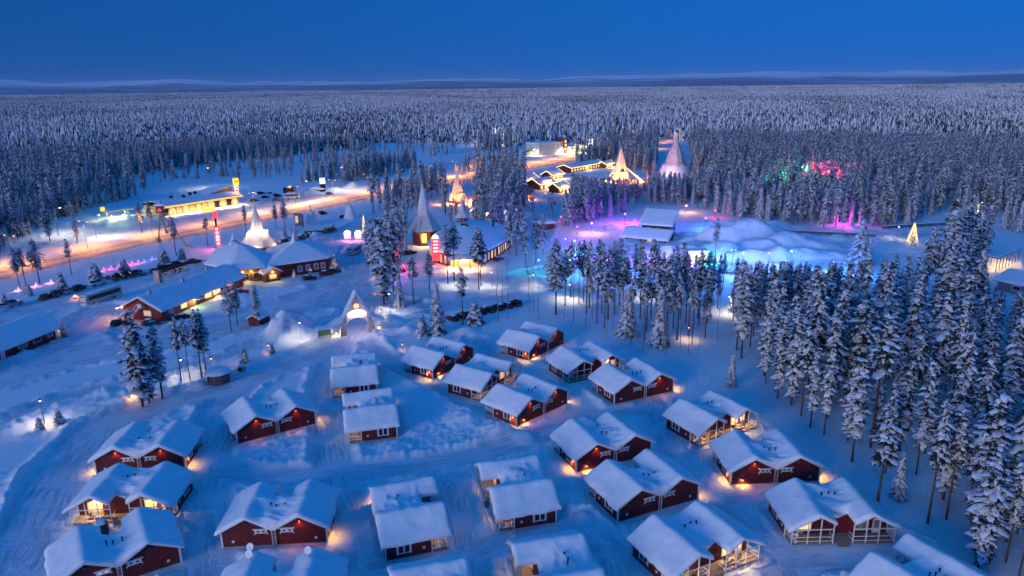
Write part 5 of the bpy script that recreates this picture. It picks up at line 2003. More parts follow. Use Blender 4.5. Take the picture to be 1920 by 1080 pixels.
fairy_tree('christmas_tree', 'tall golden lit christmas tree beside the snow hotel path', (*G(1709, 463), 0.2), 9.0, fairy(8.6, 1.9, 420, 4, 0.11), 'spruce2', 0.9, (60, (1, 0.62, 0.18)))
fairy_tree('christmas_tree', 'slim golden lit christmas tree beside the pink kiosks', (*G(684, 447), 0.2), 9.5, fairy(9.0, 0.9, 160, 6, 0.09), 'spruce1', 0.5, (40, (1, 0.7, 0.3)))
fairy_tree('christmas_tree', 'fairy-lit spruce at the right end of the lodge wing', (*G(628, 505), 0.2), 5.0, fairy(4.6, 0.9, 80, 8, 0.07), 'young1', 1.0, (20, (1, 0.75, 0.5)))
for k, (px, py) in enumerate([(552, 521), (582, 512), (612, 505)]):
    fairy_tree('christmas_tree', 'little white-lit spruce in front of the lodge wing, %s from its porch' % ORD[k], (*G(px, py), 0.2), 2.6, fairy(2.4, 0.6, 30, 12 + k, 0.06), 'young0', 1.0, None, 'spruces before the lodge wing')
E_FIRE = emis('amber_fairy_lights', (1.0, 0.35, 0.06), 2.0)
t = thing('lit_bush', 'low bush wound with orange fairy lights beside the coach', 'bush', (*G(142, 562), 0.1))
for k in range(14):
    a = random.uniform(0, 6.28)
    MB().tube((0, 0, -0.1), (1.3 * math.cos(a), 1.0 * math.sin(a), random.uniform(0.5, 1.3)), 0.03, 0.01, 4).build('twig', M_BARK, t)
fl_ = fairy(1.2, 1.4, 60, 15, 0.07)
fo_ = link('fairy_lights', fl_.copy(), t)
fo_.data.materials[0] = E_FIRE
lamp(t, (0, 0, 1.0), 14, (1, 0.35, 0.08), 0.4)
for k, (px, wd) in enumerate(((652, 'left'), (672, 'right'))):
    t = thing('pink_kiosk', 'glowing pink arched kiosk on the forecourt, %s of two' % wd, 'kiosk', (*G(px, 450), 0), 0.1, 'pink kiosks')
    MB().box(-1.2, 1.2, -0.6, 0.6, 0.4, 2.4).build('panel', emis('kiosk_pink', (1, 0.30, 0.40), 0.42), t)
    MB().box(-1.0, 1.0, -0.66, -0.6, 1.4, 2.2).build('text_panel', E_WHITESIGN, t)
    d = MB().prism([(1.3 * math.cos(math.pi * k_ / 10), 2.5 + 1.2 * math.sin(math.pi * k_ / 10)) for k_ in range(11)], -0.6, 0.6).build('arched_top', E_WHITESIGN, t)
    MB().box(-1.2, 1.2, -0.5, 0.5, -0.2, 0.396).build('base', M_BLACK, t)
    lamp(t, (0, -1.3, 1.6), 90, (1, 0.18, 0.35), 0.3)

# ------------------------------------------------------------------ filling station across the highway
E_SHOP = emis('lit_shop_interior', (1.0, 0.62, 0.22), 0.33)
n, l = nodes_of(E_SHOP)
tcn = n.new('ShaderNodeTexCoord')
vz = n.new('ShaderNodeTexVoronoi'); vz.inputs['Scale'].default_value = 1.1
l.new(tcn.outputs['Object'], vz.inputs['Vector'])
l.new(mixc(n, l, ramp(n, l, vz.outputs['Distance'], 0.15, 0.6), (1.0, 0.75, 0.38), (0.45, 0.20, 0.05)), n['Principled BSDF'].inputs['Emission Color'])
pa, pb = G(312, 408), G(452, 385)
loc, rz = place(pa, pb)
GL = float(np.linalg.norm(pb - pa))
t = thing('filling_station', 'long filling station with brightly lit front and orange eaves across the highway', 'station', loc, rz)
GD = 17.0
MB().box(0, GL, 2.5, GD, -0.2, 4.6).build('wall', M_PINE, t)
rf = MB().box(-0.8, GL + 0.8, -1.2, GD + 0.8, 4.604, 5.1).build('roof', M_DARKWOOD, t)
link('snow', gable_snow(-0.9, GL + 0.9, -1.2, GD + 0.9, lambda X, Y: 5.1 + 1.5 * np.sin(np.clip((Y + 1.2) / (GD + 2), 0, 1) * math.pi), 0.5, 6, step=1.0), rf)
MB().box(-0.82, GL + 0.82, -1.32, -1.204, 4.5, 5.15).build('lit_fascia', emis('orange_fascia', (1.0, 0.42, 0.06), 0.55), rf)
wdg = MB()
wdg.prism([(GL * 0.45, 5.2), (GL, 5.2), (GL, 9.0), (GL - 3, 9.0)], 5.5, GD - 1)
wo = wdg.build('raised_gable', M_PINE, t)
sw = MB()
sw.slab((GL * 0.43, 5.2, 5.75), (GL - 2.9, 5.2, 9.4), (GL - 2.9, GD - 0.6, 9.4), (GL * 0.43, GD - 0.6, 5.75), 0.4)
sw.build('snow', M_SNOW, wo)
for k in range(12):
    x = 1.6 + k * (GL - 3.2) / 11
    MB().box(x - 1.2, x + 1.2, 2.36, 2.5, 0.4, 3.6).build('shop_window', E_SHOP if k not in (0, 8, 10) else M_GLASS, t)
    if k % 2 == 0:
        MB().tube((x + 1.5, -0.6, -0.2), (x + 1.5, -0.6, 4.6), 0.16).build('column', M_WHITE, t)
    wl = MB().box(-0.3, 0.3, -0.3, 0.3, -0.08, 0.0).build('ceiling_lamp', E_COOL, t, loc=(x, 0.6, 4.5))
    if k % 2 == 1:
        lamp(wl, (0, -0.4, -0.2), 520, (1.0, 0.74, 0.42), 0.4, kind='SPOT', spot=140)
MB().box(GL * 0.42, GL * 0.58, -2.4, -1.6, 0.5, 1.5).build('counter', emis('yellow_counter', (0.8, 0.75, 0.05), 0.3), t)
for x, y, h in ((9, 9, 1.0), (14, 7, 0.8), (20, 11, 1.1), (24, 13, 0.9)):
    MB().box(x - 0.6, x + 0.6, y - 0.6, y + 0.6, 5.8, 7.2 + h).build('roof_unit', M_BLACK, t)
t = thing('sign_pylon', 'yellow square sign on a red and white pylon at the end of the filling station', 'sign', (*G(447, 384), 0), rz)
MB().box(-0.25, 0.25, -0.25, 0.25, -0.2, 7.5).build('post', M_STEEL, t)
MB().box(-1.5, 1.5, -0.3, 0.3, 10.0, 13.4).build('yellow_panel', E_YELLOW, t)
MB().box(-0.9, 0.9, -0.26, 0.26, 4.8, 9.9).build('price_panel', emis('price_panel', (1.0, 0.55, 0.5), 0.5), t)
for k in range(3):
    MB().box(-0.7, 0.7, -0.32, -0.27, 5.4 + k * 1.5, 6.2 + k * 1.5).build('price_row', E_REDSIGN, t)
MB().box(-1.2, 1.2, -0.36, -0.31, 11.2, 12.2).build('dark_band', emis('orange_band', (0.9, 0.30, 0.0), 0.25), t)
lamp(t, (0, -1.5, 9.0), 120, (1, 0.55, 0.15), 0.4)
t = thing('fuel_canopy', 'small flat fuel canopy with lime glow at the far left of the yard', 'canopy', (*G(222, 411), 0), 0.9)
for x in (-4, 4):
    for y in (-1.6, 1.6):
        MB().tube((x, y, -0.2), (x, y, 4.0), 0.14).build('post', M_STEEL, t)
rf = MB().box(-6, 6, -3, 3, 4.0, 4.5).build('roof', emis('lime_fascia', (0.8, 0.9, 0.1), 0.12), t)
link('snow', gable_snow(-6, 6, -3, 3, lambda X, Y: 4.5 + 0 * X, 0.4, 3), rf)
for x in (-2.5, 2.5):
    pu = MB().box(x - 0.4, x + 0.4, -0.3, 0.3, -0.1, 1.8).build('fuel_pump', emis('pump_panel', (1, 0.9, 0.4), 0.3), t)
    cl = MB().box(x - 0.4, x + 0.4, -0.5, 0.5, 3.92, 3.996).build('ceiling_lamp', E_COOL, t)
    lamp(cl, (x, 0, 3.5), 420, (0.86, 1.0, 0.42), 0.3)
MB().box(-6.8, -5.2, -0.3, 0.3, 4.8, 6.3).build('yellow_box', E_YELLOW, t)

# timber tripod straddling the roadside
f1, f2, f3 = G(297, 452), G(357, 467), G(313, 437)
ap = G(300, 399, 13.0)
t = thing('timber_tripod', 'tall tripod of three pale poles straddling the highway', 'tripod', (f1[0], f1[1], 0))
for f in (f1, f2, f3):
    MB().tube((f[0] - f1[0], f[1] - f1[1], -0.3), (ap[0] - f1[0], ap[1] - f1[1], 13.0), 0.36, 0.24, 10).build('pole', M_PINE, t)
    MB().box(f[0] - f1[0] - 0.6, f[0] - f1[0] + 0.6, f[1] - f1[1] - 0.6, f[1] - f1[1] + 0.6, -0.3, 1.4).build('footing', M_STONE, t)
MB().box(ap[0] - f1[0] - 1.2, ap[0] - f1[0] + 1.2, ap[1] - f1[1] - 0.4, ap[1] - f1[1] + 0.4, 13.0, 15.6).build('top_board', M_DARKWOOD, t)
MB().lathe([(0.6, 0), (0.7, 0.5), (0.3, 1.0)], 10).build('red_lamp', E_REDSIGN, t, loc=(ap[0] - f1[0] + 0.2, ap[1] - f1[1] - 0.6, 13.6))
MB().box(ap[0] - f1[0] - 1.6, ap[0] - f1[0] + 1.6, ap[1] - f1[1] - 0.7, ap[1] - f1[1] + 0.7, 15.6, 16.2).build('snow', M_SNOW, t)

# two pale cone tents and a dark signboard beside the road junction, pylon in the yard
for lab, px, py, w, h in (('pale wigwam with bare pole tips beside the highway, left of two', 585, 423, 3.3, 6.2), ('pale wigwam beside the highway junction, right of two', 657, 411, 3.4, 6.2)):
    t = thing('wigwam', lab, 'tent', (*G(px, py), 0.1), 0.2, 'roadside wigwams')
    MB().lathe([(w, -0.2), (w * 0.75, 1.6), (0.9, h)], 9).build('cover', M_SNOW, t)
    for k in range(5):
        a = k * 1.2566
        MB().tube((0.6 * math.cos(a), 0.6 * math.sin(a), h - 0.6), (-0.9 * math.cos(a), -0.9 * math.sin(a), h + 3.0), 0.08, 0.05, 5).build('pole_tip', M_DARKWOOD, t)
t = thing('picture_board', 'dark two-sided picture board between pine and wigwam', 'board', (*G(562, 428), 0), -0.5)
MB().box(-2.2, 2.2, -0.25, 0.25, 1.0, 6.2).build('panel', mat('dark_picture', (0.08, 0.10, 0.14), 0.4, noise=(0.7, 0.7)), t)
MB().box(-1.8, -0.2, -0.30, -0.25, 2.2, 5.2).build('lit_picture', E_WARMDIM, t)
for x in (-1.9, 1.9):
    MB().box(x - 0.12, x + 0.12, -0.12, 0.12, -0.2, 1.0).build('post', M_STEEL, t)
t = thing('yard_pylon', 'dark pylon with white lit box at the top of the yard', 'sign', (*G(606, 359), 0), 0.3)
MB().box(-1.4, 1.4, -0.5, 0.5, -0.2, 4.4).build('body', M_BLACK, t)
MB().box(-1.4, 1.4, -0.5, 0.5, 4.404, 7.4).build('lit_box', E_WHITESIGN, t)
MB().box(-1.7, 1.7, -0.8, 0.8, 7.404, 8.0).build('snow', M_SNOW, t)
loc, rz = place(G(585, 362), G(602, 360))
t = thing('lean_to', 'low lean-to with smooth snow roof beside the yard pylon', 'shed', loc, rz)
longhouse(t, 7.5, 5, 1.6, 2.6, M_WOOD, 0.4, 9, 0.35)

# ------------------------------------------------------------------ lit huts of the market
def string_part(rf, L, D, ze, zr, ov, mt=E_STRING):
    b = MB()
    z0 = ze - (zr - ze) / (D / 2) * ov + 0.05
    ys = -ov - 0.12
    b.beam((-ov, ys, z0), (L + ov, ys, z0), 0.22)
    for x in (-ov - 0.1, L + ov + 0.1):
        b.beam((x, ys, z0), (x, D / 2, zr + 0.1), 0.22)
        b.beam((x, D / 2, zr + 0.1), (x, D + ov, z0), 0.22)
    return b.build('light_string', mt, rf)


HUTS = [((985, 347), (1008, 343), 8, 3.4, 5.8, 'steep hut outlined in golden light strings at the left of the market'),
        ((1012, 357), (1042, 352), 10, 3.6, 6.0, 'shop with pink lit sign and golden light strings facing the square'),
        ((1036, 338), (1056, 334), 8, 3.2, 5.4, 'hut with a golden lit eaves line behind the shop with the pink sign'),
        ((1070, 325), (1130, 314), 10, 3.6, 5.2, 'long hut with one straight golden light string along its roof'),
        ((1048, 362), (1068, 358), 7, 3.0, 5.0, 'hut with golden eaves at the right of the square'),
        ((1136, 316), (1150, 313), 7, 3.0, 4.6, 'small hut with golden eaves beside the orange tipi'),
        ((955, 352), (970, 349), 6, 2.8, 4.4, 'small yellow lit hut behind the star lamp')]
for k, (a, b, D, ze, zr, lab) in enumerate(HUTS):
    pa, pb = G(*a), G(*b)
    loc, rz = place(pa, pb)
    L_ = float(np.linalg.norm(pb - pa))
    t = thing('market_hut', lab, 'hut', loc, rz, 'market huts')
    rf = longhouse(t, L_, D, ze, zr, M_LOG, 0.8, 20 + k, 0.4, M_DARKWOOD)
    string_part(rf, L_, D, ze, zr, 0.8)
    for q in range(max(2, int(L_ / 3.2))):
        window(t, (q + 0.5) * L_ / max(2, int(L_ / 3.2)), 1.6, 1.9, 1.8, E_WARM)
    wl = MB().box(L_ / 2 - 0.2, L_ / 2 + 0.2, -0.5, -0.1, 2.4, 2.7).build('wall_lamp', E_BULB, t)
    lamp(wl, (L_ / 2, -1.8, 2.6), 520 if k != 3 else 200, (1.0, 0.54, 0.15), 0.2)
    if k == 1:
        MB().box(L_ * 0.1, L_ * 0.65, -1.05, -0.9, 4.0, 5.4).build('sign_panel', E_PINK, t)
        lamp(t, (L_ * 0.4, -2.4, 5.0), 120, (1, 0.2, 0.35), 0.3)
t = thing('market_hut', 'low house outlined in white-violet light strings behind the hall', 'hut', *place(G(905, 412), G(962, 404)), 'market huts')
rf = longhouse(t, 17, 8, 3.0, 5.0, M_LOG, 0.8, 31, 0.4, M_DARKWOOD)
E_VIOLET = emis('violet_string', (0.75, 0.62, 1.0), 1.2)
string_part(rf, 17, 8, 3.0, 5.0, 0.8, E_VIOLET)
for q in range(5):
    window(t, 2 + q * 3.2, 1.5, 1.8, 1.7, E_WARM)
lamp(rf, (9, -2, 3.0), 160, (0.72, 0.6, 1.0), 0.3)
lamp(rf, (1, -2, 3.0), 120, (1.0, 0.6, 0.3), 0.3)
loc, rz = place(G(1014, 432), G(1046, 428))
t = thing('path_shed', 'plain red shed with flat snow roof beside the walkers', 'shed', loc, rz)
longhouse(t, 6.5, 6, 2.6, 3.2, M_LOG, 0.5, 33, 0.4)

# tipis in the trees
t = tipi('orange lit tipi tower among the trees behind the hall', 858, 380, 4.5, 1.5, 5.0, 2.9, 15.8, 3.6, M_TSN)
for a in (-2.4, -1.2, 0.1):
    fl = MB().box(-0.25, 0.25, -0.25, 0.25, -0.1, 0.2).build('floodlight', E_ORANGE, t, loc=(9 * math.cos(a), 9 * math.sin(a), 0.6))
    lamp(fl, (0, 0, 0.9), 1300, (1.0, 0.28, 0.05), 0.25)
MB().box(-0.9, 0.9, -0.05, 0.05, 15.8, 18.2).build('flag', emis('rosy_flag', (1, 0.4, 0.2), 0.12), t)
t = tipi('orange lit tipi tower with flared legs right of the market', 1163, 340, 4.8, 1.2, 6.0, 3.6, 20.5, 3.9, M_TSN)
for a in (-2.6, -1.5, -0.4):
    fl = MB().box(-0.3, 0.3, -0.3, 0.3, -0.1, 0.3).build('floodlight', E_ORANGE, t, loc=(11 * math.cos(a), 11 * math.sin(a), 1.0))
    lamp(fl, (0, 0, 0.8), 3200, (1.0, 0.27, 0.04), 0.3)
for s, dx, dy in ((1, 13, -4), (-1, -11, -3)):
    MB().tube((dx, dy, -0.3), (s * 2.4, 0, 9.0), 0.5, 0.35, 8).build('flared_leg', M_TSN, t)
MB().lathe([(1.2, 0), (1.2, 0.2)], 12).build('dark_window', M_GLASS, t, loc=(0, -3.5, 6.5)).rotation_euler = (math.pi / 2, 0, 0)
t = tipi('huge grey tipi tower rising from the wood, white snow at its foot', 1265, 330, 10.5, 0.6, 8.0, 6.6, 24.5, 0, mat('grey_tipi', (0.46, 0.45, 0.50), 0.4, noise=(0.8, 0.3)), 12)
MB().lathe([(11.5, -0.3), (10.2, 3.0), (8.2, 6.6), (6.5, 8.2)], 14, cap=False).build('snow', M_SNOW, t, True)
fl = MB().box(-0.3, 0.3, -0.3, 0.3, -0.1, 0.3).build('floodlight', emis('violet_bulb', (0.6, 0.25, 1.0), 3.0), t, loc=(-9, -9, 1.0))
lamp(fl, (-4, -5, 0.8), 700, (0.6, 0.40, 1.0), 0.3)

# ------------------------------------------------------------------ restaurant, cabin and snow hotel
loc, rz = place(G(1203, 448), G(1256, 452))
t = thing('shed_roof_house', 'dark two-storey house with one big tilted snow roof beside the snow hotel', 'house', loc, rz)
Lh = float(np.linalg.norm(G(1256, 452) - G(1203, 448)))
w = MB().prism([(0, -0.3), (9, -0.3), (9, 9.4), (0, 6.2)], 0, Lh).build('wall', M_WOOD, t)
for v in w.data.vertices:
    v.co = (v.co.y, v.co.x, v.co.z)
w.data.flip_normals()
rr = MB().slab((-1, -1.4, 5.8), (Lh + 1, -1.4, 5.8), (Lh + 1, 10.4, 10.0), (-1, 10.4, 10.0), 0.3)
rf = rr.build('roof', M_DARKWOOD, t)
link('snow', gable_snow(-1.1, Lh + 1.1, -1.5, 10.5, lambda X, Y: 5.8 + 4.2 * (Y + 1.4) / 11.8, 0.4, 5), rf)
for y, z in ((2.5, 4.6), (5.5, 5.2)):
    f_ = MB().box(Lh - 0.02, Lh + 0.08, y - 0.9, y + 0.9, z - 0.7, z + 0.9).build('window', M_PINE, t)
    MB().box(Lh + 0.06, Lh + 0.11, y - 0.7, y + 0.7, z - 0.5, z + 0.7).build('pane', M_CURTAIN, f_)
for x in (2.5, 6.0):
    window(t, x, 4.0, 1.6, 1.3, M_GLASS)
loc, rz = place(G(1172, 452), G(1212, 456))
t = thing('purple_lit_cabin', 'low dark cabin with wide snow gable lit purple below the tilted roof', 'cabin', loc, rz)
longhouse(t, 15.5, 9, 2.6, 4.6, M_WOOD, 1.6, 6, 0.5)
window(t, 4.5, 1.5, 1.8, 1.5, M_CURTAIN)
window(t, 9.5, 1.5, 1.8, 1.5, E_WARMDIM)

DOMES = [(1388, 456, 17, 10, 10.2), (1352, 480, 10, 7, 6.6), (1400, 488, 11, 6, 5.6), (1466, 466, 11, 8, 6.4), (1448, 486, 9, 5, 4.2), (1508, 484, 9, 6, 4.4), (1425, 470, 9, 7, 5.5),
         (1228, 483, 9, 4.5, 4.6), (1258, 482, 9, 4.5, 4.4), (1288, 480, 8, 5, 4.2), (1318, 468, 9, 8, 4.0), (1545, 484, 7, 4, 3.0), (1535, 468, 8, 5, 3.2), (1580, 500, 8, 4, 2.0), (1610, 505, 7, 4, 2.2), (1300, 455, 10, 6, 3.0)]
DOM = [(*G(a, b), rx * 1.05, ry, h * 0.86) for a, b, rx, ry, h in DOMES]
X, Y = np.meshgrid(np.linspace(38, 140, 180), np.linspace(212, 292, 130), indexing='ij')
hz_ = np.full(X.shape, -0.6)
for cx_, cy_, rx, ry, h in DOM:
    q = np.sqrt(((X - cx_) / rx) ** 2 + ((Y - cy_) / ry) ** 2)
    d_ = h * np.clip(1 - q ** 2.2, -0.2, 1)
    hz_ = np.logaddexp(hz_ * 2.2, d_ * 2.2) / 2.2
hz_ += np.where(hz_ > 0.4, 4.0 * (fbm(X * 0.10, Y * 0.13, 51, 5) - 0.5) - 1.2 * np.abs(fbm(X * 0.07 + 9, Y * 0.12, 57, 2) - 0.5) + 0.25 * (fbm(X * 0.6, Y * 0.6, 53, 3) - 0.5), 0)
okq = (np.maximum.reduce([hz_[:-1, :-1], hz_[1:, :-1], hz_[1:, 1:], hz_[:-1, 1:]]) > 0.05).ravel()
qd = grid_quads(*X.shape)[:, ::-1][okq]
used, inv = np.unique(qd, return_inverse=True)
V = np.stack([X, Y, hz_], -1).reshape(-1, 3)[used]
c0 = V.mean(0)
t = thing('snow_hotel', 'cluster of smooth snow domes of the snow hotel glowing blue and violet', 'snow building', (c0[0], c0[1], 0))
V[:, :2] -= c0[:2]
link('domes', np_mesh('domes', V, inv.reshape(-1, 4), mat('hotel_snow', (0.78, 0.81, 0.87), 0.6, bump=(0.8, 0.4, 0.3))), t)
q = G(1308, 490)
pt = MB().box(-3.0, 3.0, -0.4, 3.0, -0.2, 3.2).build('portal', M_PINE, t, loc=(q[0] - c0[0], q[1] - c0[1], 0))
MB().box(-2.4, -0.5, -0.5, -0.404, 0.2, 2.6).build('glass_door', E_WARM, pt)
MB().box(0.6, 2.4, -0.5, -0.404, 0.2, 2.6).build('glass_door', E_WARM, pt)
MB().box(-3.4, 3.4, -0.9, 3.0, 3.204, 3.7).build('snow', M_SNOW, pt)
pl_ = MB().box(-0.15, 0.15, -0.7, -0.45, 2.75, 3.0).build('lamp', E_BULB, pt)
lamp(pl_, (0, -1.6, 2.6), 120, C_CREAM, 0.2)

# grey house and rack at the right edge
pa, pb = G(1868, 545), G(1960, 566)
loc, rz = place(pa, pb)
t = thing('grey_house', 'grey house with smooth snow roof at the right edge', 'house', loc, rz)
longhouse(t, float(np.linalg.norm(pb - pa)), 13, 3.4, 5.2, mat('grey_boards', (0.16, 0.14, 0.14), 0.7, noise=(2, 0.2)), 1.0, 14, 0.45, M_DARKWOOD)
window(t, 5, 1.9, 2.2, 1.4, M_GLASS)
loc, rz = place(G(1866, 512), G(1908, 492))
t = thing('open_shelter', 'open timber shelter with lamps under its beam behind the grey house', 'shelter', loc, rz)
Ls = float(np.linalg.norm(G(1908, 492) - G(1866, 512)))
for k in range(8):
    MB().beam((Ls * k / 7, 0, -0.2), (Ls * k / 7, 0, 4.6), 0.16).build('post', M_DARKWOOD, t)
    if k % 3 == 0:
        MB().beam((Ls * k / 7, 4, -0.2), (Ls * k / 7, 4, 4.6), 0.16).build('post', M_DARKWOOD, t)
MB().box(-0.4, Ls + 0.4, -0.6, 4.6, 4.6, 4.9).build('roof', M_WOOD, t)
MB().box(-0.5, Ls + 0.5, -0.7, 4.7, 4.904, 5.25).build('snow', M_SNOW, t)
for k in range(3):
    wl = MB().box(-0.2, 0.2, -0.2, 0.2, -0.15, 0.0).build('ceiling_lamp', E_BULB, t, loc=(Ls * (k + 0.5) / 3, 1.5, 4.4))
    lamp(wl, (0, 0, -0.4), 130, C_WARM, 0.2)

# far depot with floodlit yard
loc, rz = place(G(1010, 292), G(1062, 288))
t = thing('depot', 'white depot building with lit yard beyond the highway', 'building', loc, rz)
MB().box(0, 26, 0, 18, -0.2, 9.5).build('wall', mat('pale_cladding', (0.55, 0.56, 0.55), 0.6), t)
MB().box(-0.3, 26.3, -0.3, 18.3, 9.504, 10.1).build('snow', M_SNOW, t)
MB().box(25.5, 29.0, -1, 8, -0.2, 13.0).build('brick_tower', M_LOG, t)
for k in range(3):
    wd_ = MB().box(26.4, 28.4, -1.1, -1.0, 3.5 + 3 * k, 5.2 + 3 * k).build('lit_window', E_WARM, t)
MB().box(29.5, 52, 2, 12, -0.2, 5.0).build('low_hall', mat('depot_wood', (0.3, 0.24, 0.2), 0.6), t)
MB().box(29.2, 52.5, 1.5, 12.5, 5.004, 5.6).build('snow', M_SNOW, t)
MB().box(38, 54, 0.5, 1.4, 4.2, 5.0).build('lit_fascia', emis('green_fascia', (0.45, 1.0, 0.25), 0.5), t)
for k in range(4):
    wl = MB().box(-0.4, 0.4, -0.2, 0.2, -0.2, 0.2).build('yard_lamp', E_COOL, t, loc=(24 + 9 * k, -0.6 if k == 0 else 0.2, 4.6))
    lamp(wl, (0, -2.5, 1.0), 2200, (1.0, 0.88, 0.50), 0.5, kind='SPOT', spot=150)
wl = MB().box(-0.4, 0.4, -0.2, 0.2, -0.2, 0.2).build('yard_lamp', E_COOL, t, loc=(-3, 2, 5))
lamp(wl, (0, -2, 1.0), 1200, (0.85, 1.0, 0.5), 0.5, kind='SPOT', spot=150)
MB().box(-10, -1, 4, 10, -0.2, 4.0).build('kiosk_wing', mat('depot_wood', (0.3, 0.24, 0.2), 0.6), t)
t = glow_sign('bright white pylon sign beyond the market near the depot', 1107, 287, 3.5, 9, E_WHITESIGN, 3.0, 0.0, (500, (1, 0.8, 0.5)))
# ------------------------------------------------------------------ vehicles
def paint(name, col):
    return mat('car_paint_' + name, col, 0.25, 0.1)


PAINT = {'black': paint('black', (0.012, 0.012, 0.015)), 'dark grey': paint('dark_grey', (0.045, 0.045, 0.05)), 'dark blue': paint('dark_blue', (0.012, 0.02, 0.05)),
         'dark green': paint('dark_green', (0.012, 0.03, 0.025)), 'dark red': paint('dark_red', (0.16, 0.01, 0.012)), 'grey': paint('grey', (0.22, 0.22, 0.23)),
         'silver': paint('silver', (0.40, 0.40, 0.42)), 'white': paint('white', (0.68, 0.68, 0.68))}


def wheel_set(t, xs, ys, r, key):
    for x in xs:
        for s in (-1, 1):
            w = link('wheel', cm('wheel#' + key, lambda b: b.tube((0, -0.11, 0), (0, 0.11, 0), r, n=14), M_RUBBER), t, (x, s * ys, r))
            link('rim', cm('rim#' + key, lambda b: b.tube((0, -0.12, 0), (0, 0.12, 0), r * 0.6, n=10), M_RIM), w)


def loft(b, rows):
    """cross sections (x, [(y, z)...]) joined lengthwise"""
    n = len(rows[0][1])
    vs = [(x, y, z) for x, sec in rows for y, z in sec]
    fs = []
    for j in range(len(rows) - 1):
        for k in range(n):
            q = (k + 1) % n
            fs.append((j * n + k, j * n + q, (j + 1) * n + q, (j + 1) * n + k))
    fs += [tuple(range(n - 1, -1, -1)), tuple((len(rows) - 1) * n + k for k in range(n))]
    b.add(vs, fs)


def f_carbody(b, suv=0.0):
    h = 0.08 * suv
    def sec(w, z0, z1):
        return [(-w, z0), (-w * 1.0, z0 + 0.25), (-w * 0.97, z1 - 0.06), (-w * 0.86, z1), (w * 0.86, z1), (w * 0.97, z1 - 0.06), (w, z0 + 0.25), (w, z0)]
    loft(b, [(-2.2, sec(0.74, 0.42, 0.80 + h)), (-2.08, sec(0.86, 0.28, 0.97 + h)), (-1.2, sec(0.90, 0.22, 1.0 + h)), (0.6, sec(0.90, 0.22, 0.98 + h)),
             (1.5, sec(0.88, 0.24, 0.88 + h)), (2.1, sec(0.80, 0.28, 0.72 + h)), (2.25, sec(0.66, 0.40, 0.62 + h))])


def f_cargreen(b, suv=0.0):
    h, back = 0.22 * suv, -2.05 if suv else -1.75
    def sec(w, z0, z1):
        return [(-w, z0), (-w * 0.82, z1), (w * 0.82, z1), (w, z0)]
    loft(b, [(back, sec(0.80, 0.95, 1.0)), (back + 0.35, sec(0.80, 0.95, 1.40 + h)), (0.15, sec(0.80, 0.95, 1.46 + h)), (0.95, sec(0.80, 0.93, 0.98))])


def f_carroof(b, suv=0.0):
    h, back = 0.22 * suv, -1.66 if suv else -1.36
    b.box(back, 0.12, -0.62, 0.62, 1.40 + h, 1.50 + h)


def f_carlights(b, s):
    b.box(2.12, 2.24, s * 0.58 - 0.12, s * 0.58 + 0.12, 0.52, 0.64)


def f_cartail(b, s):
    b.box(-2.22, -2.12, s * 0.62 - 0.13, s * 0.62 + 0.13, 0.64, 0.80)


def f_carsnow(b, suv=0.0):
    h, back = 0.22 * suv, -1.6 if suv else -1.3
    b.add([(back, -0.6, 1.5 + h), (0.1, -0.6, 1.5 + h), (0.1, 0.6, 1.5 + h), (back, 0.6, 1.5 + h), (back + 0.2, -0.42, 1.64 + h), (-0.1, -0.42, 1.64 + h), (-0.1, 0.42, 1.64 + h), (back + 0.2, 0.42, 1.64 + h)],
          [(4, 5, 6, 7), (0, 1, 5, 4), (1, 2, 6, 5), (2, 3, 7, 6), (3, 0, 4, 7)])


def car(label, px, py, ang, colour, suv=0, snow=False, lights=False, group=None, z=0.05):
    q = G(px, py)
    t = thing('parked_car', label, 'car', (*q, max(z, gz(q) * 0.6)), ang, group)
    k = colour + str(suv)
    link('body', cm('body#' + k, lambda b: f_carbody(b, suv), PAINT[colour], True), t)
    link('window_band', cm('window_band#%d' % suv, lambda b: f_cargreen(b, suv), M_GLASS), t)
    link('roof', cm('roof#' + k, lambda b: f_carroof(b, suv), PAINT[colour]), t)
    wheel_set(t, (-1.35, 1.35), 0.80, 0.33, 'car')
    for s in (-1, 1):
        link('headlight', cm('headlight#%d%d' % (s, lights), lambda b: f_carlights(b, s), E_COOL if lights else M_CARLAMP), t)
        link('tail_light', cm('tail_light#%d%d' % (s, lights), lambda b: f_cartail(b, s), emis('lit_tail', (1, 0.03, 0.02), 4.0) if lights else M_LAMPRED), t)
    if snow:
        link('snow', cm('snow#car%d' % suv, lambda b: f_carsnow(b, suv), M_SNOW), t)
    return t


def row_of_cars(p0, p1, n, where, group, colours, turn=math.pi / 2, first='left'):
    a, b = np.array(p0, float), np.array(p1, float)
    A, B = G(*a), G(*b)
    d = math.atan2(B[1] - A[1], B[0] - A[0])
    for k in range(n):
        f = k / (n - 1)
        # equal spacing on the ground
        w = A + (B - A) * f
        px, py = PX(w[0], w[1])
        col = colours[k % len(colours)]
        car('%s car, %s from the %s %s' % (col, ORD[k], first, where), px, py, d + turn + random.uniform(-0.06, 0.06), col, k % 2, random.random() < 0.45, False, group)


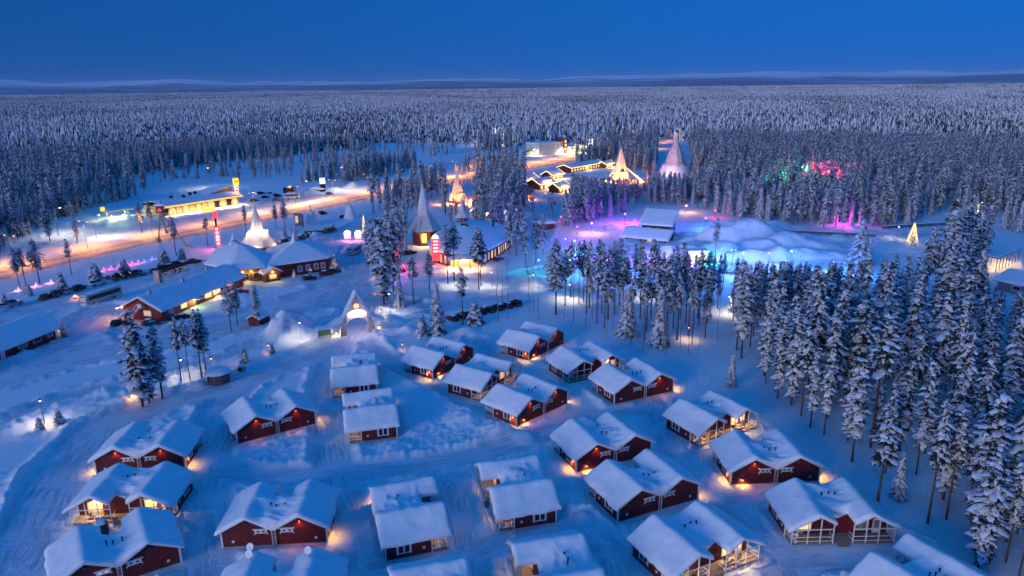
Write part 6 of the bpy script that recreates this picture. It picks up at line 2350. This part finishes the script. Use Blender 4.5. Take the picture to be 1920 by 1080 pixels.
row_of_cars((848, 602), (966, 574), 8, 'in the row above the cabins', 'cars parked above the cabins', ['black', 'black', 'dark green', 'black', 'dark grey', 'black', 'dark blue', 'black'])
row_of_cars((528, 459), (622, 434), 14, 'in the long row below the tipi tower', 'cars along the snow bank', ['black', 'dark grey', 'silver', 'black', 'dark blue', 'grey', 'black', 'dark grey', 'black', 'silver', 'black', 'dark grey', 'black', 'dark blue'], -math.pi / 2 + 0.2)
row_of_cars((212, 527), (262, 516), 4, 'in the row above the coach', 'cars above the coach', ['dark red', 'black', 'black', 'grey'], -math.pi / 2 + 0.3)
row_of_cars((88, 561), (150, 545), 4, 'in the row behind the coach', 'cars behind the coach', ['black', 'dark grey', 'silver', 'black'], 0.3)
row_of_cars((295, 510), (334, 499), 4, 'in the row above the lettered sign', 'cars above the lettered sign', ['dark grey', 'black', 'dark blue', 'black'], -0.4)
for px, py, a, col, suv, lab in [(184, 536, 1.0, 'white', 1, 'white car parked alone beside a young spruce'), (10, 579, 0.7, 'silver', 0, 'silver car at the left edge of the car park'),
                                 (27, 574, 0.8, 'silver', 1, 'second silver car from the left edge of the car park'), (226, 610, 0.4, 'black', 1, 'black car beside the stair of the long red house'),
                                 (284, 609, 0.3, 'dark green', 0, 'dark green car under the gable window of the long red house'), (326, 604, 0.5, 'black', 1, 'black car in front of the long red house'),
                                 (345, 600, 0.6, 'dark red', 0, 'dark red car behind the black one before the long house'), (580, 525, 0.1, 'black', 0, 'black car parked before the lodge wing'),
                                 (612, 516, 0.3, 'dark red', 0, 'red car parked right of the lodge wing'), (626, 511, 0.4, 'dark grey', 0, 'dark car beside the red one right of the lodge wing'),
                                 (452, 551, 0.4, 'dark red', 0, 'dark red car behind the pines of the long house'), (365, 493, 0.5, 'dark grey', 0, 'dark car at the left eave of the round lodge'),
                                 (478, 379, 0.5, 'dark grey', 1, 'dark car at the end of the filling station'), (498, 373, 0.6, 'black', 0, 'black car in the yard beside the sign pylon'),
                                 (490, 365, 0.7, 'black', 1, 'black car farthest back in the yard'), (508, 366, 0.9, 'white', 1, 'white snow-covered car in the yard'),
                                 (519, 377, 0.6, 'grey', 0, 'grey car in the middle of the yard'), (521, 370, 0.7, 'black', 1, 'black car behind the grey one in the yard'),
                                 (618, 365, 0.9, 'grey', 0, 'lone grey car near the yard pylon'), (935, 490, 0.8, 'dark grey', 0, 'dark car half hidden right of the hall entrance'),
                                 (748, 512, 0.2, 'dark red', 0, 'dark red car behind the pines of the forecourt'), (770, 478, 0.7, 'black', 1, 'black car left of the tall grey tipi tower')]:
    car(lab, px, py, a, col, suv, random.random() < 0.5)
car('dark car with glowing tail lights driving on the highway', 605, 403, 0.95, 'black', 1, False, True)
car('red car turning in at the junction by the wigwam', 645, 410, 0.25, 'dark red', 0, False, True)
q = on_cabin('C4', 1.2, -7.6)
pq = PX(q[0], q[1])
car('snow-topped dark car between the two lower left cabins', pq[0], pq[1], CABPOS['C4'][1] + 1.5, 'dark grey', 1, True)


def f_busbody(b, L, W, H):
    def sec(w, z0, z1):
        return [(-w, z0), (-w, z1 - 0.35), (-w * 0.86, z1), (w * 0.86, z1), (w, z1 - 0.35), (w, z0)]
    loft(b, [(-L / 2, sec(W * 0.47, 0.5, H - 0.15)), (-L / 2 + 0.15, sec(W * 0.5, 0.38, H)), (L / 2 - 0.7, sec(W * 0.5, 0.36, H)), (L / 2 - 0.12, sec(W * 0.48, 0.36, H - 0.35)), (L / 2, sec(W * 0.46, 0.45, H - 1.1))])


def coach(label, px, py, ang, L, H, mt, name='coach', bands=True):
    t = thing(name, label, 'bus', (*G(px, py), 0.04), ang)
    W = 2.5
    MB_ = MB()
    f_busbody(MB_, L, W, H)
    MB_.build('body', mt, t)
    for s in (-1, 1):
        MB().box(-L / 2 + 0.5, L / 2 - 0.9, s * (W / 2 + 0.012) - 0.012, s * (W / 2 + 0.012) + 0.012, H * 0.52, H * 0.86).build('window_band', M_GLASS, t)
        MB().box(L / 2 - 0.35, L / 2 + 0.02, s * 0.95 - 0.16, s * 0.95 + 0.16, 0.6, 0.85).build('headlight', M_CARLAMP, t)
        MB().box(-L / 2 - 0.02, -L / 2 + 0.1, s * 1.0 - 0.1, s * 1.0 + 0.1, 0.9, 1.4).build('tail_light', M_LAMPRED, t)
        MB().beam((L / 2 - 0.3, s * 1.2, H * 0.8), (L / 2 + 0.15, s * 1.5, H * 0.62), 0.12).build('mirror', M_BLACK, t)
    MB().add([(L / 2 + 0.015, -1.08, H * 0.36), (L / 2 + 0.015, 1.08, H * 0.36), (L / 2 - 0.09, 1.08, H * 0.86), (L / 2 - 0.09, -1.08, H * 0.86)], [(0, 1, 2, 3)]).build('windscreen', M_GLASS, t)
    wheel_set(t, (-L * 0.25, L * 0.30), 1.18, 0.5, 'bus')
    MB().box(-L / 2 + 1, L / 2 - 2, -0.9, 0.9, H - 0.01, H + 0.12).build('snow', M_SNOW, t)
    return t


a_, b_ = G(163, 577), G(222, 558)
mid_ = (a_ + b_) / 2
pm = PX(mid_[0] - 0.6, mid_[1] + 0.8)
coach('pale rosy coach with dark window band standing in the car park', pm[0], pm[1], math.atan2(a_[1] - b_[1], a_[0] - b_[0]), 11.5, 3.3, mat('cream_coach', (0.62, 0.52, 0.48), 0.35))
coach('white minibus coming towards us on the forecourt', 665, 476, -math.pi / 2 - 0.25, 7.0, 2.8, PAINT['white'], 'minibus')
coach('silver van parked at the glowing hall entrance', 888, 495, 0.15, 5.6, 2.3, PAINT['silver'], 'van')
coach('long white camper van in the yard', 548, 373, 0.35, 8.0, 3.0, PAINT['white'], 'camper_van')
t = coach('dark lorry cab behind the white camper van', 543, 362, 0.9, 6.5, 3.4, PAINT['black'], 'lorry')
wl = MB().box(-0.2, 0.2, -0.1, 0.1, 3.5, 3.7).build('roof_lamp', E_ORANGE, t)
lamp(wl, (0, -1.8, 3.6), 60, C_ORANGE, 0.2)

# black covered sledge shelter left of the tipi tower
loc, rz = place(G(704, 432), G(752, 430))
t = thing('dark_pavilion', 'long black flat-roofed pavilion left of the tall grey tipi', 'pavilion', loc, rz)
Lq = float(np.linalg.norm(G(752, 430) - G(704, 432)))
MB().box(0, Lq, 0, 7, -0.2, 3.6).build('wall', M_BLACK, t)
MB().box(-0.4, Lq + 0.4, -0.6, 7.4, 3.604, 3.9).build('roof', M_BLACK, t)
for k in range(4):
    MB().box(Lq * (k + 0.2) / 4, Lq * (k + 0.8) / 4, -0.06, 0.0, 0.6, 2.6).build('window', E_WARMDIM if k % 2 else M_GLASS, t)
MB().box(0, Lq * 0.4, 2, 7.3, 3.904, 4.3).build('snow', M_SNOW, t)

# ------------------------------------------------------------------ lamps
def f_pole(b, h, r):
    b.tube((0, 0, -0.3), (0, 0, h), r, r * 0.7, 8)


def globe_lamp(label, px, py, h=3.6, power=90, col=C_CREAM, group='path lamps', bulb=E_COOL):
    q = G(px, py)
    t = thing('path_lamp', label, 'lamp', (*q, gz(q)), 0.0, group)
    link('pole', cm('pole#%.1f' % h, lambda b: f_pole(b, h, 0.05), M_BLACK), t)
    hd = link('lantern', cm('lantern#%.1f' % h, lambda b: b.lathe([(0.05, h), (0.16, h + 0.05), (0.20, h + 0.34), (0.05, h + 0.5)], 8), M_BLACK), t)
    link('bulb', cm('bulb#g%.1f%s' % (h, bulb.name), lambda b: b.lathe([(0.04, h - 0.13), (0.13, h - 0.08), (0.14, h + 0.02), (0.05, h + 0.04)], 8), bulb), hd)
    lamp(hd, (0, 0, h - 0.2), power, col, 0.15, kind='SPOT', spot=152)
    return t


PATH_LAMPS = [(84, 795, 4.2, 260, C_CREAM, 'post lamp in the snow at the far left of the lower path'), (344, 712, 4.0, 200, C_CREAM, 'lamp among the four pines by the round hut'),
              (399, 698, 2.8, 60, C_WARM, 'low lamp right behind the round hut'), (565, 641, 4.2, 260, C_CREAM, 'post lamp between the snow heap and the map board'),
              (504, 664, 1.8, 26, C_SODIUM, 'low globe lamp beside a tiny dark spruce'), (715, 608, 1.8, 26, C_WARM, 'low lamp at the right foot of the arch'),
              (731, 588, 5.0, 330, C_CREAM, 'post lamp right above the arch'), (712, 550, 2.2, 40, C_SODIUM, 'low lamp on the forecourt edge, nearest the arch'),
              (701, 525, 2.2, 40, C_SODIUM, 'low lamp on the forecourt edge, second from the arch'), (690, 500, 2.2, 36, C_SODIUM, 'low lamp on the forecourt edge, third from the arch'),
              (852, 538, 4.5, 330, C_CREAM, 'post lamp among the slim pines before the hall'), (922, 540, 4.5, 330, C_CREAM, 'post lamp right of the hall path'),
              (1205, 560, 4.5, 260, C_CREAM, 'post lamp among the thin pines left of the wood'), (1068, 565, 4.5, 420, C_CREAM, 'post lamp behind the tall pine with long bare stem'),
              (1365, 590, 4.5, 380, C_CREAM, 'post lamp at the left edge of the dense wood'), (1682, 450, 5.0, 330, C_CREAM, 'post lamp left of the golden christmas tree'),
              (1830, 415, 4.5, 300, C_CREAM, 'post lamp deep in the wood at the upper right'), (1838, 400, 4.5, 200, C_CREAM, 'farther post lamp in the wood at the upper right'),
              (755, 660, 1.6, 22, C_ORANGE, 'low orange lamp left of the nearest gabled cabin'), (1000, 540, 4.0, 200, C_CREAM, 'post lamp lighting the snow behind the birches'),
              (1290, 640, 3.0, 120, C_WARM, 'post lamp low between thin stems of the strip'), (1060, 470, 4.0, 90, C_CREAM, 'post lamp on the walk beside the plain red shed')]
for px, py, h, pw, c_, lab in PATH_LAMPS:
    globe_lamp(lab, px, py, h, pw * 0.5, c_, bulb=E_COOL if c_ == C_CREAM else E_ORANGE)
for lab, px, py in (('ground light under the tall pair of pines', 250, 754), ('ground light at the foot of the leaning lamp post', 82, 803)):
    q = G(px, py)
    t = thing('ground_light', lab, 'lamp', (*q, gz(q)), 0, 'ground lights')
    MB().lathe([(0.25, -0.1), (0.25, 0.15), (0.12, 0.3)], 8).build('bulb', E_ORANGE, t)
    lamp(t, (0, 0, 0.7), 16, C_ORANGE, 0.15)


def f_dbl(b, h):
    b.tube((0, 0, -0.3), (0, 0, h), 0.12, 0.07, 8)


def f_arm(b, h, s):
    b.tube((0, 0, h - 0.1), (s * 2.2, 0, h + 0.35), 0.05, n=6)


def f_head(b, h, s):
    b.box(s * 2.2 - 0.42, s * 2.2 + 0.42, -0.16, 0.16, h + 0.28, h + 0.42)


def f_hbulb(b, h, s):
    b.box(s * 2.2 - 0.36, s * 2.2 + 0.36, -0.14, 0.14, h + 0.20, h + 0.276)


def street_lamp(label, x, y, ang, h=10.0, power=2600, arms=(1, -1), col=C_SODIUM, bulb=E_ORANGE):
    t = thing('street_lamp', label, 'street lamp', (x, y, 0), ang, 'highway lamps')
    link('pole', cm('pole#s%.0f' % h, lambda b: f_dbl(b, h), M_STEEL), t)
    for s in arms:
        a = link('arm', cm('arm#%.0f%d' % (h, s), lambda b: f_arm(b, h, s), M_STEEL), t)
        hd = link('lamp_head', cm('lamp_head#%.0f%d' % (h, s), lambda b: f_head(b, h, s), M_STEEL), a)
        link('bulb', cm('bulb#s%.0f%d%s' % (h, s, bulb.name), lambda b: f_hbulb(b, h, s), bulb), hd)
        lamp(hd, (s * 2.2, 0, h + 0.1), power, col, 0.3, kind='SPOT', spot=168)
    return t


hw_len = np.concatenate([[0], np.cumsum(np.linalg.norm(np.diff(hw_pts, axis=0), axis=1))])
k = 0
for s in np.arange(10, hw_len[-1] - 30, 26.0):
    x, y = np.interp(s, hw_len, hw_pts[:, 0]), np.interp(s, hw_len, hw_pts[:, 1])
    i = min(len(tan) - 1, int(np.searchsorted(hw_len, s)))
    px, py = PX(x, y)
    if px < -120 or y > 720:
        continue
    side = 8.6
    nx_, ny_ = nor[i]
    street_lamp('double-headed sodium street lamp, %s along the highway from the left' % (ORD[k] if k < len(ORD) else 'far'), x + nx_ * side, y + ny_ * side, math.atan2(ny_, nx_), 10.0, 900 if y < 420 else 1300)
    k += 1
for j, (px, py) in enumerate([(1237, 268), (1248, 264), (1270, 262), (1281, 258), (1296, 256), (1331, 248), (1392, 242), (1352, 292), (1489, 282), (1240, 280), (1156, 283), (1143, 300), (1090, 283), (1662, 206), (1650, 204), (1136, 268)]):
    q = G(px, py)
    street_lamp('far orange street lamp in the forest, %s of the scattered ones' % ORD[j], q[0], q[1], 0.3 * j, 10.0, 900, (1,))
for j, (px, py, lab, pw, h) in enumerate([(932, 272, 'dazzling white floodlight mast in front of the forest', 2600, 16.0), (387, 355, 'tall white lamp mast behind the filling station', 900, 12.0), (110, 442, 'white yard lamp at the far end of the filling station yard', 900, 11.0),
                                           (181, 447, 'slim white lamp mast in the filling station yard', 900, 9.0), (636, 358, 'tall white lamp mast at the back of the yard', 1300, 13.0), (570, 382, 'white lamp mast in the middle of the yard', 800, 11.0), (470, 398, 'white lamp mast at the road side of the yard', 500, 9.0)]):
    q = G(px, py)
    t = street_lamp(lab, q[0], q[1], 0.4, h, pw, (1,) if j else (1, -1), (1.0, 0.86, 0.62), E_COOL)
    t['group'] = 'yard lamps'

# coloured floodlights of the snow hotel and the light garden
COLF = {'violet': ((0.30, 0.03, 1.0), 'violet'), 'blue': ((0.06, 0.16, 1.0), 'blue'), 'teal': ((0.02, 0.9, 0.62), 'teal'), 'magenta': ((0.8, 0.03, 0.8), 'magenta'),
        'red': ((1.0, 0.02, 0.12), 'red'), 'green': ((0.05, 1.0, 0.35), 'green'), 'amber': ((1.0, 0.42, 0.12), 'amber'), 'pink': ((1.0, 0.30, 0.75), 'pink'), 'ice': ((0.10, 0.34, 1.0), 'pale blue')}


def flood(colour, px, py, h, power, where, off=(0, 0)):
    c_, nm = COLF[colour]
    q = G(px, py)
    t = thing('floodlight', '%s floodlight %s' % (nm, where), 'floodlight', (*q, gz(q)), 0.0, 'coloured floodlights')
    MB().tube((0, 0, -0.3), (0, 0, h), 0.06, n=6).build('pole', M_BLACK, t)
    MB().lathe([(0.08, h), (0.17, h + 0.08), (0.17, h + 0.22), (0.06, h + 0.3)], 8).build('bulb', emis(nm + '_flood', c_, 9.0), t)
    lamp(t, (off[0], off[1], h + 0.6), power, c_, 0.25)


for a in [('violet', 1171, 424, 4.5, 2200, 'under the trees left of the tilted roof'), ('magenta', 1190, 420, 1.0, 260, 'low behind the purple lit cabin'), ('violet', 1082, 452, 5.0, 330, 'on a mast left of the amber spray lamp'),
          ('teal', 1077, 478, 4.5, 200, 'on a mast at the left end of the snow hotel walk'), ('blue', 1082, 486, 1.5, 420, 'low beside the teal mast'), ('violet', 1120, 492, 2.5, 2000, 'low on the slope left of the snow wall'),
          ('blue', 1150, 518, 2.5, 2600, 'low among the pines below the snow wall'), ('blue', 1195, 525, 2.0, 1500, 'low behind the pines right of the slope'), ('teal', 1010, 512, 4.0, 120, 'low in the snow below the hall'),
          ('green', 1068, 515, 4.0, 160, 'low beside the pines right of the hall'), ('pink', 1262, 505, 2.0, 380, 'in front of the snow wall'), ('magenta', 1225, 498, 1.0, 120, 'at the violet niche of the snow wall'),
          ('teal', 1330, 498, 1.2, 420, 'right of the hotel portal'), ('blue', 1322, 430, 4.0, 520, 'in front of the trees behind the hotel'), ('ice', 1390, 518, 7.0, 1700, 'in front of the largest dome'),
          ('ice', 1480, 514, 7.0, 1600, 'in front of the right domes'), ('blue', 1425, 545, 1.2, 600, 'behind the wood edge below the domes'), ('violet', 1440, 505, 5.0, 300, 'on the tall mast right of the domes'),
          ('violet', 1400, 520, 1.2, 260, 'low on the hotel walk'), ('ice', 1560, 518, 4.0, 1000, 'left of the dark spruce'), ('blue', 1610, 520, 1.5, 600, 'right of the dark spruce'), ('ice', 1345, 440, 6.0, 900, 'behind the domes'),
          ('magenta', 1585, 425, 4.0, 500, 'in the trees behind the hotel'), ('red', 1535, 362, 13.0, 2600, 'among the trees at the upper right'), ('red', 1546, 368, 12.0, 2000, 'beside the other red one at the upper right'),
          ('green', 1500, 362, 13.0, 900, 'among the trees left of the red ones'), ('green', 1464, 376, 12.0, 700, 'farther left of the red ones'), ('amber', 1286, 400, 3.0, 300, 'in the trees behind the tilted roof'),
          ('red', 1340, 410, 3.0, 130, 'small in the trees behind the domes'), ('amber', 1109, 440, 4.0, 420, 'with spray of rays left of the snow hotel'), ('amber', 1452, 395, 3.0, 200, 'in the trees right of the domes'),
          ('red', 745, 500, 3.0, 110, 'in the pines of the forecourt'), ('red', 757, 512, 2.0, 70, 'lower in the pines of the forecourt'), ('magenta', 733, 530, 2.0, 30, 'hanging lantern in the forecourt pines'),
          ('blue', 737, 524, 3.0, 16, 'small lantern in the forecourt pines'), ('violet', 1300, 495, 1.0, 260, 'left of the hotel portal'), ('red', 1052, 420, 2.5, 60, 'small one right of the walkers'),
          ('amber', 948, 352, 5.0, 700, 'bright star lamp behind the hall'), ('amber', 996, 376, 1.5, 160, 'at the orange tent of the market')]:
    flood(*a)
t = thing('market_tent', 'small glowing orange tent among the pines of the market', 'tent', (*G(996, 372), 0))
MB().lathe([(1.8, -0.1), (1.8, 1.6), (0.1, 3.0)], 10).build('cover', emis('tent_orange', (1.0, 0.25, 0.03), 0.4), t)
MB().box(-0.4, 0.4, -1.9, -1.7, 0.0, 1.5).build('door_flap', M_DARKWOOD, t)
for px, py, lab in ((1372, 507, 'dark twin-headed lamp mast in front of the domes'),):
    q = G(px, py)
    t = thing('lamp_mast', lab, 'lamp mast', (*q, gz(q)))
    MB().tube((0, 0, -0.3), (0, 0, 6.5), 0.08, n=6).build('pole', M_BLACK, t)
    for s in (-1, 1):
        MB().box(s * 0.6 - 0.3, s * 0.6 + 0.3, -0.2, 0.2, 6.3, 6.9).build('lamp_head', M_STEEL, t)

# pink light cones along the bank
CONES = [(36, 546, 'pink'), (68, 538, 'pink'), (97, 532, 'pink'), (196, 509, 'red'), (209, 506, 'red'), (225, 503, 'red'), (239, 499, 'red'), (249, 497, 'red'), (260, 495, 'red'), (271, 493, 'blue'), (286, 488, 'blue')]
for j, (px, py, cn) in enumerate(CONES):
    q = G(px, py)
    c_ = {'pink': (1, 0.35, 0.55), 'red': (1, 0.12, 0.4), 'blue': (0.2, 0.2, 1.0)}[cn]
    t = thing('light_cone', '%s glowing cone of lights on the bank, %s from the left' % ({'red': 'magenta'}.get(cn, cn), ORD[j]), 'light cone', (*q, gz(q)), 0, 'light cones on the bank')
    em = emis('cone_' + cn, c_, 0.4)
    link('cone', cm('cone#' + cn, lambda b: b.lathe([(0.75, 0.0), (0.3, 0.25), (0.12, 0.7), (0.03, 1.25)], 8), em), t)
    link('base', cm('base#cone', lambda b: b.lathe([(0.8, -0.2), (0.8, -0.01)], 8), M_BLACK), t)
    lamp(t, (0, -0.7, 0.8), 14, c_, 0.2)

# walkers in the square: one figure grown on a skeleton, copied
def make_person():
    J = {'pelvis': (0, 0, 0.92), 'chest': (0, 0, 1.28), 'neck': (0, 0, 1.50), 'head': (0, 0.02, 1.62), 'crown': (0, 0.0, 1.76), 'hl': (-0.10, 0, 0.88), 'hr': (0.10, 0, 0.88),
         'kl': (-0.11, 0.10, 0.48), 'kr': (0.11, -0.04, 0.48), 'al': (-0.11, 0.12, 0.08), 'ar': (0.11, -0.22, 0.10), 'tl': (-0.11, 0.28, 0.04), 'tr': (0.11, -0.06, 0.04),
         'sl': (-0.20, 0, 1.42), 'sr': (0.20, 0, 1.42), 'el': (-0.27, -0.06, 1.14), 'er': (0.27, 0.05, 1.14), 'wl': (-0.28, 0.04, 0.90), 'wr': (0.28, 0.16, 0.92)}
    Rr = {'pelvis': .17, 'chest': .19, 'neck': .075, 'head': .11, 'crown': .08, 'hl': .11, 'hr': .11, 'kl': .075, 'kr': .075, 'al': .06, 'ar': .06, 'tl': .05, 'tr': .05, 'sl': .09, 'sr': .09, 'el': .065, 'er': .065, 'wl': .05, 'wr': .05}
    Ed = [('pelvis', 'chest'), ('chest', 'neck'), ('neck', 'head'), ('head', 'crown'), ('pelvis', 'hl'), ('pelvis', 'hr'), ('hl', 'kl'), ('hr', 'kr'), ('kl', 'al'), ('kr', 'ar'), ('al', 'tl'), ('ar', 'tr'),
          ('chest', 'sl'), ('chest', 'sr'), ('sl', 'el'), ('sr', 'er'), ('el', 'wl'), ('er', 'wr')]
    nm = list(J)
    me = bpy.data.meshes.new('body')
    me.from_pydata([J[q] for q in nm], [(nm.index(a), nm.index(b)) for a, b in Ed], [])
    ob = bpy.data.objects.new('body', me)
    COL.objects.link(ob)
    md_ = ob.modifiers.new('skin', 'SKIN')
    for i, q in enumerate(nm):
        me.skin_vertices[0].data[i].radius = (Rr[q], Rr[q])
    me.skin_vertices[0].data[0].use_root = True
    ob.modifiers.new('sub', 'SUBSURF').levels = 1
    bpy.context.view_layer.update()
    out = bpy.data.meshes.new_from_object(ob.evaluated_get(bpy.context.evaluated_depsgraph_get()))
    bpy.data.objects.remove(ob)
    return out


body = make_person()
M_COATS = [mat('dark_winter_clothes', (0.015, 0.015, 0.02), 0.9), mat('navy_winter_clothes', (0.02, 0.03, 0.06), 0.9), mat('brown_winter_clothes', (0.05, 0.03, 0.025), 0.9)]
bodies = []
for m in M_COATS:
    b_ = body.copy()
    b_.materials.clear()
    b_.materials.append(m)
    bodies.append(b_)
WALK = [(1036, 366), (1029, 377), (1032, 376), (1036, 375), (1028, 384), (1034, 387), (1035, 385), (1039, 384), (1041, 386), (1035, 394), (1037, 398), (997, 399), (1024, 396)]
for j, (px, py) in enumerate(WALK):
    q = G(px, py)
    o_ = link('person', bodies[j % 3], None, (*q, 0.05), random.uniform(0, 6.3))
    tag(o_, 'person in dark winter clothes walking in the lit square', 'person', 'walkers in the square')
for j, (px, py, lab) in enumerate([(869, 487, 'person in dark clothes under the glowing hall entrance, left of two'), (876, 485, 'person in dark clothes under the glowing hall entrance, right of two'), (883, 508, 'person in dark clothes alone on the snow before the hall'),
                                   (1439, 474, 'person standing beside the tall mast at the domes'), (1365, 482, 'person at the foot of the twin-headed mast'), (626, 427, 'person in dark clothes at the end of the long car row'), (1500, 490, 'person crouched dark on the hotel walk')]):
    q = G(px, py)
    o_ = link('person', bodies[j % 3], None, (*q, 0.05), random.uniform(0, 6.3))
    tag(o_, lab, 'person')

# thin marker stakes in the snow round the cabins
STK = [((660, 845), (1000, 812), 12), ((490, 870), (610, 800), 9), ((700, 905), (712, 1000), 5), ((815, 900), (850, 1000), 7), ((885, 900), (905, 980), 6), ((1195, 1000), (1250, 935), 5), ((1310, 860), (1345, 900), 5), ((1440, 960), (1480, 1010), 6),
       ((350, 890), (372, 930), 4), ((420, 950), (432, 1010), 4), ((625, 930), (630, 1000), 4), ((1240, 790), (1280, 830), 5), ((1560, 1030), (1640, 1030), 4), ((130, 900), (180, 880), 4), ((330, 940), (350, 985), 4), ((960, 870), (1030, 980), 4),
       ((1270, 740), (1330, 720), 4), ((1460, 900), (1560, 890), 5), ((1085, 870), (1100, 960), 4)]
for (a, b, c_) in STK:
    for j in range(c_):
        f = (j + random.uniform(-0.25, 0.25)) / max(1, c_ - 1)
        q = G(a[0] + (b[0] - a[0]) * f, a[1] + (b[1] - a[1]) * f)
        inside = False
        for key, (cp, ca) in CABPOS.items():
            u = (q[0] - cp.x) * math.cos(ca) + (q[1] - cp.y) * math.sin(ca)
            v = -(q[0] - cp.x) * math.sin(ca) + (q[1] - cp.y) * math.cos(ca)
            inside |= abs(u) < 7.4 and abs(v) < 5.0
        if inside:
            continue
        o_ = link('marker_stake', cm('marker_stake', lambda b: b.tube((0, 0, -0.4), (0.05, 0.02, 1.05), 0.035, 0.02, 5), M_DARKWOOD), None, (*q, gz(q)), random.uniform(0, 6))
        o_.rotation_euler = (random.uniform(-.12, .12), random.uniform(-.12, .12), 0)
        tag(o_, 'thin dark marker stake standing in the snow between the cabins', 'stake', 'marker stakes')
# timber fence behind the snow hotel
for j, (a, b, lab) in enumerate([((1470, 440), (1640, 447), 'low dark fence behind the snow hotel'), ((1655, 432), (1850, 420), 'low dark fence deeper in the trees at the upper right')]):
    pa, pb = G(*a), G(*b)
    loc, rz = place(pa, pb)
    Lf = float(np.linalg.norm(pb - pa))
    t = thing('timber_fence', lab, 'fence', loc, rz)
    nP = int(Lf / 3)
    for k in range(nP + 1):
        MB().box(Lf * k / nP - 0.07, Lf * k / nP + 0.07, 0, 0.14, -0.2, 1.7).build('post', M_DARKWOOD, t)
    for z in (0.7, 1.1, 1.5):
        MB().box(0, Lf, -0.06, -0.004, z, z + 0.26).build('rail', M_DARKWOOD, t)
    MB().box(0, Lf, -0.12, 0.2, 1.78, 1.95).build('snow', M_SNOW, t)
# ------------------------------------------------------------------ the air: thin blue haze round everything
hz_m = bpy.data.materials.new('thin_haze')
hz_m.use_nodes = True
n, l = nodes_of(hz_m)
n.remove(n['Principled BSDF'])
pv = n.new('ShaderNodeVolumePrincipled')
pv.inputs['Color'].default_value = (0.70, 0.82, 1.0, 1)
pv.inputs['Density'].default_value = HAZE
pv.inputs['Anisotropy'].default_value = 0.0
l.new(pv.outputs[0], n['Material Output'].inputs['Volume'])
hb = MB().box(-26000, 26000, -26000, 26000, -8, float(hz.max()) + 15).build('haze', hz_m)
tag(hb, 'thin blue haze in the air over the forest', 'haze', kind='stuff')
